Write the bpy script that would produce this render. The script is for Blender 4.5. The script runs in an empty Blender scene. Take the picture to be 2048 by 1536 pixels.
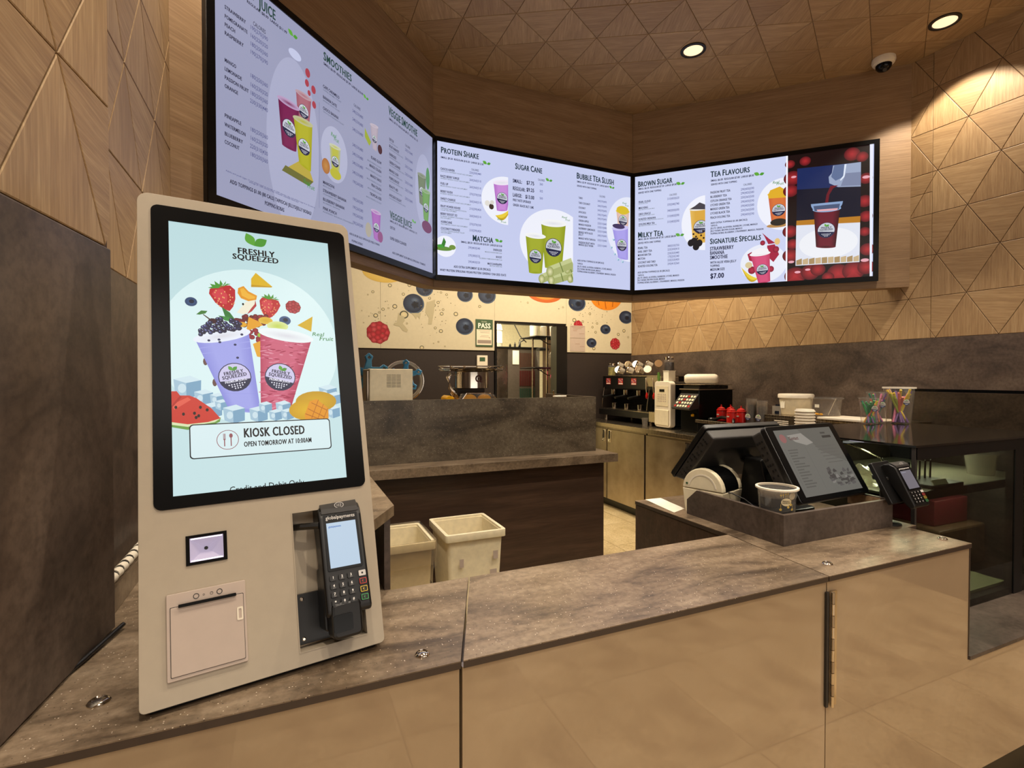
import bpy, bmesh, math, random
from mathutils import Vector, Matrix
random.seed(11)
C = bpy.context.scene.collection
R = math.radians
PI = math.pi
sc = bpy.context.scene

# ------------------------------------------------------------------ camera
# X runs along the counter, Y into the kitchen; the camera stands at the customers' side
cam_d = bpy.data.cameras.new('camera'); cam = bpy.data.objects.new('camera', cam_d); C.objects.link(cam)
cam_d.sensor_width = 36.0; cam_d.lens = 1030.0 / 2048.0 * 36.0; cam_d.clip_start = 0.02
cam.location = (0, 0, 1.4)
cam.rotation_euler = (R(90 - 0.89), 0, R(-23.5))
sc.camera = cam
# ------------------------------------------------------------------ view, world, lights
sc.view_settings.view_transform = 'Standard'; sc.view_settings.look = 'None'
sc.view_settings.gamma = 1.0; sc.view_settings.use_curve_mapping = False
sc.view_settings.exposure = 0.0
w = bpy.data.worlds.new('world'); sc.world = w; w.use_nodes = True
w.node_tree.nodes['Background'].inputs[0].default_value = (1.0, 0.84, 0.68, 1)
w.node_tree.nodes['Background'].inputs[1].default_value = 0.11
WARM = (1.0, 0.87, 0.70)

def spot(name, loc, power, size=70, blend=0.5, col=WARM, rad=0.05, aim=None):
    d = bpy.data.lights.new(name, 'SPOT'); d.energy = power; d.color = col
    d.spot_size = R(size); d.spot_blend = blend; d.shadow_soft_size = rad
    o = bpy.data.objects.new(name, d); C.objects.link(o); o.location = loc
    if aim is not None:
        o.rotation_euler = (Vector(aim) - Vector(loc)).to_track_quat('-Z', 'Y').to_euler()
    return o

def area(name, loc, power, sx, sy, col=WARM, rot=(0, 0, 0)):
    d = bpy.data.lights.new(name, 'AREA'); d.energy = power; d.color = col
    d.shape = 'RECTANGLE'; d.size = sx; d.size_y = sy
    o = bpy.data.objects.new(name, d); C.objects.link(o); o.location = loc; o.rotation_euler = rot
    return o

DOWN = [(2.40, 2.60), (3.57, 1.80), (1.075, 2.60), (-0.095, 1.80), (-0.095, 0.40), (1.075, 0.90), (2.40, 0.90), (3.57, 0.20), (1.075, -0.8), (2.40, -0.8), (-0.9, -1.6)]
for i, (x, y) in enumerate(DOWN):
    spot('downlight_beam', (x, y, 3.485), 98, 101, 0.22, rad=.04)
area('kitchen_ceiling_light', (1.2, 3.85, 3.3), 40, 1.4, 0.5, (1.0, 0.86, 0.66))
area('kitchen_ceiling_light', (2.75, 3.95, 3.3), 70, 0.9, 0.5, (1.0, 0.85, 0.62))
area('hall_light', (1.2, -2.2, 3.2), 44, 4.0, 2.0, (1.0, 0.92, 0.84))
area('ceiling_fill', (1.2, -3.2, 0.9), 46, 6.0, 1.2, (1.0, 0.93, 0.84), (R(122), 0, 0))  # added unseen fill aimed upward, stands in for floor bounce on the ceiling
area('store_room_light', (2.5, 5.8, 2.7), 110, 0.8, 0.8, (1.0, 0.88, 0.62))
area('display_case_strip', (2.3, 1.30, 1.135), 4.5, 0.8, 0.03, (1.0, 0.97, 0.78))
area('case_lower_fill', (2.45, 1.22, 0.945), 2.6, 0.7, 0.02, (1.0, 0.93, 0.75))  # added fill to brighten the lower case level; no strip is modelled here
# ------------------------------------------------------------------ materials
def s2l(h):
    h = h.lstrip('#'); v = [int(h[i:i+2], 16) / 255 for i in (0, 2, 4)]
    return tuple(c / 12.92 if c <= .04045 else ((c + .055) / 1.055) ** 2.4 for c in v) + (1.0,)
class NT:
    def __init__(s, name):
        s.m = bpy.data.materials.new(name); s.m.use_nodes = True; s.t = s.m.node_tree; s.n = s.t.nodes
        s.b = s.n['Principled BSDF']; s.out = s.n['Material Output']
    def node(s, typ, **kw):
        n = s.n.new(typ)
        for k, v in kw.items():
            if k in n.inputs: n.inputs[k].default_value = v
            else: setattr(n, k, v)
        return n
    def ln(s, a, b): s.t.links.new(a, b)
    def setb(s, **kw):
        for k, v in kw.items(): s.b.inputs[k.replace('_', ' ')].default_value = v
    def coord(s, scale=(1, 1, 1), rnd=False, rot=(0, 0, 0)):
        tc = s.node('ShaderNodeTexCoord'); mp = s.node('ShaderNodeMapping')
        mp.inputs['Scale'].default_value = scale; mp.inputs['Rotation'].default_value = rot
        if rnd:
            oi = s.node('ShaderNodeObjectInfo'); m = s.node('ShaderNodeVectorMath', operation='SCALE')
            cx = s.node('ShaderNodeCombineXYZ'); s.ln(oi.outputs['Random'], cx.inputs[0]); s.ln(oi.outputs['Random'], cx.inputs[1]); s.ln(oi.outputs['Random'], cx.inputs[2])
            s.ln(cx.outputs[0], m.inputs[0]); m.inputs['Scale'].default_value = 37.0
            a = s.node('ShaderNodeVectorMath', operation='ADD'); s.ln(tc.outputs['Object'], a.inputs[0]); s.ln(m.outputs[0], a.inputs[1])
            s.ln(a.outputs[0], mp.inputs['Vector'])
        else: s.ln(tc.outputs['Object'], mp.inputs['Vector'])
        return mp.outputs[0]
    def noise(s, vec, scale, detail=4, rough=.55, dist=0):
        n = s.node('ShaderNodeTexNoise'); n.inputs['Scale'].default_value = scale; n.inputs['Detail'].default_value = detail
        n.inputs['Roughness'].default_value = rough; n.inputs['Distortion'].default_value = dist; s.ln(vec, n.inputs['Vector']); return n.outputs['Fac']
    def ramp(s, fac, stops):
        r = s.node('ShaderNodeValToRGB'); e = r.color_ramp.elements
        while len(e) < len(stops): e.new(.5)
        for i, (p, c) in enumerate(stops):
            e[i].position = p; e[i].color = s2l(c) if isinstance(c, str) else (c, c, c, 1)
        s.ln(fac, r.inputs[0]); return r.outputs[0]
    def mix(s, fac, a, b, typ='MIX'):
        m = s.node('ShaderNodeMix', data_type='RGBA', blend_type=typ)
        if isinstance(fac, float): m.inputs[0].default_value = fac
        else: s.ln(fac, m.inputs[0])
        for v, i in ((a, 6), (b, 7)):
            if isinstance(v, str): m.inputs[i].default_value = s2l(v)
            else: s.ln(v, m.inputs[i])
        return m.outputs[2]
    def base(s, c): s.ln(c, s.b.inputs['Base Color'])
    def bump(s, h, strength=.2, dist=.002):
        b = s.node('ShaderNodeBump'); b.inputs['Strength'].default_value = strength; b.inputs['Distance'].default_value = dist
        s.ln(h, b.inputs['Height']); s.ln(b.outputs[0], s.b.inputs['Normal'])
def plain(name, col, rough=.5, metal=0, spec=.5, noise=.06, emit=None, es=1, coat=0):
    t = NT(name); t.setb(Roughness=rough, Metallic=metal); t.b.inputs['Specular IOR Level'].default_value = spec
    if noise:
        c = s2l(col); v = t.coord(); n = t.noise(v, 35, 3)
        r = t.node('ShaderNodeValToRGB'); r.color_ramp.elements[0].position = .35; r.color_ramp.elements[1].position = .65
        r.color_ramp.elements[0].color = tuple(x * (1 - noise) for x in c[:3]) + (1,); r.color_ramp.elements[1].color = tuple(min(1, x * (1 + noise)) for x in c[:3]) + (1,)
        t.ln(n, r.inputs[0]); t.base(r.outputs[0])
    else: t.b.inputs['Base Color'].default_value = s2l(col)
    if coat: t.b.inputs['Coat Weight'].default_value = coat; t.b.inputs['Coat Roughness'].default_value = .08
    if emit: t.b.inputs['Emission Color'].default_value = s2l(emit); t.b.inputs['Emission Strength'].default_value = es
    return t.m
def wood(name, dark, mid, light, rnd=True, rough=.5, sx=1.0):
    t = NT(name); v = t.coord((2.2 * sx, 26 * sx, 26 * sx), rnd); n1 = t.noise(v, 1.6, 6, .62, .6)
    v2 = t.coord((9 * sx, 170 * sx, 170 * sx), rnd); n2 = t.noise(v2, 1.4, 3, .6)
    v3 = t.coord((3.5 * sx, 12 * sx, 12 * sx), rnd); n3 = t.noise(v3, 1.0, 2, .5, 1.2)
    wv = t.node('ShaderNodeTexWave'); wv.inputs['Scale'].default_value = 2.2; wv.inputs['Distortion'].default_value = 5.5; wv.inputs['Detail'].default_value = 2.5
    wv.inputs['Detail Scale'].default_value = .7; wv.bands_direction = 'Y'; t.ln(t.coord((1.3 * sx, 9 * sx, 9 * sx), rnd), wv.inputs['Vector'])
    c = t.ramp(n1, [(.3, dark), (.52, mid), (.74, light)])
    c2 = t.ramp(n2, [(.35, '#b9b0a6'), (.62, '#ffffff')]); c = t.mix(.55, c, c2, 'MULTIPLY')
    c3 = t.ramp(wv.outputs['Fac'], [(.0, light), (.13, mid), (.6, mid)]); c = t.mix(.30, c, c3, 'MIX')
    oi = t.node('ShaderNodeObjectInfo'); tone = t.ramp(oi.outputs['Random'], [(0., '#e9e4df'), (1., '#ffffff')])
    if rnd: c = t.mix(1.0, c, tone, 'MULTIPLY')
    t.base(c); t.setb(Roughness=rough); t.bump(n2, .12, .001); return t.m
def stone(name, dark, mid, light, rough=.35, specks=1, sc_=1.0, streak=(1, 1, 1)):
    t = NT(name); v = t.coord(streak); n1 = t.noise(v, 4.2 * sc_, 7, .66, .8)
    v1 = t.coord((1, 1, 1)); n2 = t.noise(v1, 60, 4, .6)
    c = t.ramp(n1, [(.36, dark), (.52, mid), (.70, light)])
    c = t.mix(.5, c, t.ramp(n2, [(.32, '#8f8880'), (.6, '#ffffff')]), 'MULTIPLY')
    if specks:
        vo = t.node('ShaderNodeTexVoronoi'); vo.inputs['Scale'].default_value = 210; t.ln(v1, vo.inputs['Vector'])
        m = t.ramp(vo.outputs['Distance'], [(.0, 1.0), (.16, 1.0), (.24, 0.0)])
        oc = t.node('ShaderNodeSeparateColor'); t.ln(vo.outputs['Color'], oc.inputs[0])
        pick = t.ramp(oc.outputs[0], [(.88, 0.0), (.90, 1.0)]); mm = t.node('ShaderNodeMath', operation='MULTIPLY'); t.ln(m, mm.inputs[0]); t.ln(pick, mm.inputs[1])
        c = t.mix(mm.outputs[0], c, '#d9cbb8')
        pick2 = t.ramp(oc.outputs[1], [(.88, 0.0), (.90, 1.0)]); m2 = t.node('ShaderNodeMath', operation='MULTIPLY'); t.ln(m, m2.inputs[0]); t.ln(pick2, m2.inputs[1])
        c = t.mix(m2.outputs[0], c, '#241a14')
    t.base(c); t.setb(Roughness=rough); t.bump(n2, .05, .001); return t.m
def clearmat(name, tint='#ffffff', gloss=.12, diff=.08, dcol='#ffffff', rough=.05):
    m = bpy.data.materials.new(name); m.use_nodes = True; n = m.node_tree.nodes; n.clear(); L = m.node_tree.links
    out = n.new('ShaderNodeOutputMaterial'); tr = n.new('ShaderNodeBsdfTransparent'); tr.inputs[0].default_value = s2l(tint)
    gl = n.new('ShaderNodeBsdfGlossy'); gl.inputs['Roughness'].default_value = rough
    df = n.new('ShaderNodeBsdfDiffuse'); df.inputs[0].default_value = s2l(dcol)
    fr = n.new('ShaderNodeLayerWeight'); fr.inputs[0].default_value = .5; pw = n.new('ShaderNodeMath'); pw.operation = 'POWER'; pw.inputs[1].default_value = 3.5; L.new(fr.outputs['Facing'], pw.inputs[0])
    ma = n.new('ShaderNodeMath'); ma.operation = 'MULTIPLY_ADD'; ma.inputs[1].default_value = .75; ma.inputs[2].default_value = gloss; L.new(pw.outputs[0], ma.inputs[0])
    m1 = n.new('ShaderNodeMixShader'); m1.inputs[0].default_value = diff; L.new(tr.outputs[0], m1.inputs[1]); L.new(df.outputs[0], m1.inputs[2])
    m2 = n.new('ShaderNodeMixShader'); L.new(ma.outputs[0], m2.inputs[0]); L.new(m1.outputs[0], m2.inputs[1]); L.new(gl.outputs[0], m2.inputs[2])
    L.new(m2.outputs[0], out.inputs[0]); return m
def artmat(name, emit, strength=1.0, rough=.5):
    t = NT(name); a = t.node('ShaderNodeVertexColor'); a.layer_name = 'Col'
    if emit:
        t.b.inputs['Base Color'].default_value = (.01, .01, .01, 1); t.setb(Roughness=.25)
        t.ln(a.outputs[0], t.b.inputs['Emission Color']); t.b.inputs['Emission Strength'].default_value = strength
    else: t.base(a.outputs[0]); t.setb(Roughness=rough)
    return t.m
def steel(name, col='#a89c8c', rough=.28, sx=(1, 90, 1)):
    t = NT(name); n = t.noise(t.coord(sx), 6, 3, .6)
    t.base(t.ramp(n, [(.2, col), (.8, '#c4b8a6')])); t.setb(Metallic=1.0); t.ln(t.ramp(n, [(.2, rough * .8), (.8, rough * 1.3)]), t.b.inputs['Roughness']); return t.m

M = {}
M['oak'] = wood('oak_panel', '#967752', '#ae8f66', '#c6aa80')
M['oakf'] = wood('oak_fascia', '#86694c', '#987b5b', '#aa8d6c', rnd=False, sx=.55)
M['walnut'] = wood('dark_veneer', '#35271f', '#48362b', '#5c4739', rnd=False, rough=.4, sx=.5)
M['lam'] = stone('dark_laminate', '#42362e', '#5a4b40', '#6a5a4d', .45, 0, .8, (1, 1, 1.6))
M['lamd'] = plain('black_brown_wall', '#2e2521', .55)
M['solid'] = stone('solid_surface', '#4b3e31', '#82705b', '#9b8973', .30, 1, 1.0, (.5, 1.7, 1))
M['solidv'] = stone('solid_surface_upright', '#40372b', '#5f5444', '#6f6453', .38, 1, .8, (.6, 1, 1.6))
M['solidd'] = stone('solid_surface_dark', '#40362f', '#544840', '#61544a', .42, 0, 1.2)
M['edge'] = plain('counter_edge', '#3c3028', .35)
def fascia_mat():
    t = NT('beige_gloss_laminate'); v = t.coord(); n = t.noise(v, 1.6, 6, .6, 1.5)
    c = t.ramp(n, [(.35, '#9c866a'), (.5, '#a38d70'), (.7, '#aa9478')])
    t.base(c)
    t.setb(Roughness=.03, IOR=1.95); t.b.inputs['Specular IOR Level'].default_value = .5; return t.m
M['fascia'] = fascia_mat()
M['steel'] = steel('brushed_steel', '#a09280', .36, (40, 1, 1))
M['steelh'] = steel('steel_top', '#a39683', .25)
M['chrome'] = plain('chrome', '#d8d0c4', .12, 1, noise=0)
M['black'] = plain('black_plastic', '#0d0c0c', .36)
M['blackg'] = plain('black_gloss', '#08090a', .22, spec=.25, noise=0)
M['dgrey'] = plain('dark_grey_plastic', '#2b2826', .45)
M['kiosk'] = plain('kiosk_shell', '#ada08c', .42, noise=.02)
M['kdoor'] = plain('printer_shell', '#bbaa9d', .4, noise=.02)
M['white'] = plain('warm_white_plastic', '#e6dcc8', .45, noise=.03)
M['cream'] = plain('cream_plastic', '#e3d7b8', .5, noise=.04)
M['bin'] = plain('beige_bin_plastic', '#eee2c0', .5, noise=.05)
M['paper'] = plain('paper', '#f1ead6', .7, noise=.03)
M['red'] = plain('red_plastic', '#b0140f', .3, noise=.04)
M['yellow'] = plain('yellow_plastic', '#f0b018', .3, noise=.04)
M['blue'] = plain('blue_plastic', '#2f7cab', .35, noise=.05)
M['pink'] = plain('pink_plastic', '#e2487a', .4, noise=.03)
M['green'] = plain('green_sign', '#3c5a3c', .5)
M['mural'] = plain('mural_board', '#d0c7ab', .35, noise=.02)
M['wallw'] = plain('cream_wall', '#e4dbb8', .7)
M['marble'] = stone('marble_tile', '#8f7350', '#c4a87c', '#d4ba90', .2, 0, .5)
M['tile'] = stone('floor_tile', '#b09a70', '#c4ae84', '#d2be96', .3, 0, .8)
M['grout'] = plain('grout', '#7a6646', .8)
M['lampon'] = plain('lamp_lens', '#fff0d8', .5, emit='#ffdcae', es=1.15, noise=0)
M['lampt'] = plain('lamp_trim', '#120d0a', .5)
M['ledw'] = plain('white_led', '#ffffff', .5, emit='#d8d0e6', es=1.0, noise=0)
M['clear'] = clearmat('clear_plastic', '#f8f4ee', .03, .05)
M['clearm'] = clearmat('frosted_plastic', '#e8e2d8', .05, .30, '#e8e0d0', .2)
M['film'] = clearmat('clear_film', '#f2ece0', .14, .10, '#f4ead4', .16)
M['glass'] = clearmat('case_glass', '#b4b8ac', .02, .02, '#222222', .02); M['glassl'] = clearmat('pale_glass', '#dcdcd4', .01, .01, '#222222', .02)
M['ctop'] = plain('black_glass_top', '#161412', .10, coat=.6, noise=0)
M['bean'] = stone('coffee', '#140a06', '#241209', '#3a2012', .6, 0, 18)
M['leafy'] = stone('yellow_green_tea', '#6f6a2a', '#8f8a3c', '#b0a95a', .5, 0, 12)
M['fruit'] = plain('fruit', '#c8741a', .5)
M['cable'] = plain('cable_black', '#0d0c0b', .4)
# ------------------------------------------------------------------ mesh helpers
class MB:
    def __init__(s): s.v = []; s.f = []; s.c = None
    def add(s, vs, fs):
        o = len(s.v); s.v += [tuple(p) for p in vs]; s.f += [tuple(i + o for i in f) for f in fs]; return s
    def box(s, x0, x1, y0, y1, z0, z1):
        return s.add([(x0,y0,z0),(x1,y0,z0),(x1,y1,z0),(x0,y1,z0),(x0,y0,z1),(x1,y0,z1),(x1,y1,z1),(x0,y1,z1)],
                     [(0,3,2,1),(4,5,6,7),(0,1,5,4),(1,2,6,5),(2,3,7,6),(3,0,4,7)])
    def prism(s, poly, z0, z1, axis='z'):
        a = sum(poly[i][0]*poly[(i+1)%len(poly)][1]-poly[(i+1)%len(poly)][0]*poly[i][1] for i in range(len(poly)))
        if (a < 0) != (axis == 'y'): poly = poly[::-1]
        n = len(poly)
        P = {'z': lambda p, h: (p[0], p[1], h), 'y': lambda p, h: (p[0], h, p[1]), 'x': lambda p, h: (h, p[0], p[1])}[axis]
        return s.add([P(p, z0) for p in poly] + [P(p, z1) for p in poly],
                     [tuple(range(n))[::-1], tuple(range(n, 2*n))] + [(i, (i+1)%n, n+(i+1)%n, n+i) for i in range(n)])
    def tube(s, pts, r, n=10, cap=True, rs=None):
        pts = [Vector(p) for p in pts]; up = None; rings = []
        for i, p in enumerate(pts):
            d = (pts[min(i+1, len(pts)-1)] - pts[max(i-1, 0)]).normalized()
            if up is None: up = d.orthogonal().normalized()
            up = (up - d * up.dot(d)).normalized(); sd = d.cross(up); rr = rs[i] if rs else r
            rings.append([p + (up*math.cos(2*PI*k/n) + sd*math.sin(2*PI*k/n))*rr for k in range(n)])
        m = len(rings)
        fs = [(i*n+k, i*n+(k+1)%n, (i+1)*n+(k+1)%n, (i+1)*n+k) for i in range(m-1) for k in range(n)]
        if cap: fs += [tuple(range(n))[::-1], tuple((m-1)*n+k for k in range(n))]
        return s.add([v for r_ in rings for v in r_], fs)
    def lathe(s, prof, n=24, o=(0, 0, 0), sy=1.0, close=False):
        m = len(prof)
        vs = [(o[0]+r*math.cos(2*PI*k/n), o[1]+r*sy*math.sin(2*PI*k/n), o[2]+z) for r, z in prof for k in range(n)]
        fs = [(i*n+k, i*n+(k+1)%n, (i+1)*n+(k+1)%n, (i+1)*n+k) for i in range(m-1) for k in range(n)]
        if prof[0][0] > 1e-5 and not close: fs.append(tuple(range(n))[::-1])
        if prof[-1][0] > 1e-5 and not close: fs.append(tuple((m-1)*n+k for k in range(n)))
        if close: fs += [((m-1)*n+k, (m-1)*n+(k+1)%n, (k+1)%n, k) for k in range(n)]
        return s.add(vs, fs)
    def mesh(s, name, smooth=0):
        me = bpy.data.meshes.new(name); me.from_pydata(s.v, [], s.f); me.validate(); me.update()
        if smooth:
            bm = bmesh.new(); bm.from_mesh(me); bmesh.ops.remove_doubles(bm, verts=bm.verts, dist=1e-6)
            for f in bm.faces: f.smooth = True
            for e in bm.edges:
                if len(e.link_faces) == 2 and e.calc_face_angle(0) > R(smooth): e.smooth = False
            bm.to_mesh(me); bm.free()
        return me
def B(*a): return MB().box(*a)
def obj(name, mb, mat, parent=None, bev=0, smooth=0, loc=None, rot=None, mtx=None, seg=2):
    me = mb if isinstance(mb, bpy.types.Mesh) else mb.mesh(name, smooth)
    if mat is not None and not me.materials: me.materials.append(M[mat] if isinstance(mat, str) else mat)
    o = bpy.data.objects.new(name, me); C.objects.link(o)
    if parent: o.parent = parent
    if mtx is not None: o.matrix_local = mtx
    if loc: o.location = loc
    if rot: o.rotation_euler = rot
    if bev:
        b = o.modifiers.new('bevel', 'BEVEL'); b.width = bev; b.segments = seg; b.limit_method = 'ANGLE'; b.angle_limit = R(40)
    return o
def tag(o, label, cat, group=None, kind=None):
    o['label'] = label; o['category'] = cat
    if group: o['group'] = group
    if kind: o['kind'] = kind
    return o
def thing(name, label, cat, loc=(0, 0, 0), rz=0, group=None, mtx=None):
    o = bpy.data.objects.new(name, None); C.objects.link(o); o.empty_display_size = .05
    if mtx is not None: o.matrix_world = mtx
    else: o.location = loc; o.rotation_euler = (0, 0, rz)
    return tag(o, label, cat, group)
def struct(name, mb, mat, **k):
    o = obj(name, mb, mat, **k); o['kind'] = 'structure'; return o
def dup(root, loc=None, rz=None, label=None, mats=None):
    r = root.copy(); C.objects.link(r)
    if loc: r.location = loc
    if rz is not None: r.rotation_euler = (0, 0, rz)
    if label: r['label'] = label
    def rec(a, b):
        for ch in list(a.children):
            c = ch.copy(); C.objects.link(c); c.parent = b; c.matrix_parent_inverse = ch.matrix_parent_inverse.copy(); rec(ch, c)
    rec(root, r); return r
def arc(cx, cy, r, a0, a1, n=8): return [(cx+r*math.cos(R(a0+(a1-a0)*i/n)), cy+r*math.sin(R(a0+(a1-a0)*i/n))) for i in range(n+1)]
def rrect(x0, y0, x1, y1, r, n=5):
    return arc(x1-r, y0+r, r, -90, 0, n) + arc(x1-r, y1-r, r, 0, 90, n) + arc(x0+r, y1-r, r, 90, 180, n) + arc(x0+r, y0+r, r, 180, 270, n)
def plate(outer, holes, z0, z1, mat, name, parent=None, bev=0, **k):
    cu = bpy.data.curves.new('tmp', 'CURVE'); cu.dimensions = '2D'; cu.fill_mode = 'BOTH'; cu.extrude = (z1 - z0) / 2
    for lp in [outer] + holes:
        sp = cu.splines.new('POLY'); sp.points.add(len(lp) - 1); sp.use_cyclic_u = True
        for i, p in enumerate(lp): sp.points[i].co = (p[0], p[1], 0, 1)
    o = bpy.data.objects.new('tmp', cu); C.objects.link(o); bpy.context.view_layer.update()
    me = bpy.data.meshes.new_from_object(o.evaluated_get(bpy.context.evaluated_depsgraph_get()))
    bpy.data.objects.remove(o)
    for v in me.vertices: v.co.z += (z0 + z1) / 2
    bm = bmesh.new(); bm.from_mesh(me); bmesh.ops.remove_doubles(bm, verts=bm.verts, dist=1e-5); bmesh.ops.recalc_face_normals(bm, faces=bm.faces); bm.to_mesh(me); bm.free()
    me.materials.clear()
    return obj(name, me, mat, parent, bev=bev, **k)
# ------------------------------------------------------------------ glyphs and flat artwork
GL = {}
def glyph(ch, bold):
    key = (ch, bold)
    if key in GL: return GL[key]
    def ev(body):
        cu = bpy.data.curves.new('g', 'FONT'); cu.body = body; cu.size = 1; cu.resolution_u = 2; cu.offset = .014 if bold else 0.006
        o = bpy.data.objects.new('g', cu); C.objects.link(o); bpy.context.view_layer.update()
        me = bpy.data.meshes.new_from_object(o.evaluated_get(bpy.context.evaluated_depsgraph_get())); bpy.data.objects.remove(o); bpy.data.curves.remove(cu)
        vs = [(v.co.x, v.co.y) for v in me.vertices]; me.calc_loop_triangles(); ts = [tuple(t.vertices) for t in me.loop_triangles]; bpy.data.meshes.remove(me); return vs, ts
    if ch == ' ': GL[key] = ([], [], .28); return GL[key]
    vs, ts = ev(ch); w2 = max(x for x, y in ev('I' + ch + 'I')[0]); w1 = max(x for x, y in ev('II')[0])
    if bold:
        n = len(vs); vs = [(x + d, y) for d in (-.026, 0, .026) for x, y in vs]; ts = [tuple(j + k*n for j in t) for k in range(3) for t in ts]
    GL[key] = (vs, ts, w2 - w1 + (.04 if bold else 0)); return GL[key]
CAP = .682
def text_tris(s, bold=0, hand=0, shear=0):
    x = 0; out = []
    for i, ch in enumerate(s):
        k = 1.0
        if hand: k = 1.0 if (i == 0 or s[i-1] == ' ') else .88
        vs, ts, adv = glyph(ch, bold); yo = 0
        if hand: yo = random.uniform(-.02, .02)
        for q, t in enumerate(ts): out.append(([(x + vs[j][0]*k + vs[j][1]*shear, vs[j][1]*k/CAP + yo) for j in t], (q*3//len(ts)) if bold else 0))
        x += adv * k
    return out, x
class Art:
    def __init__(s, rect, step=.00004, pal=None): s.v = []; s.f = []; s.c = []; s.rect = rect; s.z = step; s.st = step; s.pal = pal or {}
    def col(s, c): return s2l(s.pal.get(c, c)) if isinstance(c, str) else c
    def tri(s, pts, cols):
        P = [(p[0], p[1], c) for p, c in zip(pts, cols)]
        if s.rect:
            x0, y0, x1, y1 = s.rect
            if not all(x0 <= p[0] <= x1 and y0 <= p[1] <= y1 for p in P):
                for ax, lim, sg in ((0, x0, 1), (0, x1, -1), (1, y0, 1), (1, y1, -1)):
                    Q = []
                    for i in range(len(P)):
                        a, b = P[i-1], P[i]; da = (a[ax]-lim)*sg; db = (b[ax]-lim)*sg
                        if (da >= 0) != (db >= 0):
                            t = da/(da-db); Q.append((a[0]+(b[0]-a[0])*t, a[1]+(b[1]-a[1])*t, a[2]))
                        if db >= 0: Q.append(b)
                    P = Q
                    if len(P) < 3: return
        a = sum(P[i-1][0]*P[i][1]-P[i][0]*P[i-1][1] for i in range(len(P)))
        if a < 0: P = P[::-1]
        o = len(s.v); s.v += [(p[0], p[1], s.z) for p in P]; s.f.append(tuple(range(o, o+len(P)))); s.c += [p[2] for p in P]
    def poly(s, pts, c):
        from mathutils.geometry import tessellate_polygon
        c = s.col(c); s.z += s.st
        for t in tessellate_polygon([[Vector((p[0], p[1], 0)) for p in pts]]):
            s.tri([pts[i] for i in t], [c]*3)
    def ell(s, cx, cy, rx, ry, c, c2=None, n=22, rot=0):
        c = s.col(c); c2 = s.col(c2) if c2 else c; s.z += s.st; ca, sa = math.cos(rot), math.sin(rot)
        if max(rx, ry) < .008: n = 10
        if max(rx, ry) > .05: n = 60
        P = [(cx+rx*math.cos(2*PI*k/n)*ca-ry*math.sin(2*PI*k/n)*sa, cy+rx*math.cos(2*PI*k/n)*sa+ry*math.sin(2*PI*k/n)*ca) for k in range(n)]
        for k in range(n): s.tri([(cx, cy), P[k], P[(k+1)%n]], [c, c2, c2])
    def text(s, u, v, w, h, st, c, mode=0, rot=0):
        tr, W = text_tris(st, 1 if mode in (1, 2) else 0, mode == 2, .2 if mode == 3 else 0); c = s.col(c); s.z += s.st; ca, sa = math.cos(rot), math.sin(rot)
        z0 = s.z
        for t, lay in tr:
            s.z = z0 + lay*s.st; q = [(x/W*w, y*h) for x, y in t]
            s.tri([(u+x*ca-y*sa, v+x*sa+y*ca) for x, y in q], [c]*3)
        s.z = z0 + 2*s.st
    def leaf(s, x, y, r, up=0, rot=0):
        def half(sg, c):
            a0 = R(118) if sg < 0 else R(35)
            if not up: a0 = R(150) if sg < 0 else R(20)
            L = r*(1 if up else 1.35 if sg < 0 else 1.1); p = []
            for i in range(9):
                t = i/8; p.append((t*L, math.sin(PI*t)*L*.32))
            for i in range(9):
                t = 1-i/8; p.append((t*L, -math.sin(PI*t)*L*.30))
            s.poly([(x+a*math.cos(a0+rot)-b*math.sin(a0+rot), y-r*.3+a*math.sin(a0+rot)+b*math.cos(a0+rot)) for a, b in p], c)
        half(-1, '#5fa83a'); half(1, '#4f9a34')
    def logo(s, x, y, r, rot=0, txt=1, disc='#c9c6ea'):
        ca, sa = math.cos(rot), math.sin(rot); T = lambda a, b: (x+(a*ca-b*sa)*r, y+(a*sa+b*ca)*r)
        s.ell(x, y, r*1.06, r*1.06, '#1b2144'); s.ell(x, y, r, r, disc)
        s.poly([T(math.cos(R(a)), math.sin(R(a))) for a in range(188, 353, 11)], '#1b2144')
        lx, ly = T(0, .62); s.leaf(lx, ly, r*.42, up=1, rot=rot)
        if txt:
            for b, st, ww, hh in ((.24, 'FRESHLY', 1.28, .24), (-.04, 'SQUEEZED', 1.62, .24)):
                p = T(-ww/2, b); s.text(p[0], p[1], ww*r, hh*r, st, '#15193a', 1, rot)
            if txt > 1:
                p = T(-.72, -.36); s.text(p[0], p[1], 1.44*r, .17*r, 'PREMIUM JUICE', '#e8e8f6', 1, rot)
            for j in range(3):
                for i in range(7 - j*2):
                    p = T((i-(6-j*2)/2)*.17, -.52-j*.15); s.ell(p[0], p[1], r*.05, r*.05, '#e8e8f6')
    def cup(s, pts, c, c2, rim, logo=1, oz=0, grain=0):
        tl, tr, bl, br = [Vector(p) for p in pts]; s.z += s.st; a, b = s.col(c), s.col(c2)
        for t0, t1, e0, e1 in ((0, .25, a, b), (.25, .75, b, b), (.75, 1, b, a)):
            P = [tl.lerp(tr, t0), tl.lerp(tr, t1), bl.lerp(br, t1), bl.lerp(br, t0)]
            s.tri([P[0], P[1], P[2]], [e0, e1, e1]); s.tri([P[0], P[2], P[3]], [e0, e1, e0])
        w = (tr-tl).length; rot = math.atan2((tr-tl).y, (tr-tl).x); m = (tl+tr)/2; bm_ = (bl+br)/2; wb = (br-bl).length
        s.ell(bm_.x, bm_.y, wb/2, wb*.08, c, c2, rot=math.atan2((br-bl).y, (br-bl).x))
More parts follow.
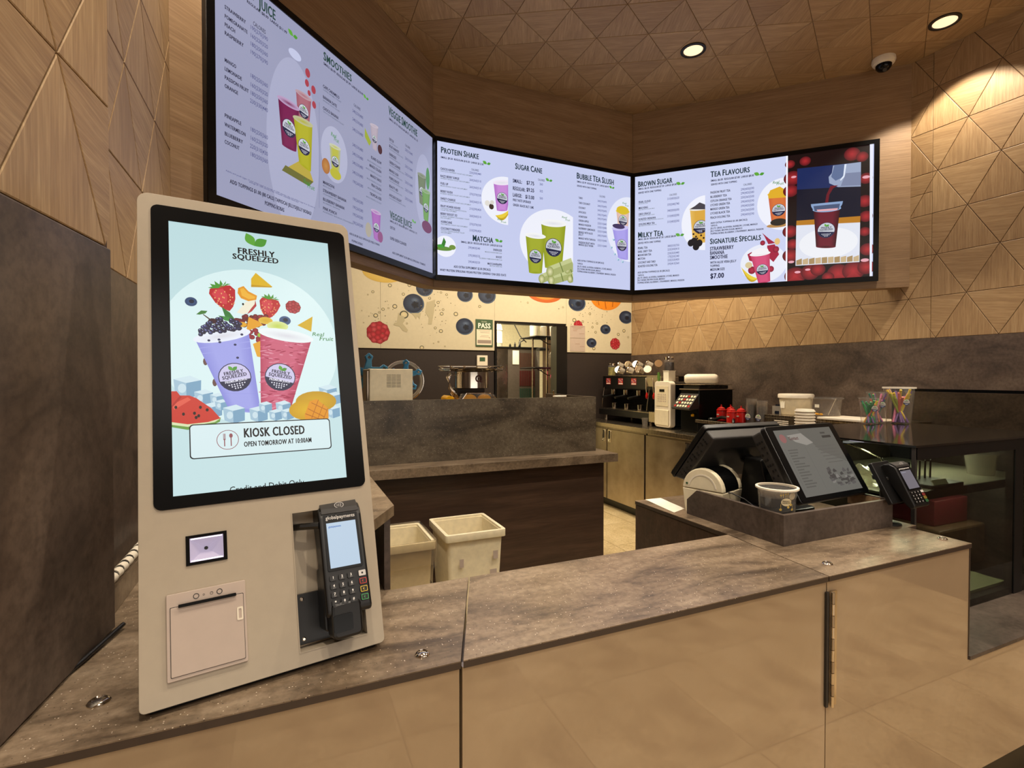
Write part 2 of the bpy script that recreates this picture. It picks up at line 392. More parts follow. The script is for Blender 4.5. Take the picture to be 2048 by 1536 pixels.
        if grain:
            rn = random.Random(2)
            for i in range(150):
                t, q = rn.random(), rn.random(); p = tl.lerp(bl, q).lerp(tr.lerp(br, q), .04+.92*t)
                s.ell(p.x, p.y, .0035+.004*rn.random(), .0012, rn.choice(['#e08aa0', '#a82c50', '#d86a88']), rot=rn.uniform(-.4, .4))
        if oz:
            for q in (.12, .2, .78): p0 = tl.lerp(bl, q); p1 = tr.lerp(br, q); s.poly([p0, p1, p1.lerp(br, .012), p0.lerp(bl, .012)], c if q > .5 else c2)
        s.ell(m.x, m.y, w*.54, w*.13, rim, rot=rot); s.ell(m.x, m.y-w*.01, w*.47, w*.09, '#dfe0e8' if rim[1] in 'ef' else c2, rim, rot=rot)
        ax = (bm_-m); p = m + ax*.56; lr = (w*.44+wb*.56)*.37; r_ = math.atan2(ax.x, -ax.y)
        if w > .02: s.logo(p.x, p.y, lr, r_, max(1, logo), '#d2cdf0' if logo == 2 else '#c9ccd8')
    def draw(s, items):
        for it in items:
            k = it[0]
            if k == 'T': s.text(*it[1:6], it[6], it[7])
            elif k == 'P': s.poly(it[2], it[1])
            elif k == 'E': s.ell(it[2], it[3], it[4], it[5], it[1], it[6])
            elif k == 'RR': s.poly(rrect(it[1], it[2], it[1]+it[3], it[2]+it[4], it[5]), it[6])
            elif k == 'FS':
                x, y, r = it[1:4]; c = '#9a5a60'
                for i in (-1, 0, 1): s.poly([(x-.005+i*.0013-.0004, y), (x-.005+i*.0013+.0004, y), (x-.005+i*.0013+.0004, y+r), (x-.005+i*.0013-.0004, y+r)], c)
                s.poly([(x-.0058, y-r), (x-.0042, y-r), (x-.0042, y+.002), (x-.0058, y+.002)], c); s.poly([(x+.0042, y-r), (x+.0058, y-r), (x+.0058, y+.004), (x+.0042, y+.004)], c); s.ell(x+.005, y+.007, .0028, .004, c)
            else:
                P, kw = it[1], it[2]
                if k == 'cup': s.cup(P, **kw)
                elif k == 'leaf': s.leaf(P[0][0], P[0][1], kw['s'], kw.get('up', 0))
                elif k == 'ring': s.ell(P[0][0], P[0][1], kw['s'], kw['s']*.9, '#4a4a3c'); s.ell(P[0][0], P[0][1], kw['s']*.72, kw['s']*.62, '#d8cba2', '#c9bd96')
                elif k == 'star':
                    x, y = P[0]; q = kw['s']; s.poly([(x+q*(.9 if i % 2 else .45)*math.cos(i*PI/5), y+q*(.9 if i % 2 else .45)*math.sin(i*PI/5)) for i in range(10)], '#0a1120')
                elif k == 'rasp':
                    x, y = P[0]; q = kw['s']; rn = random.Random(5); s.ell(x, y, q*.95, q*.9, '#8c1420')
                    for ring, rr in ((9, .72), (6, .42), (1, 0)):
                        for i in range(ring):
                            a = 2*PI*i/ring+rr; s.ell(x+q*rr*math.cos(a), y+q*rr*math.sin(a), q*.27, q*.25, rn.choice(['#cc3a48', '#b82434', '#d0505a']), '#8c1420')
                elif k == 'straw':
                    x, y = P[0]; q = kw['s']; ro = kw['r']; T = lambda a, b: (x+q*(a*math.cos(ro)-b*math.sin(ro)), y+q*(a*math.sin(ro)+b*math.cos(ro)))
                    s.poly([T(*p) for p in ((-.62, .35), (-.5, .6), (0, .68), (.5, .6), (.66, .3), (.5, -.2), (.25, -.6), (0, -.8), (-.25, -.62), (-.5, -.2))], '#c0202a')
                    s.poly([T(*p) for p in ((-.5, .3), (-.3, .5), (.1, .5), (.2, .1), (0, -.4), (-.25, -.3))], '#d8404a')
                    rn = random.Random(1)
                    for i in range(22):
                        p = T(rn.uniform(-.45, .45), rn.uniform(-.45, .5)); s.ell(p[0], p[1], q*.03, q*.045, '#f0b070')
                    for a in range(-70, 80, 28):
                        an = R(90+a); p0 = T(-.1*math.sin(an), .55); p1 = T(.75*math.cos(an)*.8, .5+.5*math.sin(an)*1.0); p2 = T(.3*math.cos(an)+.12, .72); s.poly([p0, p2, p1, T(.3*math.cos(an)-.12, .6)], '#4c9a34')
                elif k == 'ice':
                    x, y = P[0]; q = kw['s']/2; s.poly([(x-q, y+q*.7), (x+q*.2, y+q), (x+q, y+q*.6), (x+q*.95, y-q*.7), (x-q*.1, y-q), (x-q*.9, y-q*.6)], '#a9c9dc')
                    s.poly([(x-q, y+q*.7), (x+q*.2, y+q), (x+q, y+q*.6), (x-q*.1, y+q*.35)], '#d6ecf4'); s.poly([(x-q*.1, y+q*.35), (x+q, y+q*.6), (x+q*.95, y-q*.7), (x-q*.1, y-q)], '#7fa9c6'); s.ell(x-q*.4, y-q*.1, q*.3, q*.4, '#cfe6f0')
                elif k == 'banana':
                    a, b = Vector(P[0]), Vector(P[1]); d = b-a; L = d.length
                    for sgn, cc in ((0, '#c9a51c'), (.12, '#e8cc3c')):
                        pts = [(a.x+d.x*t, a.y+d.y*t-math.sin(PI*t)*L*(.42-sgn)) for t in [i/8 for i in range(9)]] + [(a.x+d.x*t, a.y+d.y*t-math.sin(PI*t)*L*.1) for t in [1-i/8 for i in range(9)]]
                        s.poly(pts, cc)
                elif k == 'nuts':
                    x, y = P[0]; s.ell(x, y, .02, .02, '#e0dcd4'); s.ell(x+.03, y-.02, .018, .02, '#3a2a24'); s.ell(x+.035, y+.01, .015, .015, '#d8d4cc')
                elif k == 'cane':
                    a, b = Vector(P[0]), Vector(P[1]); d = (b-a).normalized(); h = Vector((-d.y, d.x))*kw['w']*.00085
                    s.poly([a+h, b+h, b-h, a-h], '#a9b070'); s.poly([a+h, b+h, b+h*.2, a+h*.2], '#c3c98e'); s.ell(a.x, a.y, h.length*.8, h.length, '#e6e2b0', '#8f9a50')
                    mid = a.lerp(b, .5); s.poly([mid+h+d*.004, mid+h-d*.004, mid-h-d*.004, mid-h+d*.004], '#6f8040')
                elif k == 'pine':
                    a, b = P; s.poly([(a[0]-.02, a[1]-.05), (a[0]+.12, a[1]+.06), (b[0]+.09, b[1]-.02), (b[0]+.06, b[1]-.05)], '#b8a444'); s.poly([(a[0]-.02, a[1]-.05), (b[0]+.06, b[1]-.05), (b[0]+.09, b[1]-.02), (a[0], a[1]-.02)], '#6a6a34')
    def build(s, name, mat, parent, mtx=None, loc=None, rot=None):
        me = bpy.data.meshes.new(name); me.from_pydata(s.v, [], s.f); ca = me.color_attributes.new('Col', 'FLOAT_COLOR', 'CORNER')
        ca.data.foreach_set('color', [x for c in s.c for x in c]); me.update()
        return obj(name, me, mat, parent, mtx=mtx, loc=loc, rot=rot)
def simple_art(name, parent, w, h, bg, items, mat, **k):
    a = Art((-w/2-.0001, -h/2-.0001, w/2+.0001, h/2+.0001))
    if bg: a.poly([(-w/2, -h/2), (w/2, -h/2), (w/2, h/2), (-w/2, h/2)], bg)
    a.draw(items); return a.build(name, mat, parent, **k)
M['print'] = artmat('flat_print', False)
M['scr'] = artmat('screen_picture', True, 1.0)
M['scrk'] = artmat('kiosk_picture', True, .93)
PAL = {'N': '#1c2140', 'D': '#5c6c6c', 'V': '#464c88', 'S': '#3f8a3f', 'H': '#16303a', 'B': '#0b0b12'}
def frame(o, u, v):  # matrix with local x=u, y=v, z=outward normal
    u = Vector(u).normalized(); v = Vector(v).normalized(); n = u.cross(v)
    m = Matrix((u, v, n)).transposed().to_4x4(); m.translation = Vector(o); return m
ART={
'M':[
('E','#eef0fb',0.528,2.6511,0.1883,0.17,'#eef0fb'),
('cup',[(0.4305,2.7662),(0.5668,2.7865),(0.4556,2.575),(0.5366,2.5853)],{'c': '#b06cc4','c2': '#c98ad6','rim': '#efe6f5'}),
('banana',[(0.443,2.5382),(0.5712,2.6095)],{}),
('nuts',[(0.3844,2.6162)],{}),
('P','BG',[(0.5427,2.8341),(0.7386,2.8322),(0.7388,2.4863),(0.5426,2.4796)]),
('T',0.4581,2.5073,0.0399,0.0126,'Real','S',3),
('T',0.4853,2.4925,0.041,0.0126,'Fruit','S',3),
('E','#eef0fb',0.0783,2.2832,0.0745,0.0716,'#eef0fb'),
('E','#5d8a35',0.0627,2.2666,0.0625,0.015,'#5d8a35'),
('P','#2f7a2a',[(0.0667,2.342),(0.0822,2.3136),(0.0705,2.2749),(0.0511,2.2954)]),
('P','#3f9a35',[(0.0165,2.2882),(0.055,2.2958),(0.0705,2.2711),(0.0318,2.2711)]),
('E','#6f8f3c',0.1275,2.2806,0.0237,0.0167,'#6f8f3c'),
('E','#eef0fb',0.9221,2.3923,0.2885,0.2476,'#eef0fb'),
('cup',[(0.8067,2.5306),(1.0143,2.5427),(0.839,2.2043),(0.9835,2.2289)],{'c': '#8f9a1c','c2': '#a2ab2e','rim': '#f2f3f4','logo': 1}),
('cup',[(0.6808,2.4276),(0.8388,2.4285),(0.7077,2.1571),(0.8134,2.1615)],{'c': '#8f9a1c','c2': '#a2ab2e','rim': '#f2f3f4','logo': 1}),
('cane',[(0.8116,2.1166),(0.9225,2.1702)],{'w': 38}),
('cane',[(0.8899,2.1142),(1.0744,2.1739)],{'w': 42}),
('cane',[(1.0263,2.2034),(1.0839,2.2249)],{'w': 38}),
('cane',[(1.0504,2.1345),(1.0938,2.1503)],{'w': 36}),
('cane',[(0.8806,2.175),(1.0742,2.2575)],{'w': 46}),
('P','BG',[(1.0762,2.7083),(1.2796,2.7184),(1.2815,2.0706),(1.0775,2.0904)]),
('T',0.9782,2.5855,0.0455,0.0141,'Real','S',3),
('T',1.0085,2.5685,0.041,0.0141,'Fruit','S',3),
('E','#e4e8f8',1.5906,2.5663,0.2123,0.2558,'#e4e8f8'),
('cup',[(1.4688,2.7),(1.59,2.7066),(1.485,2.5717),(1.5799,2.5826)],{'c': '#d9b3a4','c2': '#e3c3b4','rim': '#e2c53a','logo': 1}),
('E','#d8bc2a',1.5285,2.7119,0.0583,0.0333,'#d8bc2a'),
('cup',[(1.433,2.5571),(1.5799,2.5826),(1.4859,2.337),(1.581,2.3281)],{'c': '#9a8fe0','c2': '#a9a0ea','rim': '#c9c5f0','logo': 1}),
('E','#3a2f5c',1.4902,2.581,0.0579,0.0192,'#3a2f5c'),
('ice',[(1.4232,2.4091)],{'s': 0.02}),
('ice',[(1.4545,2.3601)],{'s': 0.02}),
('ice',[(1.4859,2.3196)],{'s': 0.02}),
('ice',[(1.528,2.3059)],{'s': 0.02}),
('ice',[(1.4437,2.4718)],{'s': 0.02}),
('T',1.5241,2.7636,0.0391,0.0131,'Real','S',3),
('T',1.5495,2.7469,0.035,0.0132,'Fruit','S',3),
('leaf',[(0.3805,2.8956)],{'s': 0.027}),
('leaf',[(0.8732,2.8509)],{'s': 0.0254}),
('leaf',[(0.4725,2.3618)],{'s': 0.0262}),
('leaf',[(1.4267,2.8775)],{'s': 0.0223}),
('T',0.0471,2.9116,0.274,0.0389,'PROTEIN SHAKE','H',2),
('T',0.047,2.8752,0.3086,0.0127,'SMALL $9.50  REGULAR $10.50  LARGE $12.50','N',1),
('T',0.0445,2.7966,0.0989,0.015,'CHOCO-HAVEN','N',1),
('T',0.0444,2.7475,0.1329,0.015,'RAZZ BERRY SURGE','N',1),
('T',0.0443,2.6976,0.0543,0.015,'FUEL UP','N',1),
('T',0.0442,2.6454,0.0856,0.015,'BERRY RUSH','N',1),
('T',0.0441,2.5955,0.1053,0.015,'SWEET CHARGE','N',1),
('T',0.044,2.5455,0.141,0.015,'FRUIT POWER HOUSE','N',1),
('T',0.0439,2.494,0.118,0.015,'BERRY BOOST X3','N',1),
('T',0.0461,2.4398,0.0794,0.015,'HURRICANE','N',1),
('T',0.046,2.395,0.1356,0.015,'COCONUT PARADISE','N',1),
('T',0.0445,2.784,0.23,0.0082,'CHOCOLATE STRAWBERRY YOGURT AND SUPPLEMENT','D',0),
('T',0.0444,2.7348,0.209,0.0082,'RASPBERRY BANANA YOGURT AND SUPPLEMENT','D',0),
('T',0.0443,2.6849,0.1913,0.0082,'MANGO BANANA YOGURT AND SUPPLEMENT','D',0),
('T',0.0442,2.6328,0.2107,0.0082,'BLUEBERRY BANANA YOGURT AND SUPPLEMENT','D',0),
('T',0.0441,2.5828,0.218,0.0082,'STRAWBERRY BANANA YOGURT AND SUPPLEMENT','D',0),
('T',0.0439,2.5328,0.185,0.0082,'STRAWBERRY MANGO BANANA PASSION','D',0),
('T',0.0439,2.5217,0.1148,0.0082,'YOGURT AND SUPPLEMENT','D',0),
('T',0.0438,2.4806,0.2068,0.0082,'BLUEBERRY RASPBERRY STRAWBERRY YOGURT','D',0),
('T',0.0438,2.4687,0.0754,0.0082,'AND SUPPLEMENT','D',0),
('T',0.046,2.4271,0.1916,0.0083,'PEACH MANGO YOGURT AND SUPPLEMENT','D',0),
('T',0.0459,2.3823,0.1691,0.0083,'COCONUT PINEAPPLE BANANA YOGURT','D',0),
('T',0.0459,2.3704,0.0755,0.0083,'AND SUPPLEMENT','D',0),
('T',0.264,2.8262,0.0554,0.0138,'CALORIES','N',0),
('T',0.2503,2.8027,0.0872,0.0146,'220|300|440','V',0),
('T',0.2502,2.7524,0.0872,0.0146,'260|360|510','V',0),
('T',0.2501,2.7036,0.0872,0.0146,'260|360|510','V',0),
('T',0.2501,2.6548,0.0872,0.0146,'270|370|530','V',0),
('T',0.25,2.6044,0.0872,0.0146,'260|360|510','V',0),
('T',0.2499,2.554,0.0873,0.0146,'210|290|420','V',0),
('T',0.2499,2.5044,0.0873,0.0146,'260|360|510','V',0),
('T',0.2498,2.4471,0.0873,0.0146,'270|370|530','V',0),
('T',0.2497,2.4051,0.0873,0.0146,'210|290|420','V',0),
('T',0.2731,2.341,0.1537,0.04,'MATCHA','H',2),
('T',0.1886,2.3185,0.3069,0.013,'SMALL $8.50  REGULAR $10.50  LARGE $13.50','N',1),
('T',0.4277,2.2869,0.0661,0.0141,'ENERGIZE','N',1),
('T',0.4487,2.2381,0.045,0.0141,'BOOST','N',1),
('T',0.3841,2.1856,0.1096,0.014,'MATCHAFRAPPE','N',1),
('T',0.365,2.2692,0.1287,0.0086,'MANGO PASSION MATCHA','D',0),
('T',0.3237,2.2213,0.1717,0.0085,'BLUEBERRY POMEGRANATE MATCHA','D',0),
('T',0.4008,2.1738,0.0929,0.0086,'MATCHA GREEN TEA','D',0),
('T',0.2407,2.2841,0.088,0.0146,'290|400|540','V',0),
('T',0.2406,2.2306,0.088,0.0146,'270|380|525','V',0),
('T',0.2405,2.1863,0.088,0.0146,'290|400|520','V',0),
('T',0.1367,2.1431,0.2707,0.0152,'ADD EXTRA SUPPLEMENT $2.00 (90CALS)','N',1),
('T',0.0392,2.1133,0.4871,0.015,'WHEY PROTEIN/ SPIRULINA/ VEGAN PROTEIN/ GINSENG/ CHIA SEED /DATE','N',1),
('T',0.5972,2.89,0.2182,0.0414,'SUGAR CANE','H',2),
('T',0.5781,2.7906,0.0743,0.0254,'SMALL:','N',1),
('T',0.6869,2.7924,0.0634,0.0257,'$7.75','N',1),
('T',0.7927,2.8024,0.0273,0.0163,'260','V',0),
('T',0.5781,2.7369,0.0999,0.0254,'REGULAR:','N',1),
('T',0.6869,2.7421,0.0634,0.0257,'$9.25','N',1),
('T',0.7928,2.7515,0.0273,0.0163,'335','V',0),
('T',0.5781,2.6894,0.0734,0.0254,'LARGE:','N',1),
('T',0.678,2.6897,0.0723,0.0257,'$13.00','N',1),
('T',0.7928,2.6989,0.0273,0.0163,'500','V',0),
('T',0.7791,2.8335,0.0555,0.0146,'CALORIES','N',0),
('T',0.5781,2.6578,0.1445,0.0167,'FREE TASTE UPGRADE','N',1),
('T',0.5798,2.6225,0.1652,0.0167,'GINGER / BLACK SALT / LIME','N',1),
('T',1.1066,2.8986,0.3386,0.0437,'BUBBLE TEA SLUSH','H',2),
('T',1.1096,2.8698,0.2862,0.0126,'SMALL $5.99  REGULAR $7.99  LARGE $8.99','N',1),
('T',1.1097,2.8381,0.1746,0.0126,'SERVED WITH ONE TOPPING','N',1),
('T',1.3096,2.7863,0.0538,0.0146,'CALORIES','N',0),
('T',1.1244,2.7483,0.0361,0.0143,'TARO','N',1),
('T',1.1245,2.7106,0.1022,0.0143,'TARO COCONUT','N',1),
('T',1.1246,2.6746,0.0607,0.0143,'COCONUT','N',1),
('T',1.1247,2.6411,0.0656,0.0143,'AVOCADO','N',1),
('T',1.1248,2.6076,0.0755,0.0143,'HONEYDEW','N',1),
('T',1.1248,2.5766,0.0903,0.0143,'GREEN APPLE','N',1),
('T',1.1249,2.5473,0.1102,0.0143,'MANGO PASSION','N',1),
('T',1.125,2.5179,0.1472,0.0143,'RASPBERRY LEMONADE','N',1),
('T',1.125,2.4886,0.1252,0.0143,'MANGO WITH ALOE','N',1),
('T',1.1251,2.4718,0.0411,0.0143,'JELLY','N',1),
('T',1.1252,2.4425,0.1502,0.0143,'MANGO WITH TAPIOCA','N',1),
('T',1.1252,2.4114,0.1422,0.0143,'PASSION FRUIT WITH','N',1),
('T',1.1253,2.3938,0.1302,0.0143,'MANGO JELLY BOBA','N',1),
('T',1.2926,2.7474,0.0852,0.0146,'240|370|495','V',0),
('T',1.2927,2.7099,0.0852,0.0146,'240|370|495','V',0),
('T',1.2928,2.6759,0.0852,0.0146,'240|370|495','V',0),
('T',1.2929,2.6418,0.0853,0.0146,'240|370|495','V',0),
('T',1.293,2.6111,0.0853,0.0146,'240|370|495','V',0),
('T',1.2931,2.5753,0.0853,0.0146,'220|310|440','V',0),
('T',1.2932,2.5455,0.0853,0.0146,'220|310|440','V',0),
('T',1.2933,2.514,0.0853,0.0146,'220|310|440','V',0),
('T',1.2934,2.4816,0.0853,0.0146,'240|370|495','V',0),
('T',1.2935,2.4457,0.0853,0.0146,'220|310|440','V',0),
('T',1.2936,2.4048,0.0853,0.0146,'220|310|440','V',0),
('T',1.1148,2.2736,0.239,0.0126,'ADD EXTRA TOPPINGS $1.00 (80CALS)','N',1),
('T',1.1149,2.2501,0.0469,0.0126,'TAPIOCA','N',1),
('T',1.1149,2.2292,0.311,0.0126,'JELLYS: GRASS, ALOEVERA, RAINBOW, LYCHEE, MANGO','N',1),
('T',1.115,2.2099,0.2085,0.0126,'JELLY BOBAS: BROWN SUGAR, MANGO','N',1),
('T',1.115,2.1905,0.3484,0.0126,'POPPING BOBAS: BLUEBERRY, STRAWBERRY, MANGO, PASSION','N',1)],
'R':[
('E','#eef0fb',0.547,2.568,0.1694,0.2078,'#eef0fb'),
('cup',[(0.4385,2.6818),(0.5914,2.6877),(0.461,2.4269),(0.5749,2.4257)],{'c': '#e3b95e','c2': '#d9a640','rim': '#e9e4da','logo': 1}),
('P','#3c3a45',[(0.4366,2.682),(0.4733,2.7019),(0.508,2.7266),(0.5553,2.7016),(0.5555,2.668)]),
('E','#2a1a18',0.4653,2.4896,0.0074,0.0078,'#2a1a18'),
('E','#2a1a18',0.4837,2.4683,0.0073,0.0078,'#2a1a18'),
('E','#2a1a18',0.5019,2.4956,0.0073,0.0078,'#2a1a18'),
('E','#2a1a18',0.5202,2.4744,0.0073,0.0078,'#2a1a18'),
('E','#2a1a18',0.5337,2.5068,0.0073,0.0077,'#2a1a18'),
('E','#2a1a18',0.4697,2.5231,0.0073,0.0078,'#2a1a18'),
('E','#2a1a18',0.493,2.4529,0.0073,0.0078,'#2a1a18'),
('E','#2a1a18',0.5385,2.4533,0.0073,0.0077,'#2a1a18'),
('E','#15151c',0.4472,2.4234,0.024,0.0273,'#15151c'),
('E','#15151c',0.4841,2.3908,0.0238,0.0272,'#15151c'),
('E','#15151c',0.5069,2.4177,0.0237,0.0272,'#15151c'),
('E','#15151c',0.4701,2.4357,0.0239,0.0273,'#15151c'),
('P','BG',[(0.5467,2.9427),(0.5792,2.9428),(0.584,2.0788),(0.5515,2.0761)]),
('P','BG',[(0.5474,2.8274),(0.7758,2.8159),(0.7791,2.2883),(0.5502,2.3077)]),
('E','#eef0fb',1.0798,2.6472,0.1729,0.1882,'#eef0fb'),
('cup',[(0.9786,2.7241),(1.1037,2.7217),(1.0024,2.5185),(1.1053,2.5073)],{'c': '#c9603a','c2': '#d8743a','rim': '#f2c94a','logo': 1}),
('P','#e0ae2c',[(0.9804,2.6962),(1.1039,2.6898),(1.1036,2.7354),(1.0543,2.7739),(0.9925,2.7545),(0.9786,2.7241)]),
('E','#b98a50',1.0398,2.4942,0.0696,0.0148,'#b98a50'),
('E','#2b2620',1.0479,2.5181,0.0532,0.0258,'#2b2620'),
('T',1.0063,2.7987,0.0437,0.0185,'Real','S',3),
('T',1.0312,2.7861,0.0476,0.0184,'Fruit','S',3),
('E','#e9ecf8',0.9502,2.2275,0.1532,0.1397,'#e9ecf8'),
('P','#a3203f',[(0.9403,2.4511),(0.9908,2.3998),(1.0284,2.3685),(0.9827,2.3636),(0.9572,2.4216)]),
('P','#a3203f',[(0.9744,2.3551),(1.0243,2.3597),(1.0537,2.2835),(1.0169,2.2314),(0.9792,2.2714)]),
('P','#a3203f',[(0.8437,2.3016),(0.8735,2.3178),(0.891,2.2415),(0.8568,2.2537)]),
('E','#b8304a',0.945,2.3764,0.0168,0.0186,'#7e1830'),
('E','#b8304a',1.0328,2.3221,0.0206,0.0231,'#7e1830'),
('E','#b8304a',1.0007,2.1819,0.0199,0.0223,'#7e1830'),
('E','#b8304a',0.8743,2.1821,0.0255,0.0282,'#7e1830'),
('E','#e6c27c',1.0407,2.3784,0.0181,0.024,'#e6c27c'),
('E','#d9c79a',0.8527,2.2212,0.0239,0.0226,'#d9c79a'),
('banana',[(0.8012,2.2111),(0.9172,2.1183)],{}),
('cup',[(0.8634,2.2953),(0.9915,2.3027),(0.9174,2.0857),(0.9971,2.0943)],{'c': '#c23b62','c2': '#d6507a','rim': '#f4eef0','logo': 1}),
('P','#f4f0f4',[(0.8634,2.2924),(0.8777,2.3221),(0.9242,2.3412),(0.9788,2.3316),(0.9915,2.2981)]),
('P','#14060a',[(1.1041,2.99),(1.6036,2.9881),(1.6119,2.0772),(1.1019,2.0826)]),
('E','#b02a30',1.1354,2.822,0.0563,0.0511,'#55101a'),
('E','#b02a30',1.1239,2.7327,0.0484,0.0439,'#55101a'),
('E','#b02a30',1.2146,2.9323,0.0357,0.0326,'#55101a'),
('E','#b02a30',1.1184,2.9242,0.0323,0.0292,'#55101a'),
('E','#b02a30',1.5002,2.9369,0.0486,0.0457,'#55101a'),
('E','#b02a30',1.56,2.9102,0.0369,0.035,'#55101a'),
('E','#b02a30',1.5836,2.7592,0.0405,0.0384,'#55101a'),
('E','#b02a30',1.5776,2.6038,0.0442,0.0419,'#55101a'),
('E','#b02a30',1.5859,2.4986,0.0405,0.0384,'#55101a'),
('E','#b02a30',1.5954,2.2716,0.0441,0.0419,'#55101a'),
('E','#b02a30',1.122,2.4417,0.0485,0.0439,'#55101a'),
('E','#b02a30',1.1273,2.268,0.0525,0.0476,'#55101a'),
('E','#b02a30',1.1568,2.1199,0.0682,0.0621,'#55101a'),
('E','#b02a30',1.2525,2.1402,0.0591,0.0543,'#55101a'),
('E','#b02a30',1.2997,2.1547,0.0469,0.0432,'#55101a'),
('E','#b02a30',1.4239,2.1187,0.0684,0.064,'#55101a'),
('E','#b02a30',1.5147,2.1297,0.0672,0.0634,'#55101a'),
('E','#b02a30',1.5891,2.1503,0.0515,0.049,'#55101a'),
('E','#b02a30',1.5795,2.3949,0.0332,0.0315,'#55101a'),
('E','#b02a30',1.1389,2.349,0.0403,0.0366,'#55101a'),
('E','#b02a30',1.3625,2.0964,0.0386,0.0358,'#55101a'),
('E','#e9a7b4',1.1434,2.8299,0.0169,0.0077,'#e9a7b4'),
('E','#e9a7b4',1.5835,2.7679,0.0221,0.0105,'#e9a7b4'),
('E','#e9a7b4',1.5812,2.1988,0.0244,0.0115,'#e9a7b4'),
('E','#e9a7b4',1.1317,2.2221,0.0194,0.0088,'#e9a7b4'),
('E','#e9a7b4',1.2365,2.1594,0.0167,0.0076,'#e9a7b4'),
('E','#e9a7b4',1.1727,2.1461,0.0193,0.0088,'#e9a7b4'),
('P','#15285a',[(1.1655,2.8855),(1.5529,2.8748),(1.5525,2.5023),(1.1634,2.5173)]),
('P','#0a1026',[(1.1642,2.7365),(1.5529,2.7113),(1.5525,2.5023),(1.1635,2.5101)]),
('P','#b7791f',[(1.1635,2.5146),(1.5525,2.5041),(1.5514,2.4589),(1.1621,2.4812)]),
('P','#dfe3f0',[(1.1621,2.4812),(1.5514,2.4606),(1.5501,2.1882),(1.1595,2.1926)]),
('E','#eef0f6',1.3605,2.3372,0.1787,0.1073,'#eef0f6'),
('P','#a88c60',[(1.164,2.2299),(1.1992,2.242),(1.1996,2.1985),(1.1642,2.1976)]),
('P','#c7ae86',[(1.2041,2.2321),(1.2391,2.2414),(1.2394,2.198),(1.2044,2.1972)]),
('P','#a88c60',[(1.2439,2.2342),(1.2786,2.2408),(1.2789,2.1976),(1.2442,2.1968)]),
('P','#c7ae86',[(1.2833,2.2363),(1.3178,2.2402),(1.3181,2.1972),(1.2836,2.1963)]),
('P','#a88c60',[(1.3225,2.2384),(1.3567,2.2396),(1.357,2.1967),(1.3228,2.1959)]),
('P','#c7ae86',[(1.3613,2.2378),(1.3953,2.239),(1.3956,2.1963),(1.3617,2.1955)]),
('P','#a88c60',[(1.3999,2.2346),(1.4336,2.2384),(1.4339,2.1959),(1.4003,2.195)]),
('P','#c7ae86',[(1.4382,2.2313),(1.4716,2.2378),(1.4719,2.1954),(1.4385,2.1946)]),
('P','#a88c60',[(1.4762,2.2281),(1.5093,2.2372),(1.5097,2.195),(1.4765,2.1942)]),
('P','#c7ae86',[(1.5139,2.225),(1.5467,2.2366),(1.5471,2.1946),(1.5142,2.1938)]),
('P','#9aa7c4',[(1.3869,2.8752),(1.5529,2.8748),(1.5529,2.707),(1.4188,2.7206),(1.3648,2.7544),(1.3606,2.7993),(1.3796,2.8232)]),
('P','#5d6f96',[(1.3946,2.874),(1.4631,2.8744),(1.4487,2.7869),(1.4031,2.7668),(1.376,2.7971)]),
('P','#dfe8f8',[(1.4555,2.8737),(1.4676,2.8737),(1.4563,2.7858),(1.4337,2.7626),(1.4298,2.7702),(1.4486,2.7957)]),
('P','#7c86a4',[(1.4636,2.8111),(1.5535,2.8069),(1.5529,2.7157),(1.434,2.7256)]),
('P','#6b1524',[(1.3727,2.7356),(1.4187,2.7338),(1.3882,2.7158),(1.3655,2.6744),(1.3582,2.6132),(1.3389,2.6111),(1.3484,2.6766)]),
('cup',[(1.2704,2.5791),(1.4315,2.5734),(1.2866,2.3173),(1.407,2.3062)],{'c': '#3a0c18','c2': '#6b1a2c','rim': '#8fb0d8','logo': 1}),
('P','#8aa4cc',[(1.2527,2.6216),(1.4486,2.6198),(1.4442,2.5983),(1.4277,2.5694),(1.2728,2.5698),(1.2552,2.6033)]),
('P','#4a5878',[(1.2686,2.6062),(1.4312,2.6043),(1.4239,2.5655),(1.2767,2.5694)]),
('P','#e3a9b2',[(1.2884,2.5788),(1.42,2.5747),(1.4125,2.5606),(1.2964,2.5653)]),
('P','#e8ecfa',[(1.6036,2.9881),(1.6219,2.9885),(1.6229,2.0782),(1.6104,2.0773)]),
('P','#14060a',[(1.1001,2.9906),(1.1066,2.9896),(1.1065,2.9987),(1.1,2.9997)]),
('P','#f6f7ff',[(1.0936,2.9871),(1.105,2.9871),(1.1068,2.0823),(1.097,2.0802)]),
('leaf',[(0.3706,2.8899)],{'s': 0.0288}),
('leaf',[(0.9205,2.8844)],{'s': 0.0308}),
('leaf',[(0.3678,2.4945)],{'s': 0.0288}),
('T',0.0453,2.9042,0.2632,0.0425,'BROWN SUGAR','H',2),
('T',0.0484,2.8806,0.2913,0.0141,'SMALL $6.50  REGULAR $7.50  LARGE $9.00','N',1),
('T',0.0485,2.8495,0.1774,0.0141,'SERVED WITH ONE TOPPING','N',1),
('T',0.2862,2.8031,0.0557,0.0148,'CALORIES','N',0),
('T',0.2702,2.7736,0.0897,0.0168,'310|450|620','V',0),
('T',0.2704,2.7282,0.0897,0.0168,'370|540|740','V',0),
('T',0.2706,2.6819,0.0897,0.0169,'340|500|690','V',0),
('T',0.2708,2.6394,0.0897,0.0169,'310|450|590','V',0),
('T',0.271,2.595,0.0898,0.0169,'310|450|590','V',0),
('T',0.0517,2.7757,0.0933,0.0152,'PEARL CLOUD','N',1),
('T',0.0518,2.7656,0.0709,0.0071,'MILK BROWN SUGAR','D',0),
('T',0.0519,2.7284,0.0728,0.0152,'MILK KING','N',1),
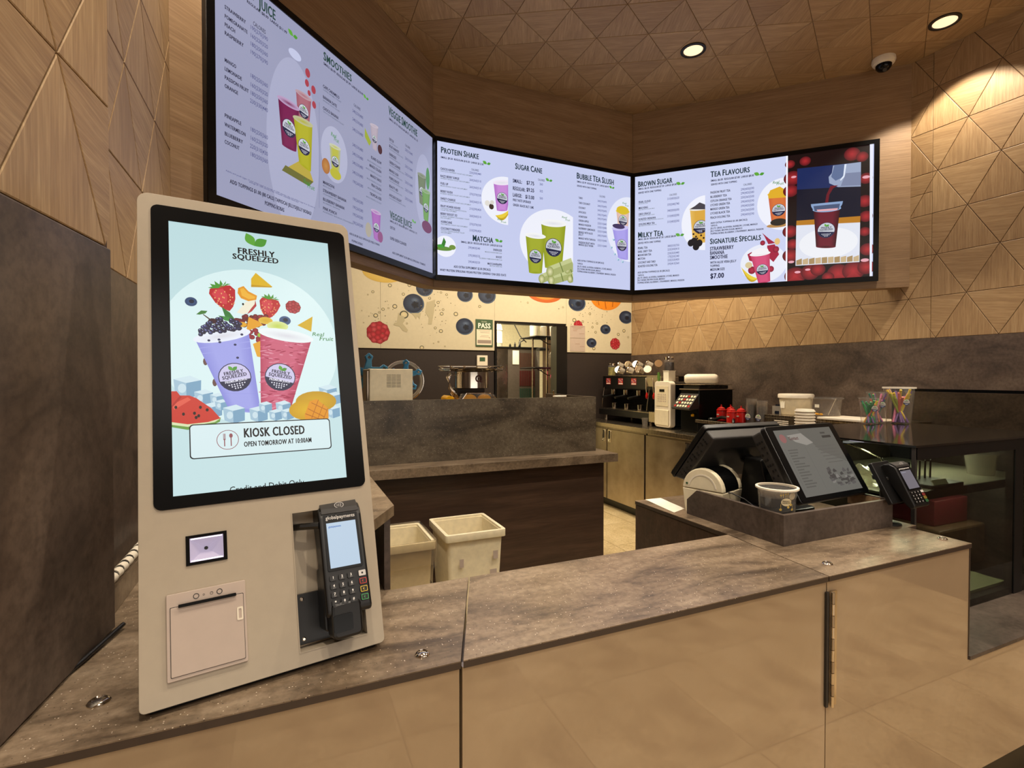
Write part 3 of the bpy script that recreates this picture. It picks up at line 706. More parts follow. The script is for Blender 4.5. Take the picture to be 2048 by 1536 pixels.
('T',0.0519,2.7183,0.1244,0.0071,'MILK BROWN SUGAR MILK','D',0),
('T',0.0521,2.6801,0.0933,0.0152,'OREO ORACLE','N',1),
('T',0.0521,2.67,0.1244,0.0071,'MILK OREO SUGAR OREO','D',0),
('T',0.0522,2.6398,0.1322,0.0152,'ROASTED OKINAWA','N',1),
('T',0.0523,2.6298,0.1899,0.0071,'MILK BROWN SUGAR, ROASTED OKINAWA','D',0),
('T',0.0524,2.5996,0.1235,0.0152,'OOLONG MILK TEA','N',1),
('T',0.0524,2.5895,0.139,0.0071,'MILK BROWN SUGAR, OOLONG','D',0),
('T',0.0468,2.5014,0.195,0.0425,'MILKY TEA','H',2),
('T',0.0469,2.4813,0.29,0.0142,'SMALL $6.50  REGULAR $7.50  LARGE $8.00','N',1),
('T',0.047,2.451,0.1768,0.0142,'SERVED WITH ONE TOPPING','N',1),
('T',0.0471,2.4107,0.0749,0.0162,'PEARL TEA','N',1),
('T',0.0472,2.3824,0.1091,0.0162,'EARL GREY TEA','N',1),
('T',0.0473,2.3542,0.1033,0.0162,'MOUNTAIN TEA','N',1),
('T',0.0475,2.3259,0.0573,0.0162,'MATCHA','N',1),
('T',0.0476,2.2956,0.1364,0.0162,'COCONUT AND TARO','N',1),
('T',0.0477,2.2663,0.1509,0.0162,'ROASTED OOLONG TEA','N',1),
('T',0.2738,2.4081,0.0879,0.0159,'380|550|750','V',0),
('T',0.2739,2.3804,0.0879,0.0159,'220|300|410','V',0),
('T',0.274,2.3508,0.0879,0.0159,'220|320|440','V',0),
('T',0.2741,2.3241,0.0879,0.0159,'170|250|340','V',0),
('T',0.2743,2.2974,0.0879,0.0159,'220|320|450','V',0),
('T',0.2744,2.2687,0.088,0.0159,'290|410|560','V',0),
('T',0.0459,2.218,0.2459,0.0132,'ADD EXTRA TOPPINGS $1.00 (80CALS)','N',1),
('T',0.046,2.1958,0.0495,0.0132,'TAPIOCA','N',1),
('T',0.046,2.1756,0.3158,0.0132,'JELLYS: GRASS, ALOEVERA, RAINBOW, LYCHEE, MANGO','N',1),
('T',0.0461,2.1564,0.2097,0.0132,'JELLY BOBAS: BROWN SUGAR, MANGO','N',1),
('T',0.0462,2.1361,0.3542,0.0132,'POPPING BOBAS: BLUEBERRY, STRAWBERRY, MANGO, PASSION','N',1),
('T',0.5857,2.9065,0.2711,0.0423,'TEA FLAVOURS','H',2),
('T',0.5868,2.8719,0.2975,0.0144,'SMALL $6.00  REGULAR $7.00  LARGE $8.00','N',1),
('T',0.5887,2.843,0.1808,0.0135,'SERVED WITH ONE TOPPING','N',1),
('T',0.8129,2.8109,0.0573,0.0141,'CALORIES','N',0),
('T',0.5846,2.7813,0.1392,0.0164,'PASSION FRUIT TEA','N',1),
('T',0.5848,2.7488,0.1155,0.0164,'BLUEBERRY TEA','N',1),
('T',0.5849,2.7172,0.148,0.0164,'CEYLON ORANGE TEA','N',1),
('T',0.5851,2.6865,0.1375,0.0164,'LYCHEE GREEN TEA','N',1),
('T',0.5853,2.6558,0.1331,0.0164,'MANGO GREEN TEA','N',1),
('T',0.5854,2.6242,0.1366,0.0164,'LYCHEE BLACK TEA','N',1),
('T',0.5856,2.5916,0.1375,0.0164,'PEACH OOLONG TEA','N',1),
('T',0.795,2.7777,0.0907,0.016,'290|430|590','V',0),
('T',0.7952,2.7495,0.0907,0.016,'290|420|580','V',0),
('T',0.7954,2.7185,0.0907,0.016,'250|360|500','V',0),
('T',0.7956,2.6866,0.0907,0.016,'290|430|590','V',0),
('T',0.7958,2.6556,0.0907,0.016,'290|420|580','V',0),
('T',0.796,2.6236,0.0907,0.016,'250|360|500','V',0),
('T',0.7962,2.5907,0.0908,0.016,'290|430|590','V',0),
('T',0.5876,2.553,0.2544,0.0125,'ADD EXTRA TOPPINGS $1.00 (80CALS)','N',1),
('T',0.5878,2.5329,0.0474,0.0125,'TAPIOCA','N',1),
('T',0.5879,2.5127,0.3225,0.0125,'JELLYS: GRASS, ALOEVERA, RAINBOW, LYCHEE, MANGO','N',1),
('T',0.588,2.4926,0.2201,0.0125,'JELLY BOBAS: BROWN SUGAR, MANGO','N',1),
('T',0.5881,2.4724,0.3621,0.0125,'POPPING BOBAS: BLUEBERRY, STRAWBERRY, MANGO, PASSION','N',1),
('T',0.584,2.4009,0.3507,0.0405,'SIGNATURE SPECIALS','H',2),
('T',0.5843,2.3519,0.1657,0.027,'STRAWBERRY','N',1),
('T',0.5845,2.3192,0.1008,0.027,'BANANA','N',1),
('T',0.5846,2.2855,0.1246,0.027,'SMOOTHIE','N',1),
('T',0.5866,2.2517,0.1822,0.0174,'WITH ALOE VERA JELLY','N',1),
('T',0.5868,2.2267,0.0662,0.0164,'TOPPING','N',1),
('T',0.5869,2.1979,0.1025,0.0183,'MEDIUM SIZE','N',1),
('T',0.5872,2.1411,0.0981,0.0367,'$7.00','N',1)],
'L':[
('E','#a8abc8',-1.2604,2.4326,0.1552,0.3846,'#a8abc8'),
('E','#b0b3ce',-0.9976,2.4962,0.0957,0.1357,'#b0b3ce'),
('E','#a6a9c6',-0.1528,2.5963,0.1045,0.2365,'#a6a9c6'),
('P','#8c90b0',[(-1.1048,2.7038),(-1.0999,2.7062),(-1.104,2.2031),(-1.1089,2.2016)]),
('cup',[(-1.2496,2.6856),(-1.155,2.6876),(-1.2376,2.5568),(-1.1701,2.5541)],{'c': '#9c5566','c2': '#aa6a78','rim': '#b89aa4'}),
('cup',[(-1.3523,2.6057),(-1.2317,2.6087),(-1.3319,2.411),(-1.2498,2.4125)],{'c': '#640e42','c2': '#771a50','rim': '#b89ac0'}),
('pine',[(-1.314,2.3469),(-1.234,2.3326)],{}),
('cup',[(-1.2647,2.5605),(-1.1489,2.572),(-1.2337,2.3697),(-1.1601,2.3556)],{'c': '#a3a016','c2': '#b0ad26','rim': '#b8b890'}),
('E','#a8404e',-1.1772,2.8021,0.0153,0.0204,'#a8404e'),
('E','#a8404e',-1.1822,2.7535,0.0125,0.0167,'#a8404e'),
('E','#a8404e',-1.1404,2.744,0.0143,0.0188,'#a8404e'),
('E','#a8404e',-1.1374,2.675,0.0129,0.017,'#a8404e'),
('E','#a8404e',-1.1687,2.7144,0.0098,0.013,'#a8404e'),
('cup',[(-1.0337,2.5351),(-0.9545,2.5407),(-1.0218,2.4153),(-0.965,2.4)],{'c': '#a9b09a','c2': '#b8b84a','rim': '#c5c9b0'}),
('E','#c08a4a',-1.0601,2.4187,0.0281,0.0371,'#a86a3a'),
('E','#b8b43a',-0.9917,2.4039,0.0404,0.0254,'#b8b43a'),
('cup',[(-0.7122,2.7778),(-0.6416,2.7894),(-0.692,2.6573),(-0.6559,2.6519)],{'c': '#a79aa8','c2': '#b5a8b6','rim': '#c0b4c2'}),
('P','#9aa83a',[(-0.7598,2.7368),(-0.7048,2.6819),(-0.721,2.6553),(-0.7601,2.6879)]),
('E','#4a2a34',-0.6255,2.6744,0.0206,0.0257,'#4a2a34'),
('cup',[(-0.7073,2.313),(-0.621,2.3132),(-0.6839,2.1643),(-0.634,2.1562)],{'c': '#9a5aa8','c2': '#a868b4','rim': '#c0a8c8'}),
('E','#8a4a7a',-0.6253,2.1839,0.0241,0.0309,'#8a4a7a'),
('E','#a8a090',-0.7321,2.1968,0.0257,0.0397,'#a8a090'),
('cup',[(-0.2294,2.6859),(-0.1296,2.6927),(-0.2087,2.5084),(-0.1532,2.5021)],{'c': '#5f6b50','c2': '#6c7a58','rim': '#8a9080'}),
('cup',[(-0.1796,2.5991),(-0.0792,2.6087),(-0.1582,2.4183),(-0.1034,2.4099)],{'c': '#5a8a3a','c2': '#6a9a48','rim': '#90a880'}),
('E','#6a2a52',-0.1198,2.3757,0.0608,0.0382,'#6a2a52'),
('E','#4a8a4a',-0.1067,2.6949,0.0233,0.0718,'#4a8a4a'),
('T',-1.0257,2.5811,0.0393,0.0197,'Real','S',3),
('T',-1.0037,2.5655,0.0359,0.0198,'Fruit','S',3),
('T',-1.2088,2.2854,0.0423,0.0217,'Real','S',3),
('T',-1.1862,2.2731,0.0467,0.0202,'Fruit','S',3),
('leaf',[(-1.2648,2.924)],{'s': 0.0255}),
('leaf',[(-0.7477,2.9034)],{'s': 0.0204}),
('leaf',[(-0.2738,2.3686)],{'s': 0.0204}),
('E','#c3c8e6',-1.2548,2.8411,0.0374,0.0213,'#c3c8e6'),
('T',-1.4498,2.923,0.0864,0.0467,'JUICE','H',2),
('T',-1.6231,2.9327,0.1507,0.0432,'FRESH','H',2),
('T',-1.5097,2.9038,0.2089,0.011,'REGULAR :$8.99  LARGE $11.99','N',1),
('T',-1.6117,2.8129,0.0959,0.014,'STRAWBERRY','N',1),
('T',-1.612,2.778,0.1046,0.014,'POMEGRANATE','N',1),
('T',-1.6123,2.7459,0.0477,0.014,'PEACH','N',1),
('T',-1.6127,2.7138,0.0856,0.014,'RASPBERRY','N',1),
('T',-1.6137,2.6098,0.0519,0.014,'MANGO','N',1),
('T',-1.614,2.5763,0.078,0.014,'LEMONADE','N',1),
('T',-1.6143,2.5435,0.1099,0.014,'PASSION FRUIT','N',1),
('T',-1.6146,2.5106,0.0603,0.014,'ORANGE','N',1),
('T',-1.6158,2.3974,0.0755,0.014,'PINEAPPLE','N',1),
('T',-1.6161,2.3625,0.0961,0.014,'WATERMELON','N',1),
('T',-1.6164,2.3275,0.0823,0.014,'BLUEBERRY','N',1),
('T',-1.6167,2.296,0.0662,0.014,'COCONUT','N',1),
('T',-1.4805,2.8322,0.0633,0.0164,'CALORIES','N',0),
('T',-1.4957,2.8087,0.0897,0.0163,'190|270|390','V',0),
('T',-1.496,2.7763,0.0897,0.0163,'160|220|320','V',0),
('T',-1.4964,2.7425,0.0897,0.0163,'180|250|360','V',0),
('T',-1.4967,2.7094,0.0897,0.0163,'190|270|390','V',0),
('T',-1.4976,2.6137,0.0897,0.0163,'180|250|360','V',0),
('T',-1.4979,2.5769,0.0898,0.0163,'160|230|320','V',0),
('T',-1.4982,2.5437,0.0898,0.0163,'180|250|360','V',0),
('T',-1.4985,2.5106,0.0898,0.0163,'230|330|440','V',0),
('T',-1.4996,2.3963,0.0898,0.0163,'180|250|360','V',0),
('T',-1.4999,2.361,0.0898,0.0163,'160|220|320','V',0),
('T',-1.5003,2.3278,0.0898,0.0163,'220|310|430','V',0),
('T',-1.5006,2.2953,0.0898,0.0163,'180|250|360','V',0),
('T',-1.613,2.1907,0.4775,0.0063,'Adults and youth (ages 13 and older) need an average of 2,000 calories a day, and children (ages 4 to 12) need an','V',0),
('T',-1.506,2.1845,0.2652,0.0066,'average of 1,500 calories a day. However, individual needs vary','V',0),
('T',-1.5949,2.1515,0.4355,0.0149,'ADD TOPPINGS $1.00 (80 CALS) TAPIOCA/ JELLYS/JELLY BOBAS/','N',1),
('T',-1.4284,2.1188,0.1052,0.0161,'POPPING BOBAS','N',1),
('T',-1.0736,2.9235,0.2074,0.0386,'SMOOTHIES','H',2),
('T',-1.0737,2.9,0.2997,0.0114,'SMALL $6.99  REGULAR $7.99  LARGE $10.99','N',1),
('T',-1.0784,2.788,0.1163,0.014,'CAFE CARAMELO','N',1),
('T',-1.0785,2.7749,0.1299,0.007,'COFFEE CARAMEL YOGURT','D',0),
('T',-1.0788,2.7365,0.0976,0.014,'BANANA DATE','N',1),
('T',-1.0789,2.7234,0.1204,0.007,'BANANA DATE YOGURT','D',0),
('T',-1.0792,2.6833,0.1096,0.014,'CHOCO BANANA','N',1),
('T',-1.0793,2.6702,0.1505,0.007,'CHOCOLATE BANANA YOGURT','D',0),
('T',-1.0821,2.3276,0.0805,0.014,'MANGOVA','N',1),
('T',-1.0822,2.3145,0.0596,0.007,'MANGO GUAVA','D',0),
('T',-1.0824,2.2882,0.1688,0.014,'STRAWBERRY BANANA','N',1),
('T',-1.0825,2.2751,0.1233,0.007,'STRAWBERRY BANANA','D',0),
('T',-1.0827,2.2462,0.1549,0.014,'BLUEBERRY BANANA','N',1),
('T',-1.0828,2.2331,0.1206,0.007,'BLUEBERRY BANANA','D',0),
('T',-1.0831,2.2024,0.0977,0.014,'PINK PUNCH','N',1),
('T',-1.0832,2.1893,0.229,0.007,'RASPBERRY BANANA STRAWBERRY','D',0),
('T',-0.8525,2.8087,0.0549,0.0133,'CALORIES','N',0),
('T',-0.863,2.7736,0.088,0.0152,'240|330|480','V',0),
('T',-0.8633,2.7302,0.088,0.0152,'240|330|480','V',0),
('T',-0.8637,2.6792,0.088,0.0152,'240|330|480','V',0),
('T',-0.8643,2.5981,0.088,0.0152,'240|330|480','V',0),
('T',-0.8646,2.5527,0.088,0.0152,'240|330|480','V',0),
('T',-0.8649,2.5055,0.0881,0.0152,'240|330|480','V',0),
('T',-0.8653,2.4564,0.0881,0.0152,'240|330|480','V',0),
('T',-0.8657,2.4072,0.0881,0.0152,'190|260|380','V',0),
('T',-0.8663,2.3174,0.0881,0.0152,'190|260|380','V',0),
('T',-0.8666,2.2748,0.0881,0.0152,'190|260|380','V',0),
('T',-0.8669,2.237,0.0881,0.0152,'190|260|380','V',0),
('T',-0.8672,2.1944,0.0882,0.0152,'190|260|380','V',0),
('T',-0.7086,2.5929,0.0946,0.015,'ISLAND GLOW','N',1),
('T',-0.7406,2.5686,0.1264,0.0079,'MANGO PINEAPPLE COCONUT','D',0),
('T',-0.7218,2.5443,0.1074,0.0149,'MANGO COLADA','N',1),
('T',-0.7535,2.5206,0.139,0.0079,'MANGO PINEAPPLE COCONUT','D',0),
('T',-0.7141,2.4917,0.0994,0.015,'MANGO TANGO','N',1),
('T',-0.746,2.4684,0.1312,0.0079,'MANGO PINEAPPLE COCONUT','D',0),
('T',-0.7064,2.4427,0.0914,0.015,'PINA COLADA','N',1),
('T',-0.7385,2.4199,0.1233,0.0079,'MANGO PINEAPPLE COCONUT','D',0),
('T',-0.7196,2.3906,0.1042,0.015,'TROPICAL KISS','N',1),
('T',-0.7514,2.3685,0.1359,0.0079,'MANGO PINEAPPLE COCONUT','D',0),
('T',-0.5421,2.912,0.3074,0.0463,'VEGGIE SMOOTHIE','H',2),
('T',-0.5387,2.8823,0.3103,0.0116,'SMALL $7.75  REGULAR $8.75  LARGE $11.75','N',1),
('T',-0.5377,2.7645,0.0455,0.0148,'DETOX','N',1),
('T',-0.5377,2.7508,0.0866,0.0074,'KALE BANANA PINEAPPLE APPLE','D',0),
('T',-0.5379,2.7256,0.0999,0.0148,'BLUE HARVEST','N',1),
('T',-0.538,2.712,0.1423,0.0074,'KALE BANANA PINEAPPLE APPLE','D',0),
('T',-0.5382,2.6784,0.0696,0.0148,'ENERGIZE','N',1),
('T',-0.5383,2.6647,0.1114,0.0074,'KALE BANANA PINEAPPLE APPLE','D',0),
('T',-0.5385,2.6332,0.1114,0.0148,'GREEN CLEANSE','N',1),
('T',-0.5386,2.6195,0.1542,0.0074,'KALE BANANA PINEAPPLE APPLE','D',0),
('T',-0.5388,2.5859,0.0923,0.0148,'MANGO LUSH','N',1),
('T',-0.5389,2.5723,0.1346,0.0074,'KALE BANANA PINEAPPLE APPLE','D',0),
('T',-0.5391,2.5418,0.1018,0.0148,'PURPLE BOOST','N',1),
('T',-0.5391,2.5281,0.1444,0.0074,'KALE BANANA PINEAPPLE APPLE','D',0),
('T',-0.5394,2.4944,0.0885,0.0148,'BEAUTY AID','N',1),
('T',-0.5394,2.4808,0.1308,0.0074,'KALE BANANA PINEAPPLE APPLE','D',0),
('T',-0.5397,2.4419,0.1249,0.0148,'AVOCADO DELIGHT','N',1),
('T',-0.5398,2.4282,0.1681,0.0074,'KALE BANANA PINEAPPLE APPLE','D',0),
('T',-0.3735,2.7988,0.0544,0.0133,'CALORIES','N',0),
('T',-0.3756,2.7704,0.0852,0.0155,'230|310|440','V',0),
('T',-0.3759,2.7185,0.0852,0.0155,'230|310|440','V',0),
('T',-0.3762,2.6711,0.0853,0.0155,'230|310|440','V',0),
('T',-0.3765,2.6236,0.0853,0.0155,'230|310|440','V',0),
('T',-0.3768,2.5739,0.0853,0.0155,'230|310|440','V',0),
('T',-0.377,2.5275,0.0853,0.0155,'230|310|440','V',0),
('T',-0.3773,2.4756,0.0853,0.0155,'230|310|440','V',0),
('T',-0.5333,2.3176,0.2321,0.0423,'VEGGIE JUICE','H',2),
('T',-0.5334,2.2965,0.2911,0.0106,'SMALL $7.75  REGULAR $8.75  LARGE $11.75','N',1),
('T',-0.5318,2.2579,0.0495,0.0148,'DETOX','N',1),
('T',-0.5322,2.1945,0.1692,0.0159,'SUPER GREEN CLEANSER','N',1),
('T',-0.5109,2.1169,0.3716,0.0117,'ADD SUPPLEMENT $2.00 (80CALS) SPIRULINA / TURMERIC','N',1),
('T',-0.8907,2.1317,0.2566,0.0104,'ADD $1.00 (80 CALS) TAPIOCA/ JELLYS/JELLY BOBAS/','N',1),
('T',-0.8737,2.0983,0.0894,0.0114,'POPPING BOBAS','N',1)],
'K':[
('E','#dff7f8',0.1755,0.5657,0.1495,0.1483,'#dff7f8'),
('leaf',[(0.1827,0.7736)],{'s': 0.028,'up': 1}),
('P','#35604a',[(0.158,0.7658),(0.1803,0.764),(0.1803,0.7651),(0.158,0.7647)]),
('P','#35604a',[(0.1871,0.7651),(0.2123,0.7658),(0.2124,0.7669),(0.187,0.764)]),
('T',0.1536,0.7456,0.0651,0.0118,'FRESHLY','B',1),
('T',0.1447,0.7336,0.0807,0.0105,'SQUEEZED','B',1),
('E','#c9dde2',0.0768,0.6417,0.0097,0.009,'#c9dde2'),
('E','#3f5f8c',0.0768,0.6417,0.0092,0.0084,'#27406a'),
('E','#101c38',0.0776,0.6424,0.0041,0.0039,'#101c38'),
('straw',[(0.1283,0.6545)],{'s': 0.034,'r': 0.3}),
('straw',[(0.2032,0.6408)],{'s': 0.029,'r': -0.15}),
('P','#e2b71c',[(0.1829,0.7093),(0.2107,0.684),(0.2091,0.6821),(0.1738,0.6801),(0.1745,0.6963)]),
('P','#c89a10',[(0.174,0.6842),(0.2107,0.684),(0.2091,0.6821),(0.1738,0.6794)]),
('P','#e89a18',[(0.1518,0.6751),(0.161,0.6801),(0.1691,0.6701),(0.1832,0.6629),(0.1814,0.6543),(0.1683,0.6504),(0.1558,0.6553),(0.1506,0.6649)]),
('P','#f4b83a',[(0.1551,0.6737),(0.1608,0.676),(0.1676,0.6665),(0.1802,0.6603),(0.1786,0.6567),(0.1685,0.6548),(0.1574,0.6605)]),
('P','#f6f0d8',[(0.1478,0.6265),(0.1566,0.6387),(0.164,0.6494),(0.1799,0.6541),(0.1809,0.6424),(0.1732,0.6317),(0.1588,0.624)]),
('P','#b8343a',[(0.1799,0.6541),(0.1814,0.6424),(0.1732,0.631),(0.1645,0.6244),(0.172,0.6366),(0.1784,0.6455)]),
('E','#1c140a',0.1588,0.6439,0.0017,0.0025,'#1c140a'),
('rasp',[(0.2462,0.6453)],{'s': 0.0145}),
('E','#27406a',0.2298,0.6163,0.0104,0.0091,'#3f5f8c'),
('E','#101c38',0.2308,0.6178,0.0046,0.0039,'#101c38'),
('P','#d8b018',[(0.2815,0.6282),(0.2768,0.5962),(0.2517,0.608)]),
('P','#3f7d33',[(0.084,0.6186),(0.0918,0.6264),(0.1014,0.6262),(0.0982,0.6212),(0.0891,0.6183)]),
('P','#4d3a20',[(0.0948,0.62),(0.1019,0.6144),(0.1083,0.6091),(0.1075,0.6075),(0.1008,0.6124),(0.0942,0.6187)]),
('P','#2c7a34',[(0.1237,0.636),(0.1368,0.6256),(0.1446,0.6131),(0.139,0.6095),(0.1297,0.6137)]),
('P','#3c8f3e',[(0.1178,0.6187),(0.1338,0.6173),(0.143,0.6081),(0.1282,0.6098)]),
('E','#3b0e1c',0.109,0.6076,0.0074,0.0054,'#3b0e1c'),
('E','#9a1626',0.1619,0.6189,0.0042,0.0041,'#5a0c18'),
('E','#7a1020',0.1483,0.6104,0.0041,0.004,'#5a0c18'),
('E','#b82432',0.1752,0.6046,0.0043,0.0041,'#5a0c18'),
('E','#9a1626',0.1465,0.6122,0.0041,0.004,'#5a0c18'),
('E','#9a1626',0.1571,0.6106,0.0042,0.0041,'#5a0c18'),
('E','#b82432',0.1892,0.6213,0.0044,0.0041,'#5a0c18'),
('E','#9a1626',0.178,0.6113,0.0043,0.0041,'#5a0c18'),
('E','#b82432',0.1753,0.6149,0.0043,0.0041,'#5a0c18'),
('E','#7a1020',0.1467,0.6039,0.0041,0.004,'#5a0c18'),
('E','#7a1020',0.1666,0.6114,0.0042,0.0041,'#5a0c18'),
('E','#9a1626',0.1741,0.6091,0.0043,0.0041,'#5a0c18'),
('E','#7a1020',0.1753,0.61,0.0043,0.0041,'#5a0c18'),
('E','#9a1626',0.1495,0.607,0.0042,0.004,'#5a0c18'),
('E','#5a0c18',0.1775,0.613,0.0043,0.0041,'#5a0c18'),
('E','#5a0c18',0.1861,0.6142,0.0043,0.0041,'#5a0c18'),
('E','#b82432',0.1638,0.6171,0.0042,0.0041,'#5a0c18'),
('E','#7a1020',0.1821,0.6184,0.0043,0.0041,'#5a0c18'),
('E','#5a0c18',0.1721,0.6051,0.0043,0.0041,'#5a0c18'),
('E','#9a1626',0.1593,0.6023,0.0042,0.004,'#5a0c18'),
('E','#7a1020',0.172,0.6193,0.0043,0.0041,'#5a0c18'),
('E','#9a1626',0.1525,0.6116,0.0042,0.004,'#5a0c18'),
('E','#7a1020',0.1967,0.6227,0.0044,0.0042,'#5a0c18'),
('E','#5a0c18',0.1626,0.615,0.0042,0.0041,'#5a0c18'),
('E','#9a1626',0.1754,0.6137,0.0043,0.0041,'#5a0c18'),
('E','#9a1626',0.1954,0.6146,0.0044,0.0041,'#5a0c18'),
('E','#5a0c18',0.1475,0.6071,0.0041,0.004,'#5a0c18'),
('E','#7a1020',0.1596,0.6141,0.0042,0.0041,'#5a0c18'),
('E','#b82432',0.1457,0.6116,0.0041,0.004,'#5a0c18'),
('E','#b82432',0.177,0.613,0.0043,0.0041,'#5a0c18'),
('E','#b82432',0.1859,0.621,0.0044,0.0041,'#5a0c18'),
('E','#5a0c18',0.1652,0.6039,0.0042,0.0041,'#5a0c18'),
('E','#7a1020',0.1488,0.6121,0.0042,0.004,'#5a0c18'),
('E','#7a1020',0.1917,0.6074,0.0044,0.0041,'#5a0c18'),
('E','#5a0c18',0.1818,0.6035,0.0043,0.0041,'#5a0c18'),
('E','#b82432',0.1964,0.6212,0.0044,0.0042,'#5a0c18'),
('E','#9a1626',0.1523,0.6082,0.0042,0.004,'#5a0c18'),
('E','#7a1020',0.1701,0.6107,0.0043,0.0041,'#5a0c18'),
('E','#7a1020',0.1596,0.6188,0.0042,0.0041,'#5a0c18'),
('E','#b82432',0.1771,0.6166,0.0043,0.0041,'#5a0c18'),
('E','#9a1626',0.1813,0.6129,0.0043,0.0041,'#5a0c18'),
('E','#5a0c18',0.1684,0.605,0.0042,0.0041,'#5a0c18'),
('E','#5a0c18',0.1656,0.6143,0.0042,0.0041,'#5a0c18'),
('E','#9a1626',0.1787,0.6218,0.0043,0.0041,'#5a0c18'),
('E','#9a1626',0.1976,0.6155,0.0044,0.0042,'#5a0c18'),
('E','#9a1626',0.1628,0.6209,0.0042,0.0041,'#5a0c18'),
('E','#7a1020',0.1746,0.612,0.0043,0.0041,'#5a0c18'),
('E','#b3202e',0.1687,0.59,0.0051,0.0047,'#7a1020'),
('E','#b3202e',0.1799,0.5872,0.0052,0.0047,'#7a1020'),
('E','#b3202e',0.1711,0.5802,0.0051,0.0047,'#7a1020'),
('E','#b3202e',0.1823,0.5781,0.0052,0.0047,'#7a1020'),
('E','#b3202e',0.1773,0.5937,0.0051,0.0047,'#7a1020'),
('E','#b3202e',0.1822,0.5741,0.0052,0.0047,'#7a1020'),
('E','#b3202e',0.1669,0.5817,0.0051,0.0047,'#7a1020'),
('P','#e9a31c',[(0.1671,0.6196),(0.1852,0.6108),(0.1907,0.6044),(0.166,0.5931),(0.1628,0.5962)]),
('E','#d8a81c',0.1955,0.6141,0.0124,0.007,'#e8c040'),
('E','#c5d850',0.2162,0.6042,0.0187,0.0097,'#e2eca0'),
('E','#e6a820',0.1553,0.604,0.0084,0.005,'#e6a820'),
('P','#e8a820',[(0.1719,0.5672),(0.1864,0.5743),(0.1864,0.5416),(0.1779,0.543)]),
('E','#9fc23c',0.1849,0.5848,0.0046,0.0044,'#9fc23c'),
('E','#6a4a44',0.109,0.4945,0.0036,0.0071,'#6a4a44'),
('E','#6a4a44',0.0959,0.5323,0.0036,0.0071,'#6a4a44'),
('ice',[(0.0688,0.4868)],{'s': 0.04}),
('ice',[(0.0919,0.4685)],{'s': 0.028}),
('ice',[(0.112,0.4651)],{'s': 0.022}),
('ice',[(0.1051,0.4458)],{'s': 0.028}),
('ice',[(0.3002,0.472)],{'s': 0.034}),
('ice',[(0.3123,0.4615)],{'s': 0.026}),
('ice',[(0.3071,0.4347)],{'s': 0.026}),
('ice',[(0.1181,0.4543)],{'s': 0.02}),
('cup',[(0.0817,0.5716),(0.1659,0.5905),(0.1282,0.448),(0.1795,0.4399)],{'c': '#8c8fe0','c2': '#a4a8ee','rim': '#eef4ff','logo': 2,'oz': 1}),
('E','#2a2d5e',0.1268,0.5898,0.004,0.0037,'#0e0e2c'),
('E','#9aa0d8',0.1258,0.591,0.0011,0.0009,'#9aa0d8'),
('E','#14143a',0.1269,0.592,0.004,0.0037,'#0e0e2c'),
('E','#9aa0d8',0.1259,0.5932,0.0011,0.0009,'#9aa0d8'),
('E','#4a4f88',0.1495,0.6027,0.0041,0.0037,'#0e0e2c'),
('E','#9aa0d8',0.1485,0.604,0.0011,0.0009,'#9aa0d8'),
('E','#4a4f88',0.0961,0.5957,0.0039,0.0036,'#0e0e2c'),
('E','#9aa0d8',0.0951,0.5969,0.001,0.0009,'#9aa0d8'),
('E','#2a2d5e',0.1185,0.5946,0.004,0.0036,'#0e0e2c'),
('E','#9aa0d8',0.1175,0.5958,0.0011,0.0009,'#9aa0d8'),
('E','#14143a',0.0946,0.5856,0.0039,0.0036,'#0e0e2c'),
('E','#9aa0d8',0.0936,0.5868,0.001,0.0009,'#9aa0d8'),
('E','#1c1c4a',0.1187,0.6055,0.004,0.0036,'#0e0e2c'),
('E','#9aa0d8',0.1177,0.6068,0.0011,0.0009,'#9aa0d8'),
('E','#14143a',0.1014,0.6023,0.0039,0.0036,'#0e0e2c'),
('E','#9aa0d8',0.1004,0.6035,0.001,0.0009,'#9aa0d8'),
('E','#1c1c4a',0.0975,0.591,0.0039,0.0036,'#0e0e2c'),
('E','#9aa0d8',0.0965,0.5922,0.001,0.0009,'#9aa0d8'),
('E','#1c1c4a',0.1364,0.5974,0.0041,0.0037,'#0e0e2c'),
('E','#9aa0d8',0.1354,0.5986,0.0011,0.0009,'#9aa0d8'),
('E','#14143a',0.1323,0.596,0.0041,0.0037,'#0e0e2c'),
('E','#9aa0d8',0.1313,0.5972,0.0011,0.0009,'#9aa0d8'),
('E','#2a2d5e',0.1463,0.599,0.0041,0.0037,'#0e0e2c'),
('E','#9aa0d8',0.1452,0.6002,0.0011,0.0009,'#9aa0d8'),
('E','#14143a',0.1222,0.6089,0.004,0.0037,'#0e0e2c'),
('E','#9aa0d8',0.1212,0.6102,0.0011,0.0009,'#9aa0d8'),
('E','#2a2d5e',0.1288,0.6051,0.004,0.0037,'#0e0e2c'),
('E','#9aa0d8',0.1278,0.6063,0.0011,0.0009,'#9aa0d8'),
('E','#2a2d5e',0.1399,0.6092,0.0041,0.0037,'#0e0e2c'),
('E','#9aa0d8',0.1389,0.6105,0.0011,0.0009,'#9aa0d8'),
('E','#1c1c4a',0.1008,0.592,0.0039,0.0036,'#0e0e2c'),
('E','#9aa0d8',0.0998,0.5932,0.001,0.0009,'#9aa0d8'),
('E','#4a4f88',0.1519,0.6049,0.0042,0.0037,'#0e0e2c'),
('E','#9aa0d8',0.1508,0.6061,0.0011,0.0009,'#9aa0d8'),
('E','#14143a',0.1047,0.5989,0.0039,0.0036,'#0e0e2c'),
('E','#9aa0d8',0.1037,0.6001,0.001,0.0009,'#9aa0d8'),
('E','#14143a',0.1169,0.6119,0.004,0.0036,'#0e0e2c'),
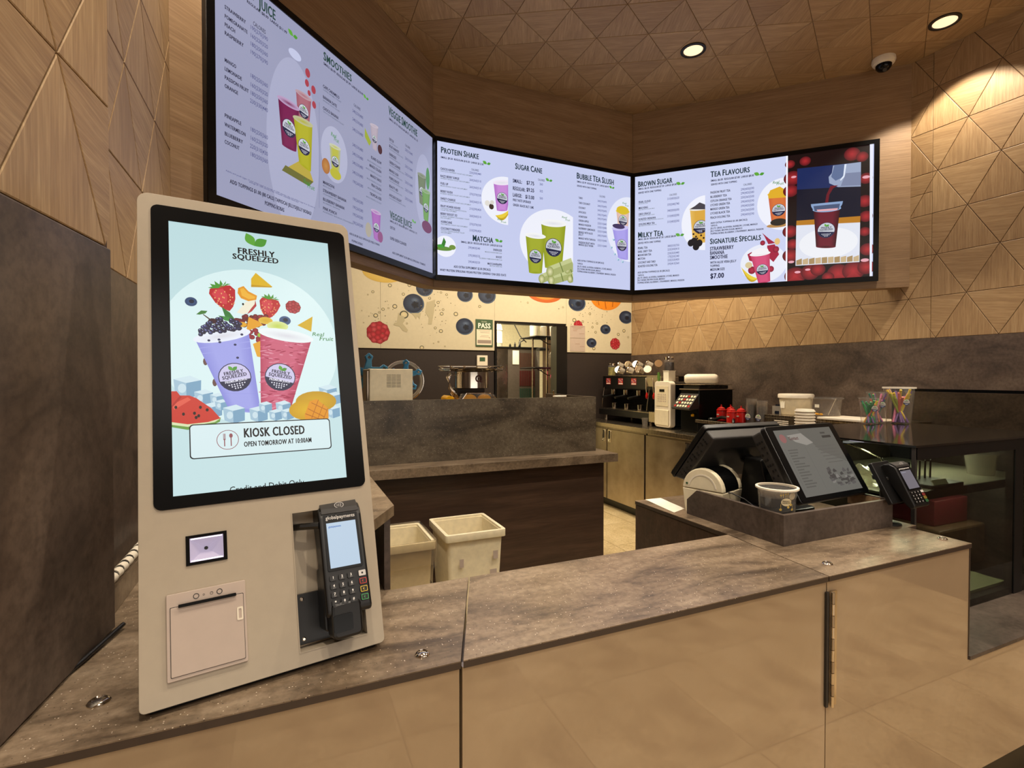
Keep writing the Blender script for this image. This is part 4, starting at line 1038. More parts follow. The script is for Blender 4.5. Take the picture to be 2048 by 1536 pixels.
('E','#9aa0d8',0.1159,0.6131,0.0011,0.0009,'#9aa0d8'),
('E','#2a2d5e',0.1494,0.5991,0.0041,0.0037,'#0e0e2c'),
('E','#9aa0d8',0.1483,0.6003,0.0011,0.0009,'#9aa0d8'),
('E','#14143a',0.0946,0.5879,0.0039,0.0036,'#0e0e2c'),
('E','#9aa0d8',0.0937,0.5891,0.001,0.0009,'#9aa0d8'),
('E','#1c1c4a',0.1012,0.595,0.0039,0.0036,'#0e0e2c'),
('E','#9aa0d8',0.1001,0.5962,0.001,0.0009,'#9aa0d8'),
('E','#1c1c4a',0.1187,0.6044,0.004,0.0036,'#0e0e2c'),
('E','#9aa0d8',0.1177,0.6056,0.0011,0.0009,'#9aa0d8'),
('E','#4a4f88',0.1413,0.594,0.0041,0.0037,'#0e0e2c'),
('E','#9aa0d8',0.1402,0.5952,0.0011,0.0009,'#9aa0d8'),
('E','#4a4f88',0.1383,0.608,0.0041,0.0037,'#0e0e2c'),
('E','#9aa0d8',0.1373,0.6093,0.0011,0.0009,'#9aa0d8'),
('E','#14143a',0.1451,0.6004,0.0041,0.0037,'#0e0e2c'),
('E','#9aa0d8',0.144,0.6017,0.0011,0.0009,'#9aa0d8'),
('E','#4a4f88',0.0939,0.5953,0.0039,0.0036,'#0e0e2c'),
('E','#9aa0d8',0.0929,0.5965,0.001,0.0009,'#9aa0d8'),
('E','#1c1c4a',0.1177,0.6067,0.004,0.0036,'#0e0e2c'),
('E','#9aa0d8',0.1167,0.6079,0.0011,0.0009,'#9aa0d8'),
('E','#2a2d5e',0.1341,0.5939,0.0041,0.0037,'#0e0e2c'),
('E','#9aa0d8',0.1331,0.5952,0.0011,0.0009,'#9aa0d8'),
('E','#4a4f88',0.09,0.5867,0.0038,0.0036,'#0e0e2c'),
('E','#9aa0d8',0.089,0.5879,0.001,0.0009,'#9aa0d8'),
('E','#4a4f88',0.1394,0.5943,0.0041,0.0037,'#0e0e2c'),
('E','#9aa0d8',0.1384,0.5955,0.0011,0.0009,'#9aa0d8'),
('E','#2a2d5e',0.1299,0.598,0.004,0.0037,'#0e0e2c'),
('E','#9aa0d8',0.1289,0.5992,0.0011,0.0009,'#9aa0d8'),
('E','#1c1c4a',0.0897,0.5892,0.0038,0.0036,'#0e0e2c'),
('E','#9aa0d8',0.0887,0.5904,0.001,0.0009,'#9aa0d8'),
('E','#4a4f88',0.122,0.6133,0.004,0.0037,'#0e0e2c'),
('E','#9aa0d8',0.121,0.6146,0.0011,0.0009,'#9aa0d8'),
('E','#2a2d5e',0.1514,0.5967,0.0042,0.0037,'#0e0e2c'),
('E','#9aa0d8',0.1503,0.598,0.0011,0.0009,'#9aa0d8'),
('E','#2a2d5e',0.0899,0.5814,0.0038,0.0036,'#0e0e2c'),
('E','#9aa0d8',0.089,0.5826,0.001,0.0009,'#9aa0d8'),
('E','#4a4f88',0.1368,0.5981,0.0041,0.0037,'#0e0e2c'),
('E','#9aa0d8',0.1358,0.5993,0.0011,0.0009,'#9aa0d8'),
('E','#14143a',0.1412,0.5927,0.0041,0.0037,'#0e0e2c'),
('E','#9aa0d8',0.1402,0.594,0.0011,0.0009,'#9aa0d8'),
('E','#4a4f88',0.1458,0.6046,0.0041,0.0037,'#0e0e2c'),
('E','#9aa0d8',0.1447,0.6058,0.0011,0.0009,'#9aa0d8'),
('E','#2a2d5e',0.1413,0.6102,0.0041,0.0037,'#0e0e2c'),
('E','#9aa0d8',0.1403,0.6114,0.0011,0.0009,'#9aa0d8'),
('E','#1c1c4a',0.122,0.6015,0.004,0.0037,'#0e0e2c'),
('E','#9aa0d8',0.1209,0.6028,0.0011,0.0009,'#9aa0d8'),
('E','#1c1c4a',0.1442,0.6072,0.0041,0.0037,'#0e0e2c'),
('E','#9aa0d8',0.1432,0.6084,0.0011,0.0009,'#9aa0d8'),
('E','#2a2d5e',0.1375,0.594,0.0041,0.0037,'#0e0e2c'),
('E','#9aa0d8',0.1364,0.5952,0.0011,0.0009,'#9aa0d8'),
('E','#1c1c4a',0.1184,0.6064,0.004,0.0036,'#0e0e2c'),
('E','#9aa0d8',0.1174,0.6076,0.0011,0.0009,'#9aa0d8'),
('E','#4a4f88',0.1088,0.5968,0.0039,0.0036,'#0e0e2c'),
('E','#9aa0d8',0.1078,0.598,0.001,0.0009,'#9aa0d8'),
('E','#1c1c4a',0.138,0.5931,0.0041,0.0037,'#0e0e2c'),
('E','#9aa0d8',0.1369,0.5943,0.0011,0.0009,'#9aa0d8'),
('E','#1c1c4a',0.1037,0.5885,0.0039,0.0036,'#0e0e2c'),
('E','#9aa0d8',0.1027,0.5897,0.001,0.0009,'#9aa0d8'),
('E','#1c1c4a',0.1204,0.6023,0.004,0.0036,'#0e0e2c'),
('E','#9aa0d8',0.1194,0.6035,0.0011,0.0009,'#9aa0d8'),
('E','#2a2d5e',0.1164,0.6025,0.004,0.0036,'#0e0e2c'),
('E','#9aa0d8',0.1153,0.6037,0.0011,0.0009,'#9aa0d8'),
('E','#4a4f88',0.1323,0.601,0.0041,0.0037,'#0e0e2c'),
('E','#9aa0d8',0.1313,0.6022,0.0011,0.0009,'#9aa0d8'),
('E','#14143a',0.1202,0.5932,0.004,0.0036,'#0e0e2c'),
('E','#9aa0d8',0.1192,0.5944,0.0011,0.0009,'#9aa0d8'),
('E','#2a2d5e',0.1476,0.6081,0.0041,0.0037,'#0e0e2c'),
('E','#9aa0d8',0.1465,0.6094,0.0011,0.0009,'#9aa0d8'),
('E','#1c1c4a',0.1416,0.5944,0.0041,0.0037,'#0e0e2c'),
('E','#9aa0d8',0.1406,0.5957,0.0011,0.0009,'#9aa0d8'),
('E','#2a2d5e',0.1129,0.593,0.004,0.0036,'#0e0e2c'),
('E','#9aa0d8',0.1118,0.5942,0.0011,0.0009,'#9aa0d8'),
('E','#14143a',0.1151,0.5908,0.004,0.0036,'#0e0e2c'),
('E','#9aa0d8',0.1141,0.592,0.0011,0.0009,'#9aa0d8'),
('E','#2a2d5e',0.1386,0.6114,0.0041,0.0037,'#0e0e2c'),
('E','#9aa0d8',0.1375,0.6127,0.0011,0.0009,'#9aa0d8'),
('E','#14143a',0.1485,0.6036,0.0041,0.0037,'#0e0e2c'),
('E','#9aa0d8',0.1474,0.6049,0.0011,0.0009,'#9aa0d8'),
('E','#4a4f88',0.0974,0.5974,0.0039,0.0036,'#0e0e2c'),
('E','#9aa0d8',0.0964,0.5986,0.001,0.0009,'#9aa0d8'),
('E','#4a4f88',0.1023,0.6031,0.0039,0.0036,'#0e0e2c'),
('E','#9aa0d8',0.1013,0.6043,0.001,0.0009,'#9aa0d8'),
('E','#2a2d5e',0.1446,0.5954,0.0041,0.0037,'#0e0e2c'),
('E','#9aa0d8',0.1436,0.5966,0.0011,0.0009,'#9aa0d8'),
('E','#4a4f88',0.0983,0.5893,0.0039,0.0036,'#0e0e2c'),
('E','#9aa0d8',0.0973,0.5905,0.001,0.0009,'#9aa0d8'),
('E','#14143a',0.1094,0.5886,0.0039,0.0036,'#0e0e2c'),
('E','#9aa0d8',0.1084,0.5898,0.001,0.0009,'#9aa0d8'),
('E','#14143a',0.094,0.5857,0.0039,0.0036,'#0e0e2c'),
('E','#9aa0d8',0.093,0.5869,0.001,0.0009,'#9aa0d8'),
('E','#1c1c4a',0.1233,0.5995,0.004,0.0037,'#0e0e2c'),
('E','#9aa0d8',0.1223,0.6007,0.0011,0.0009,'#9aa0d8'),
('E','#14143a',0.1125,0.5984,0.004,0.0036,'#0e0e2c'),
('E','#9aa0d8',0.1115,0.5996,0.0011,0.0009,'#9aa0d8'),
('E','#2a2d5e',0.1203,0.588,0.004,0.0036,'#0e0e2c'),
('E','#9aa0d8',0.1193,0.5892,0.0011,0.0009,'#9aa0d8'),
('E','#14143a',0.1503,0.5953,0.0041,0.0037,'#0e0e2c'),
('E','#9aa0d8',0.1493,0.5965,0.0011,0.0009,'#9aa0d8'),
('E','#2a2d5e',0.1056,0.6046,0.0039,0.0036,'#0e0e2c'),
('E','#9aa0d8',0.1046,0.6058,0.001,0.0009,'#9aa0d8'),
('E','#4a4f88',0.105,0.5855,0.0039,0.0036,'#0e0e2c'),
('E','#9aa0d8',0.104,0.5867,0.001,0.0009,'#9aa0d8'),
('E','#14143a',0.1427,0.6055,0.0041,0.0037,'#0e0e2c'),
('E','#9aa0d8',0.1416,0.6068,0.0011,0.0009,'#9aa0d8'),
('cup',[(0.1853,0.5925),(0.2763,0.5797),(0.1798,0.4461),(0.2271,0.4341)],{'c': '#b9385c','c2': '#d0607c','rim': '#f2fafc','logo': 2,'oz': 1,'grain': 1}),
('E','#232a55',0.1021,0.5709,0.0023,0.0021,'#232a55'),
('E','#232a55',0.1178,0.5731,0.0024,0.0021,'#232a55'),
('E','#232a55',0.1189,0.5684,0.0024,0.0021,'#232a55'),
('E','#232a55',0.1545,0.5844,0.0025,0.0022,'#232a55'),
('E','#232a55',0.146,0.5401,0.0024,0.0021,'#232a55'),
('E','#232a55',0.1429,0.5645,0.0024,0.0021,'#232a55'),
('E','#232a55',0.1494,0.5955,0.0025,0.0022,'#232a55'),
('ice',[(0.137,0.437)],{'s': 0.034}),
('ice',[(0.176,0.4354)],{'s': 0.03}),
('ice',[(0.1877,0.4474)],{'s': 0.022}),
('ice',[(0.2176,0.4463)],{'s': 0.026}),
('ice',[(0.2039,0.4326)],{'s': 0.022}),
('ice',[(0.2241,0.4333)],{'s': 0.022}),
('P','#6fa044',[(0.045,0.4282),(0.1164,0.432),(0.1146,0.4246),(0.0968,0.4162),(0.0674,0.4133),(0.0449,0.4192)]),
('P','#dfe9b8',[(0.0451,0.4325),(0.1158,0.4305),(0.107,0.4244),(0.0675,0.4184),(0.045,0.4231)]),
('P','#d03a2c',[(0.0457,0.4798),(0.0531,0.4797),(0.0577,0.4723),(0.071,0.472),(0.0807,0.4673),(0.1026,0.4489),(0.1158,0.4305),(0.097,0.425),(0.0676,0.4227),(0.045,0.4276)]),
('P','#e8604c',[(0.0454,0.4567),(0.0685,0.4691),(0.0733,0.4646),(0.0491,0.448)]),
('P','#b82a22',[(0.0577,0.4723),(0.0601,0.4693),(0.0454,0.451),(0.0454,0.4553)]),
('E','#241410',0.0515,0.4522,0.0021,0.0028,'#241410'),
('E','#241410',0.062,0.4403,0.0021,0.0028,'#241410'),
('E','#241410',0.0777,0.4411,0.0022,0.0029,'#241410'),
('E','#241410',0.0837,0.4364,0.0022,0.0029,'#241410'),
('E','#241410',0.0865,0.451,0.0022,0.0029,'#241410'),
('E','#241410',0.0963,0.4462,0.0023,0.0029,'#241410'),
('E','#241410',0.0799,0.4337,0.0022,0.0029,'#241410'),
('E','#dcae14',0.2769,0.4558,0.0375,0.0201,'#c89a10'),
('E','#e6b81a',0.2604,0.4399,0.0335,0.0198,'#d2a010'),
('P','#e8981c',[(0.2537,0.4304),(0.2645,0.4561),(0.2772,0.4607),(0.298,0.4418),(0.2972,0.4218),(0.2806,0.4187),(0.2547,0.4223)]),
('P','#b86a10',[(0.2606,0.4431),(0.2905,0.4255),(0.2903,0.4238),(0.2605,0.4415)]),
('P','#b86a10',[(0.2554,0.4336),(0.2808,0.422),(0.2807,0.4203),(0.2553,0.4319)]),
('P','#b86a10',[(0.2675,0.4544),(0.2962,0.4385),(0.296,0.4368),(0.2674,0.4528)]),
('P','#b86a10',[(0.2654,0.4234),(0.2802,0.459),(0.2815,0.459),(0.2667,0.4233)]),
('P','#b86a10',[(0.2761,0.4212),(0.2891,0.4504),(0.2903,0.4504),(0.2773,0.4212)]),
('P','#b86a10',[(0.287,0.4217),(0.2964,0.4418),(0.2977,0.4418),(0.2883,0.4216)]),
('T',0.2772,0.5878,0.0232,0.0073,'Real','S',3),
('T',0.29,0.5786,0.0272,0.008,'Fruit','S',3),
('RR',0.0695,0.3635,0.2295,0.0585,0.006,'#0b0b12'),
('RR',0.0712,0.3652,0.2261,0.0551,0.005,'#dff4f7'),
('E','#9a5a60',0.1256,0.3925,0.017,0.017,'#9a5a60'),
('E','#dff4f7',0.1256,0.3925,0.016,0.016,'#dff4f7'),
('FS',0.1256,0.3925,0.011),
('T',0.1502,0.395,0.1025,0.0155,'KIOSK CLOSED','B',1),
('T',0.15,0.3785,0.1135,0.0086,'OPEN TOMORROW AT 10:00AM','B',1),
('T',0.125,0.3015,0.12,0.0105,'Credit and Debit Only','B',0)],
'W':[
('E','#41577c',1.1709,2.1304,0.1079,0.101,'#46586e'),
('E','#3c4c66',1.1656,2.1354,0.1002,0.0935,'#141f38'),
('E','#5a6c86',1.1817,2.1681,0.0484,0.0298,'#26344e'),
('E','#0c1424',1.1869,2.1206,0.0409,0.0341,'#1a2840'),
('star',[(1.1869,2.1206)],{'s': 0.0496}),
('E','#41577c',1.2836,2.2955,0.0888,0.0825,'#46586e'),
('E','#3c4c66',1.2792,2.2996,0.0825,0.0764,'#141f38'),
('E','#5a6c86',1.2925,2.3265,0.0399,0.0243,'#26344e'),
('E','#0c1424',1.2969,2.2878,0.0337,0.0278,'#1a2840'),
('star',[(1.2969,2.2878)],{'s': 0.0402}),
('E','#41577c',1.7163,2.2577,0.0868,0.0781,'#46586e'),
('E','#3c4c66',1.712,2.2615,0.0806,0.0724,'#141f38'),
('E','#5a6c86',1.7249,2.287,0.039,0.023,'#26344e'),
('E','#0c1424',1.7292,2.2503,0.0329,0.0263,'#1a2840'),
('star',[(1.7292,2.2503)],{'s': 0.0368}),
('E','#41577c',1.9638,2.2656,0.1015,0.0897,'#46586e'),
('E','#3c4c66',1.9587,2.27,0.0943,0.083,'#141f38'),
('E','#5a6c86',1.9739,2.2992,0.0456,0.0264,'#26344e'),
('E','#0c1424',1.9789,2.2571,0.0385,0.0302,'#1a2840'),
('star',[(1.9789,2.2571)],{'s': 0.0415}),
('E','#41577c',1.7126,1.9216,0.098,0.0881,'#46586e'),
('E','#3c4c66',1.7078,1.926,0.091,0.0816,'#141f38'),
('E','#5a6c86',1.7224,1.9544,0.044,0.026,'#26344e'),
('E','#0c1424',1.7272,1.9129,0.0371,0.0297,'#1a2840'),
('star',[(1.7272,1.9129)],{'s': 0.0415}),
('E','#41577c',3.0789,2.2447,0.1147,0.0938,'#46586e'),
('E','#3c4c66',3.0732,2.2493,0.1065,0.0868,'#141f38'),
('E','#5a6c86',3.0902,2.2798,0.0515,0.0277,'#26344e'),
('E','#0c1424',3.096,2.2358,0.0435,0.0316,'#1a2840'),
('star',[(3.096,2.2358)],{'s': 0.0402}),
('E','#41577c',3.7638,2.1115,0.1002,0.0785,'#46586e'),
('E','#3c4c66',3.7588,2.1154,0.0931,0.0727,'#141f38'),
('E','#5a6c86',3.7736,2.1408,0.045,0.0231,'#26344e'),
('E','#0c1424',3.7788,2.1039,0.038,0.0265,'#1a2840'),
('star',[(3.7788,2.1039)],{'s': 0.0322}),
('E','#41577c',3.4691,1.9549,0.0723,0.0578,'#46586e'),
('E','#3c4c66',3.4655,1.9578,0.0672,0.0535,'#141f38'),
('E','#5a6c86',3.4762,1.9764,0.0325,0.017,'#26344e'),
('E','#0c1424',3.4799,1.9492,0.0274,0.0195,'#1a2840'),
('star',[(3.4799,1.9492)],{'s': 0.0241}),
('E','#41577c',3.2762,1.7897,0.0685,0.0555,'#46586e'),
('E','#3c4c66',3.2728,1.7925,0.0637,0.0514,'#141f38'),
('E','#5a6c86',3.283,1.8103,0.0308,0.0164,'#26344e'),
('E','#0c1424',3.2864,1.7841,0.026,0.0187,'#1a2840'),
('star',[(3.2864,1.7841)],{'s': 0.0234}),
('rasp',[(0.8179,1.8288)],{'s': 0.117}),
('rasp',[(3.6068,1.7862)],{'s': 0.0739}),
('rasp',[(3.0928,1.9874)],{'s': 0.0616}),
('E','#d9c068',0.878,2.429,0.2105,0.1052,'#c8a848'),
('E','#c46a2c',2.6637,2.341,0.2276,0.1151,'#b85a20'),
('E','#e0902c',2.6637,2.3729,0.1907,0.1119,'#d88a3c'),
('E','#e08a1c',3.4778,2.3429,0.223,0.1604,'#d8801a'),
('P','#b0600c',[(3.349,2.3183),(3.3648,2.3193),(3.3848,2.2368),(3.369,2.2359)]),
('P','#b0600c',[(3.448,2.3075),(3.4639,2.3084),(3.4843,2.2),(3.4683,2.1992)]),
('P','#b0600c',[(3.5684,2.323),(3.5846,2.324),(3.5748,2.2268),(3.5586,2.2259)]),
('ring',[(1.6147,2.0484)],{'s': 0.0239}),
('ring',[(1.8796,2.1426)],{'s': 0.0159}),
('ring',[(1.2526,1.6902)],{'s': 0.0223}),
('ring',[(0.9813,2.0944)],{'s': 0.0239}),
('ring',[(0.8656,2.0602)],{'s': 0.0159}),
('ring',[(0.9183,2.0741)],{'s': 0.0096}),
('ring',[(1.0729,2.0168)],{'s': 0.0447}),
('ring',[(1.4539,1.8648)],{'s': 0.0207}),
('ring',[(1.1282,2.3164)],{'s': 0.0191}),
('ring',[(0.7677,2.226)],{'s': 0.0144}),
('ring',[(0.7202,2.1952)],{'s': 0.008}),
('ring',[(1.0665,2.2212)],{'s': 0.0159}),
('ring',[(0.933,2.2999)],{'s': 0.0191}),
('ring',[(0.8283,2.0275)],{'s': 0.0112}),
('ring',[(1.1012,1.9297)],{'s': 0.0096}),
('ring',[(2.4465,2.2139)],{'s': 0.0112}),
('ring',[(2.3617,2.2185)],{'s': 0.0064}),
('ring',[(2.8916,2.1872)],{'s': 0.0112}),
('ring',[(3.2874,1.975)],{'s': 0.0144}),
('ring',[(3.3306,1.9165)],{'s': 0.0159}),
('ring',[(3.3499,2.0209)],{'s': 0.0144}),
('ring',[(3.3076,1.7237)],{'s': 0.0207}),
('ring',[(3.0415,2.046)],{'s': 0.0255}),
('ring',[(3.1557,2.0345)],{'s': 0.0144}),
('ring',[(3.4884,2.1665)],{'s': 0.008}),
('ring',[(3.2519,2.1299)],{'s': 0.0159}),
('ring',[(3.7334,1.9472)],{'s': 0.0223}),
('ring',[(3.796,1.8719)],{'s': 0.0128}),
('ring',[(3.6513,1.9017)],{'s': 0.0191}),
('ring',[(1.4265,1.7526)],{'s': 0.0096}),
('ring',[(1.3755,1.7367)],{'s': 0.0064}),
('ring',[(1.496,1.7073)],{'s': 0.008}),
('ring',[(0.6618,2.0359)],{'s': 0.0064}),
('ring',[(0.6787,1.9208)],{'s': 0.0064}),
('ring',[(1.4619,2.044)],{'s': 0.0191}),
('ring',[(1.3939,1.8948)],{'s': 0.0144}),
('ring',[(1.5154,2.2451)],{'s': 0.0128}),
('ring',[(1.4245,2.1591)],{'s': 0.0159}),
('ring',[(1.4771,2.0887)],{'s': 0.0128}),
('ring',[(1.6072,2.1398)],{'s': 0.0048}),
('ring',[(0.794,1.9952)],{'s': 0.0223}),
('ring',[(1.4548,2.2632)],{'s': 0.0112}),
('ring',[(1.335,2.1975)],{'s': 0.0144}),
('ring',[(1.3795,2.1274)],{'s': 0.0191}),
('E','#7a7358',3.0723,1.9584,0.0076,0.0033,'#7a7358'),
('E','#7a7358',0.7289,1.9856,0.0054,0.0042,'#7a7358'),
('E','#7a7358',0.7829,1.8421,0.0055,0.0028,'#7a7358'),
('E','#7a7358',1.0111,2.2684,0.0028,0.0028,'#7a7358'),
('E','#7a7358',3.364,2.3077,0.0059,0.005,'#7a7358'),
('E','#7a7358',1.4482,1.9293,0.003,0.0029,'#7a7358'),
('E','#7a7358',3.4167,2.1971,0.006,0.005,'#7a7358'),
('E','#7a7358',3.0972,1.9455,0.0038,0.0049,'#7a7358'),
('E','#7a7358',3.1331,1.9397,0.0077,0.0033,'#7a7358'),
('E','#7a7358',1.2904,2.2312,0.0029,0.0029,'#7a7358'),
('E','#7a7358',0.7622,2.0098,0.0041,0.0028,'#7a7358'),
('E','#7a7358',3.1574,2.0954,0.0077,0.0033,'#7a7358'),
('E','#7a7358',1.4326,2.1713,0.006,0.0029,'#7a7358'),
('E','#7a7358',1.0143,1.9386,0.0028,0.0043,'#7a7358'),
('E','#7a7358',1.5602,2.1591,0.0061,0.0044,'#7a7358'),
('E','#7a7358',3.0097,2.2256,0.0056,0.0049,'#7a7358'),
('E','#7a7358',1.2449,2.1141,0.0059,0.0043,'#7a7358'),
('E','#7a7358',0.9016,1.9278,0.0042,0.0028,'#7a7358'),
('E','#7a7358',1.3957,2.0045,0.006,0.0044,'#7a7358'),
('E','#7a7358',1.3305,1.9631,0.0044,0.0044,'#7a7358'),
('E','#7a7358',1.4657,1.9661,0.0061,0.0044,'#7a7358'),
('E','#7a7358',3.238,2.188,0.0078,0.0033,'#7a7358'),
('E','#7a7358',0.8895,2.138,0.0055,0.0042,'#7a7358'),
('E','#7a7358',2.8966,2.3865,0.0037,0.0049,'#7a7358'),
('E','#7a7358',1.0224,1.9134,0.0057,0.0043,'#7a7358'),
('E','#7a7358',1.5067,1.9748,0.0061,0.0029,'#7a7358'),
('E','#7a7358',3.267,2.2155,0.0058,0.0033,'#7a7358'),
('E','#7a7358',3.3473,2.3174,0.0059,0.005,'#7a7358'),
('E','#7a7358',0.819,2.0698,0.0041,0.0042,'#7a7358'),
('E','#7a7358',1.2563,2.0884,0.0059,0.0043,'#7a7358'),
('E','#7a7358',1.2994,2.291,0.0029,0.0029,'#7a7358'),
('E','#7a7358',1.343,2.1508,0.003,0.0029,'#7a7358'),
('E','#7a7358',1.3353,2.1345,0.003,0.0044,'#7a7358'),
('E','#7a7358',1.0565,2.0903,0.0028,0.0028,'#7a7358'),
('E','#7a7358',0.72,1.7846,0.0027,0.0042,'#7a7358'),
('E','#7a7358',1.2222,2.008,0.0058,0.0043,'#7a7358'),
('E','#7a7358',3.1877,2.1383,0.0039,0.005,'#7a7358'),
('E','#7a7358',3.0849,1.9285,0.0057,0.0049,'#7a7358'),
('E','#7a7358',0.8871,1.9955,0.0055,0.0042,'#7a7358'),
('E','#7a7358',3.4217,2.1001,0.0079,0.005,'#7a7358'),
('E','#7a7358',3.276,2.1872,0.0058,0.005,'#7a7358'),
('E','#7a7358',3.1068,2.1063,0.0057,0.0033,'#7a7358'),
('E','#7a7358',1.2896,2.0224,0.0044,0.0043,'#7a7358'),
('E','#7a7358',3.4988,2.2711,0.006,0.0034,'#7a7358'),
('E','#7a7358',0.9031,1.907,0.0042,0.0028,'#7a7358'),
('E','#7a7358',3.0142,2.1743,0.0056,0.0033,'#7a7358'),
('E','#7a7358',0.9614,2.0623,0.0056,0.0042,'#7a7358'),
('E','#7a7358',1.0617,2.1724,0.0057,0.0028,'#7a7358'),
('E','#7a7358',1.4423,2.0805,0.006,0.0029,'#7a7358'),
('E','#7a7358',3.2895,2.0227,0.0078,0.005,'#7a7358'),
('E','#7a7358',0.9157,2.1058,0.0042,0.0028,'#7a7358'),
('E','#7a7358',3.2305,2.2534,0.0077,0.005,'#7a7358'),
('E','#7a7358',1.4251,2.119,0.006,0.0044,'#7a7358'),
('E','#7a7358',1.0352,1.9506,0.0028,0.0043,'#7a7358'),
('E','#7a7358',2.8377,2.1668,0.0074,0.0049,'#7a7358'),
('E','#7a7358',1.1973,2.1636,0.0029,0.0043,'#7a7358'),
('E','#7a7358',1.3641,1.9877,0.003,0.0044,'#7a7358'),
('E','#7a7358',3.0014,1.9978,0.0075,0.0033,'#7a7358'),
('E','#7a7358',1.3838,2.2389,0.006,0.0029,'#7a7358'),
('E','#7a7358',1.1205,2.2603,0.0029,0.0043,'#7a7358'),
('E','#7a7358',3.2267,2.028,0.0077,0.0033,'#7a7358'),
('E','#7a7358',1.3096,2.1548,0.003,0.0029,'#7a7358'),
('E','#7a7358',1.3969,2.0779,0.006,0.0044,'#7a7358'),
('E','#7a7358',1.0191,1.9667,0.0057,0.0043,'#7a7358'),
('E','#7a7358',3.3358,2.0503,0.0059,0.0033,'#7a7358'),
('E','#7a7358',3.2318,1.9219,0.0058,0.005,'#7a7358'),
('E','#7a7358',1.2759,2.2564,0.0029,0.0043,'#7a7358'),
('E','#7a7358',1.2521,1.9273,0.0029,0.0043,'#7a7358'),
('E','#7a7358',3.338,1.9097,0.0039,0.0033,'#7a7358'),
('E','#7a7358',3.153,2.117,0.0038,0.005,'#7a7358'),
('E','#7a7358',0.8198,1.9647,0.0041,0.0042,'#7a7358'),
('E','#7a7358',3.4883,2.0351,0.008,0.0051,'#7a7358'),
('E','#7a7358',0.8621,1.82,0.0041,0.0042,'#7a7358'),
('E','#7a7358',1.5036,1.9452,0.0046,0.0029,'#7a7358'),
('E','#7a7358',0.7892,1.9468,0.0055,0.0028,'#7a7358'),
('E','#7a7358',3.4415,1.9703,0.006,0.0051,'#7a7358'),
('E','#7a7358',1.2153,2.0952,0.0029,0.0029,'#7a7358'),
('E','#7a7358',0.8495,1.76,0.0041,0.0042,'#7a7358'),
('E','#7a7358',3.0174,2.2122,0.0056,0.0049,'#7a7358'),
('E','#7a7358',3.3446,2.1285,0.0039,0.0033,'#7a7358'),
('E','#7a7358',1.2205,2.037,0.0029,0.0029,'#7a7358'),
('E','#7a7358',1.3968,2.1326,0.003,0.0029,'#7a7358'),
('E','#7a7358',1.0725,2.0464,0.0043,0.0043,'#7a7358'),
('E','#7a7358',3.2075,2.2143,0.0039,0.0033,'#7a7358'),
('E','#7a7358',0.7477,2.0167,0.0041,0.0028,'#7a7358'),
('E','#7a7358',1.0166,1.9255,0.0057,0.0043,'#7a7358'),
('E','#7a7358',3.4257,2.1251,0.006,0.0051,'#7a7358'),
('E','#7a7358',1.5253,2.2138,0.0046,0.0044,'#7a7358'),
('E','#7a7358',1.3134,2.0495,0.003,0.0044,'#7a7358'),
('E','#7a7358',3.4648,2.1227,0.004,0.0034,'#7a7358'),
('E','#7a7358',1.0165,2.0017,0.0042,0.0043,'#7a7358'),
('E','#7a7358',0.9067,2.1427,0.0042,0.0042,'#7a7358'),
('E','#7a7358',1.388,1.985,0.003,0.0029,'#7a7358'),
('E','#7a7358',3.4345,2.2849,0.006,0.0051,'#7a7358'),
('E','#7a7358',1.4205,2.2644,0.0045,0.0029,'#7a7358'),
('E','#7a7358',1.0302,1.9222,0.0028,0.0028,'#7a7358'),
('E','#7a7358',3.1212,2.1267,0.0057,0.0033,'#7a7358'),
('E','#7a7358',1.2614,1.8957,0.0059,0.0029,'#7a7358'),
('E','#7a7358',1.4508,2.1767,0.003,0.0044,'#7a7358'),
('E','#7a7358',1.4078,1.8466,0.003,0.0044,'#7a7358'),
('E','#7a7358',1.2532,2.118,0.0044,0.0029,'#7a7358'),
('E','#7a7358',3.0533,1.8601,0.0076,0.0049,'#7a7358'),
('E','#7a7358',1.3407,1.8175,0.003,0.0029,'#7a7358'),
('E','#7a7358',3.2512,2.2055,0.0039,0.005,'#7a7358'),
('E','#7a7358',3.3117,2.1732,0.0059,0.0033,'#7a7358'),
('E','#7a7358',0.7234,1.7968,0.0054,0.0028,'#7a7358'),
('E','#7a7358',1.2635,2.0597,0.0059,0.0029,'#7a7358'),
('E','#7a7358',3.5442,2.0742,0.004,0.0034,'#7a7358'),
('E','#7a7358',0.9921,1.9462,0.0056,0.0028,'#7a7358'),
('E','#7a7358',3.3441,2.2732,0.0079,0.005,'#7a7358'),
('P','#b5ac8c',[(1.0163,2.0368),(1.0018,1.937),(0.9736,1.9287),(0.9666,1.9073),(1.0299,1.8955),(1.0582,1.8539),(1.1009,1.8412),(1.1125,1.863),(1.0797,1.9046),(1.0584,1.9251),(1.0799,1.9544),(1.0729,1.9969),(1.0303,2.0091)]),
('P','#b5ac8c',[(1.3053,2.1523),(1.3946,2.1865),(1.3793,2.0546),(1.3566,1.9298),(1.3195,1.9284),(1.3271,1.994),(1.2903,2.0502)]),
('P','#b5ac8c',[(1.1446,2.0359),(1.2463,2.0408),(1.2315,1.9753),(1.2097,2.0103),(1.1951,1.9737),(1.1734,2.0086)])],
}
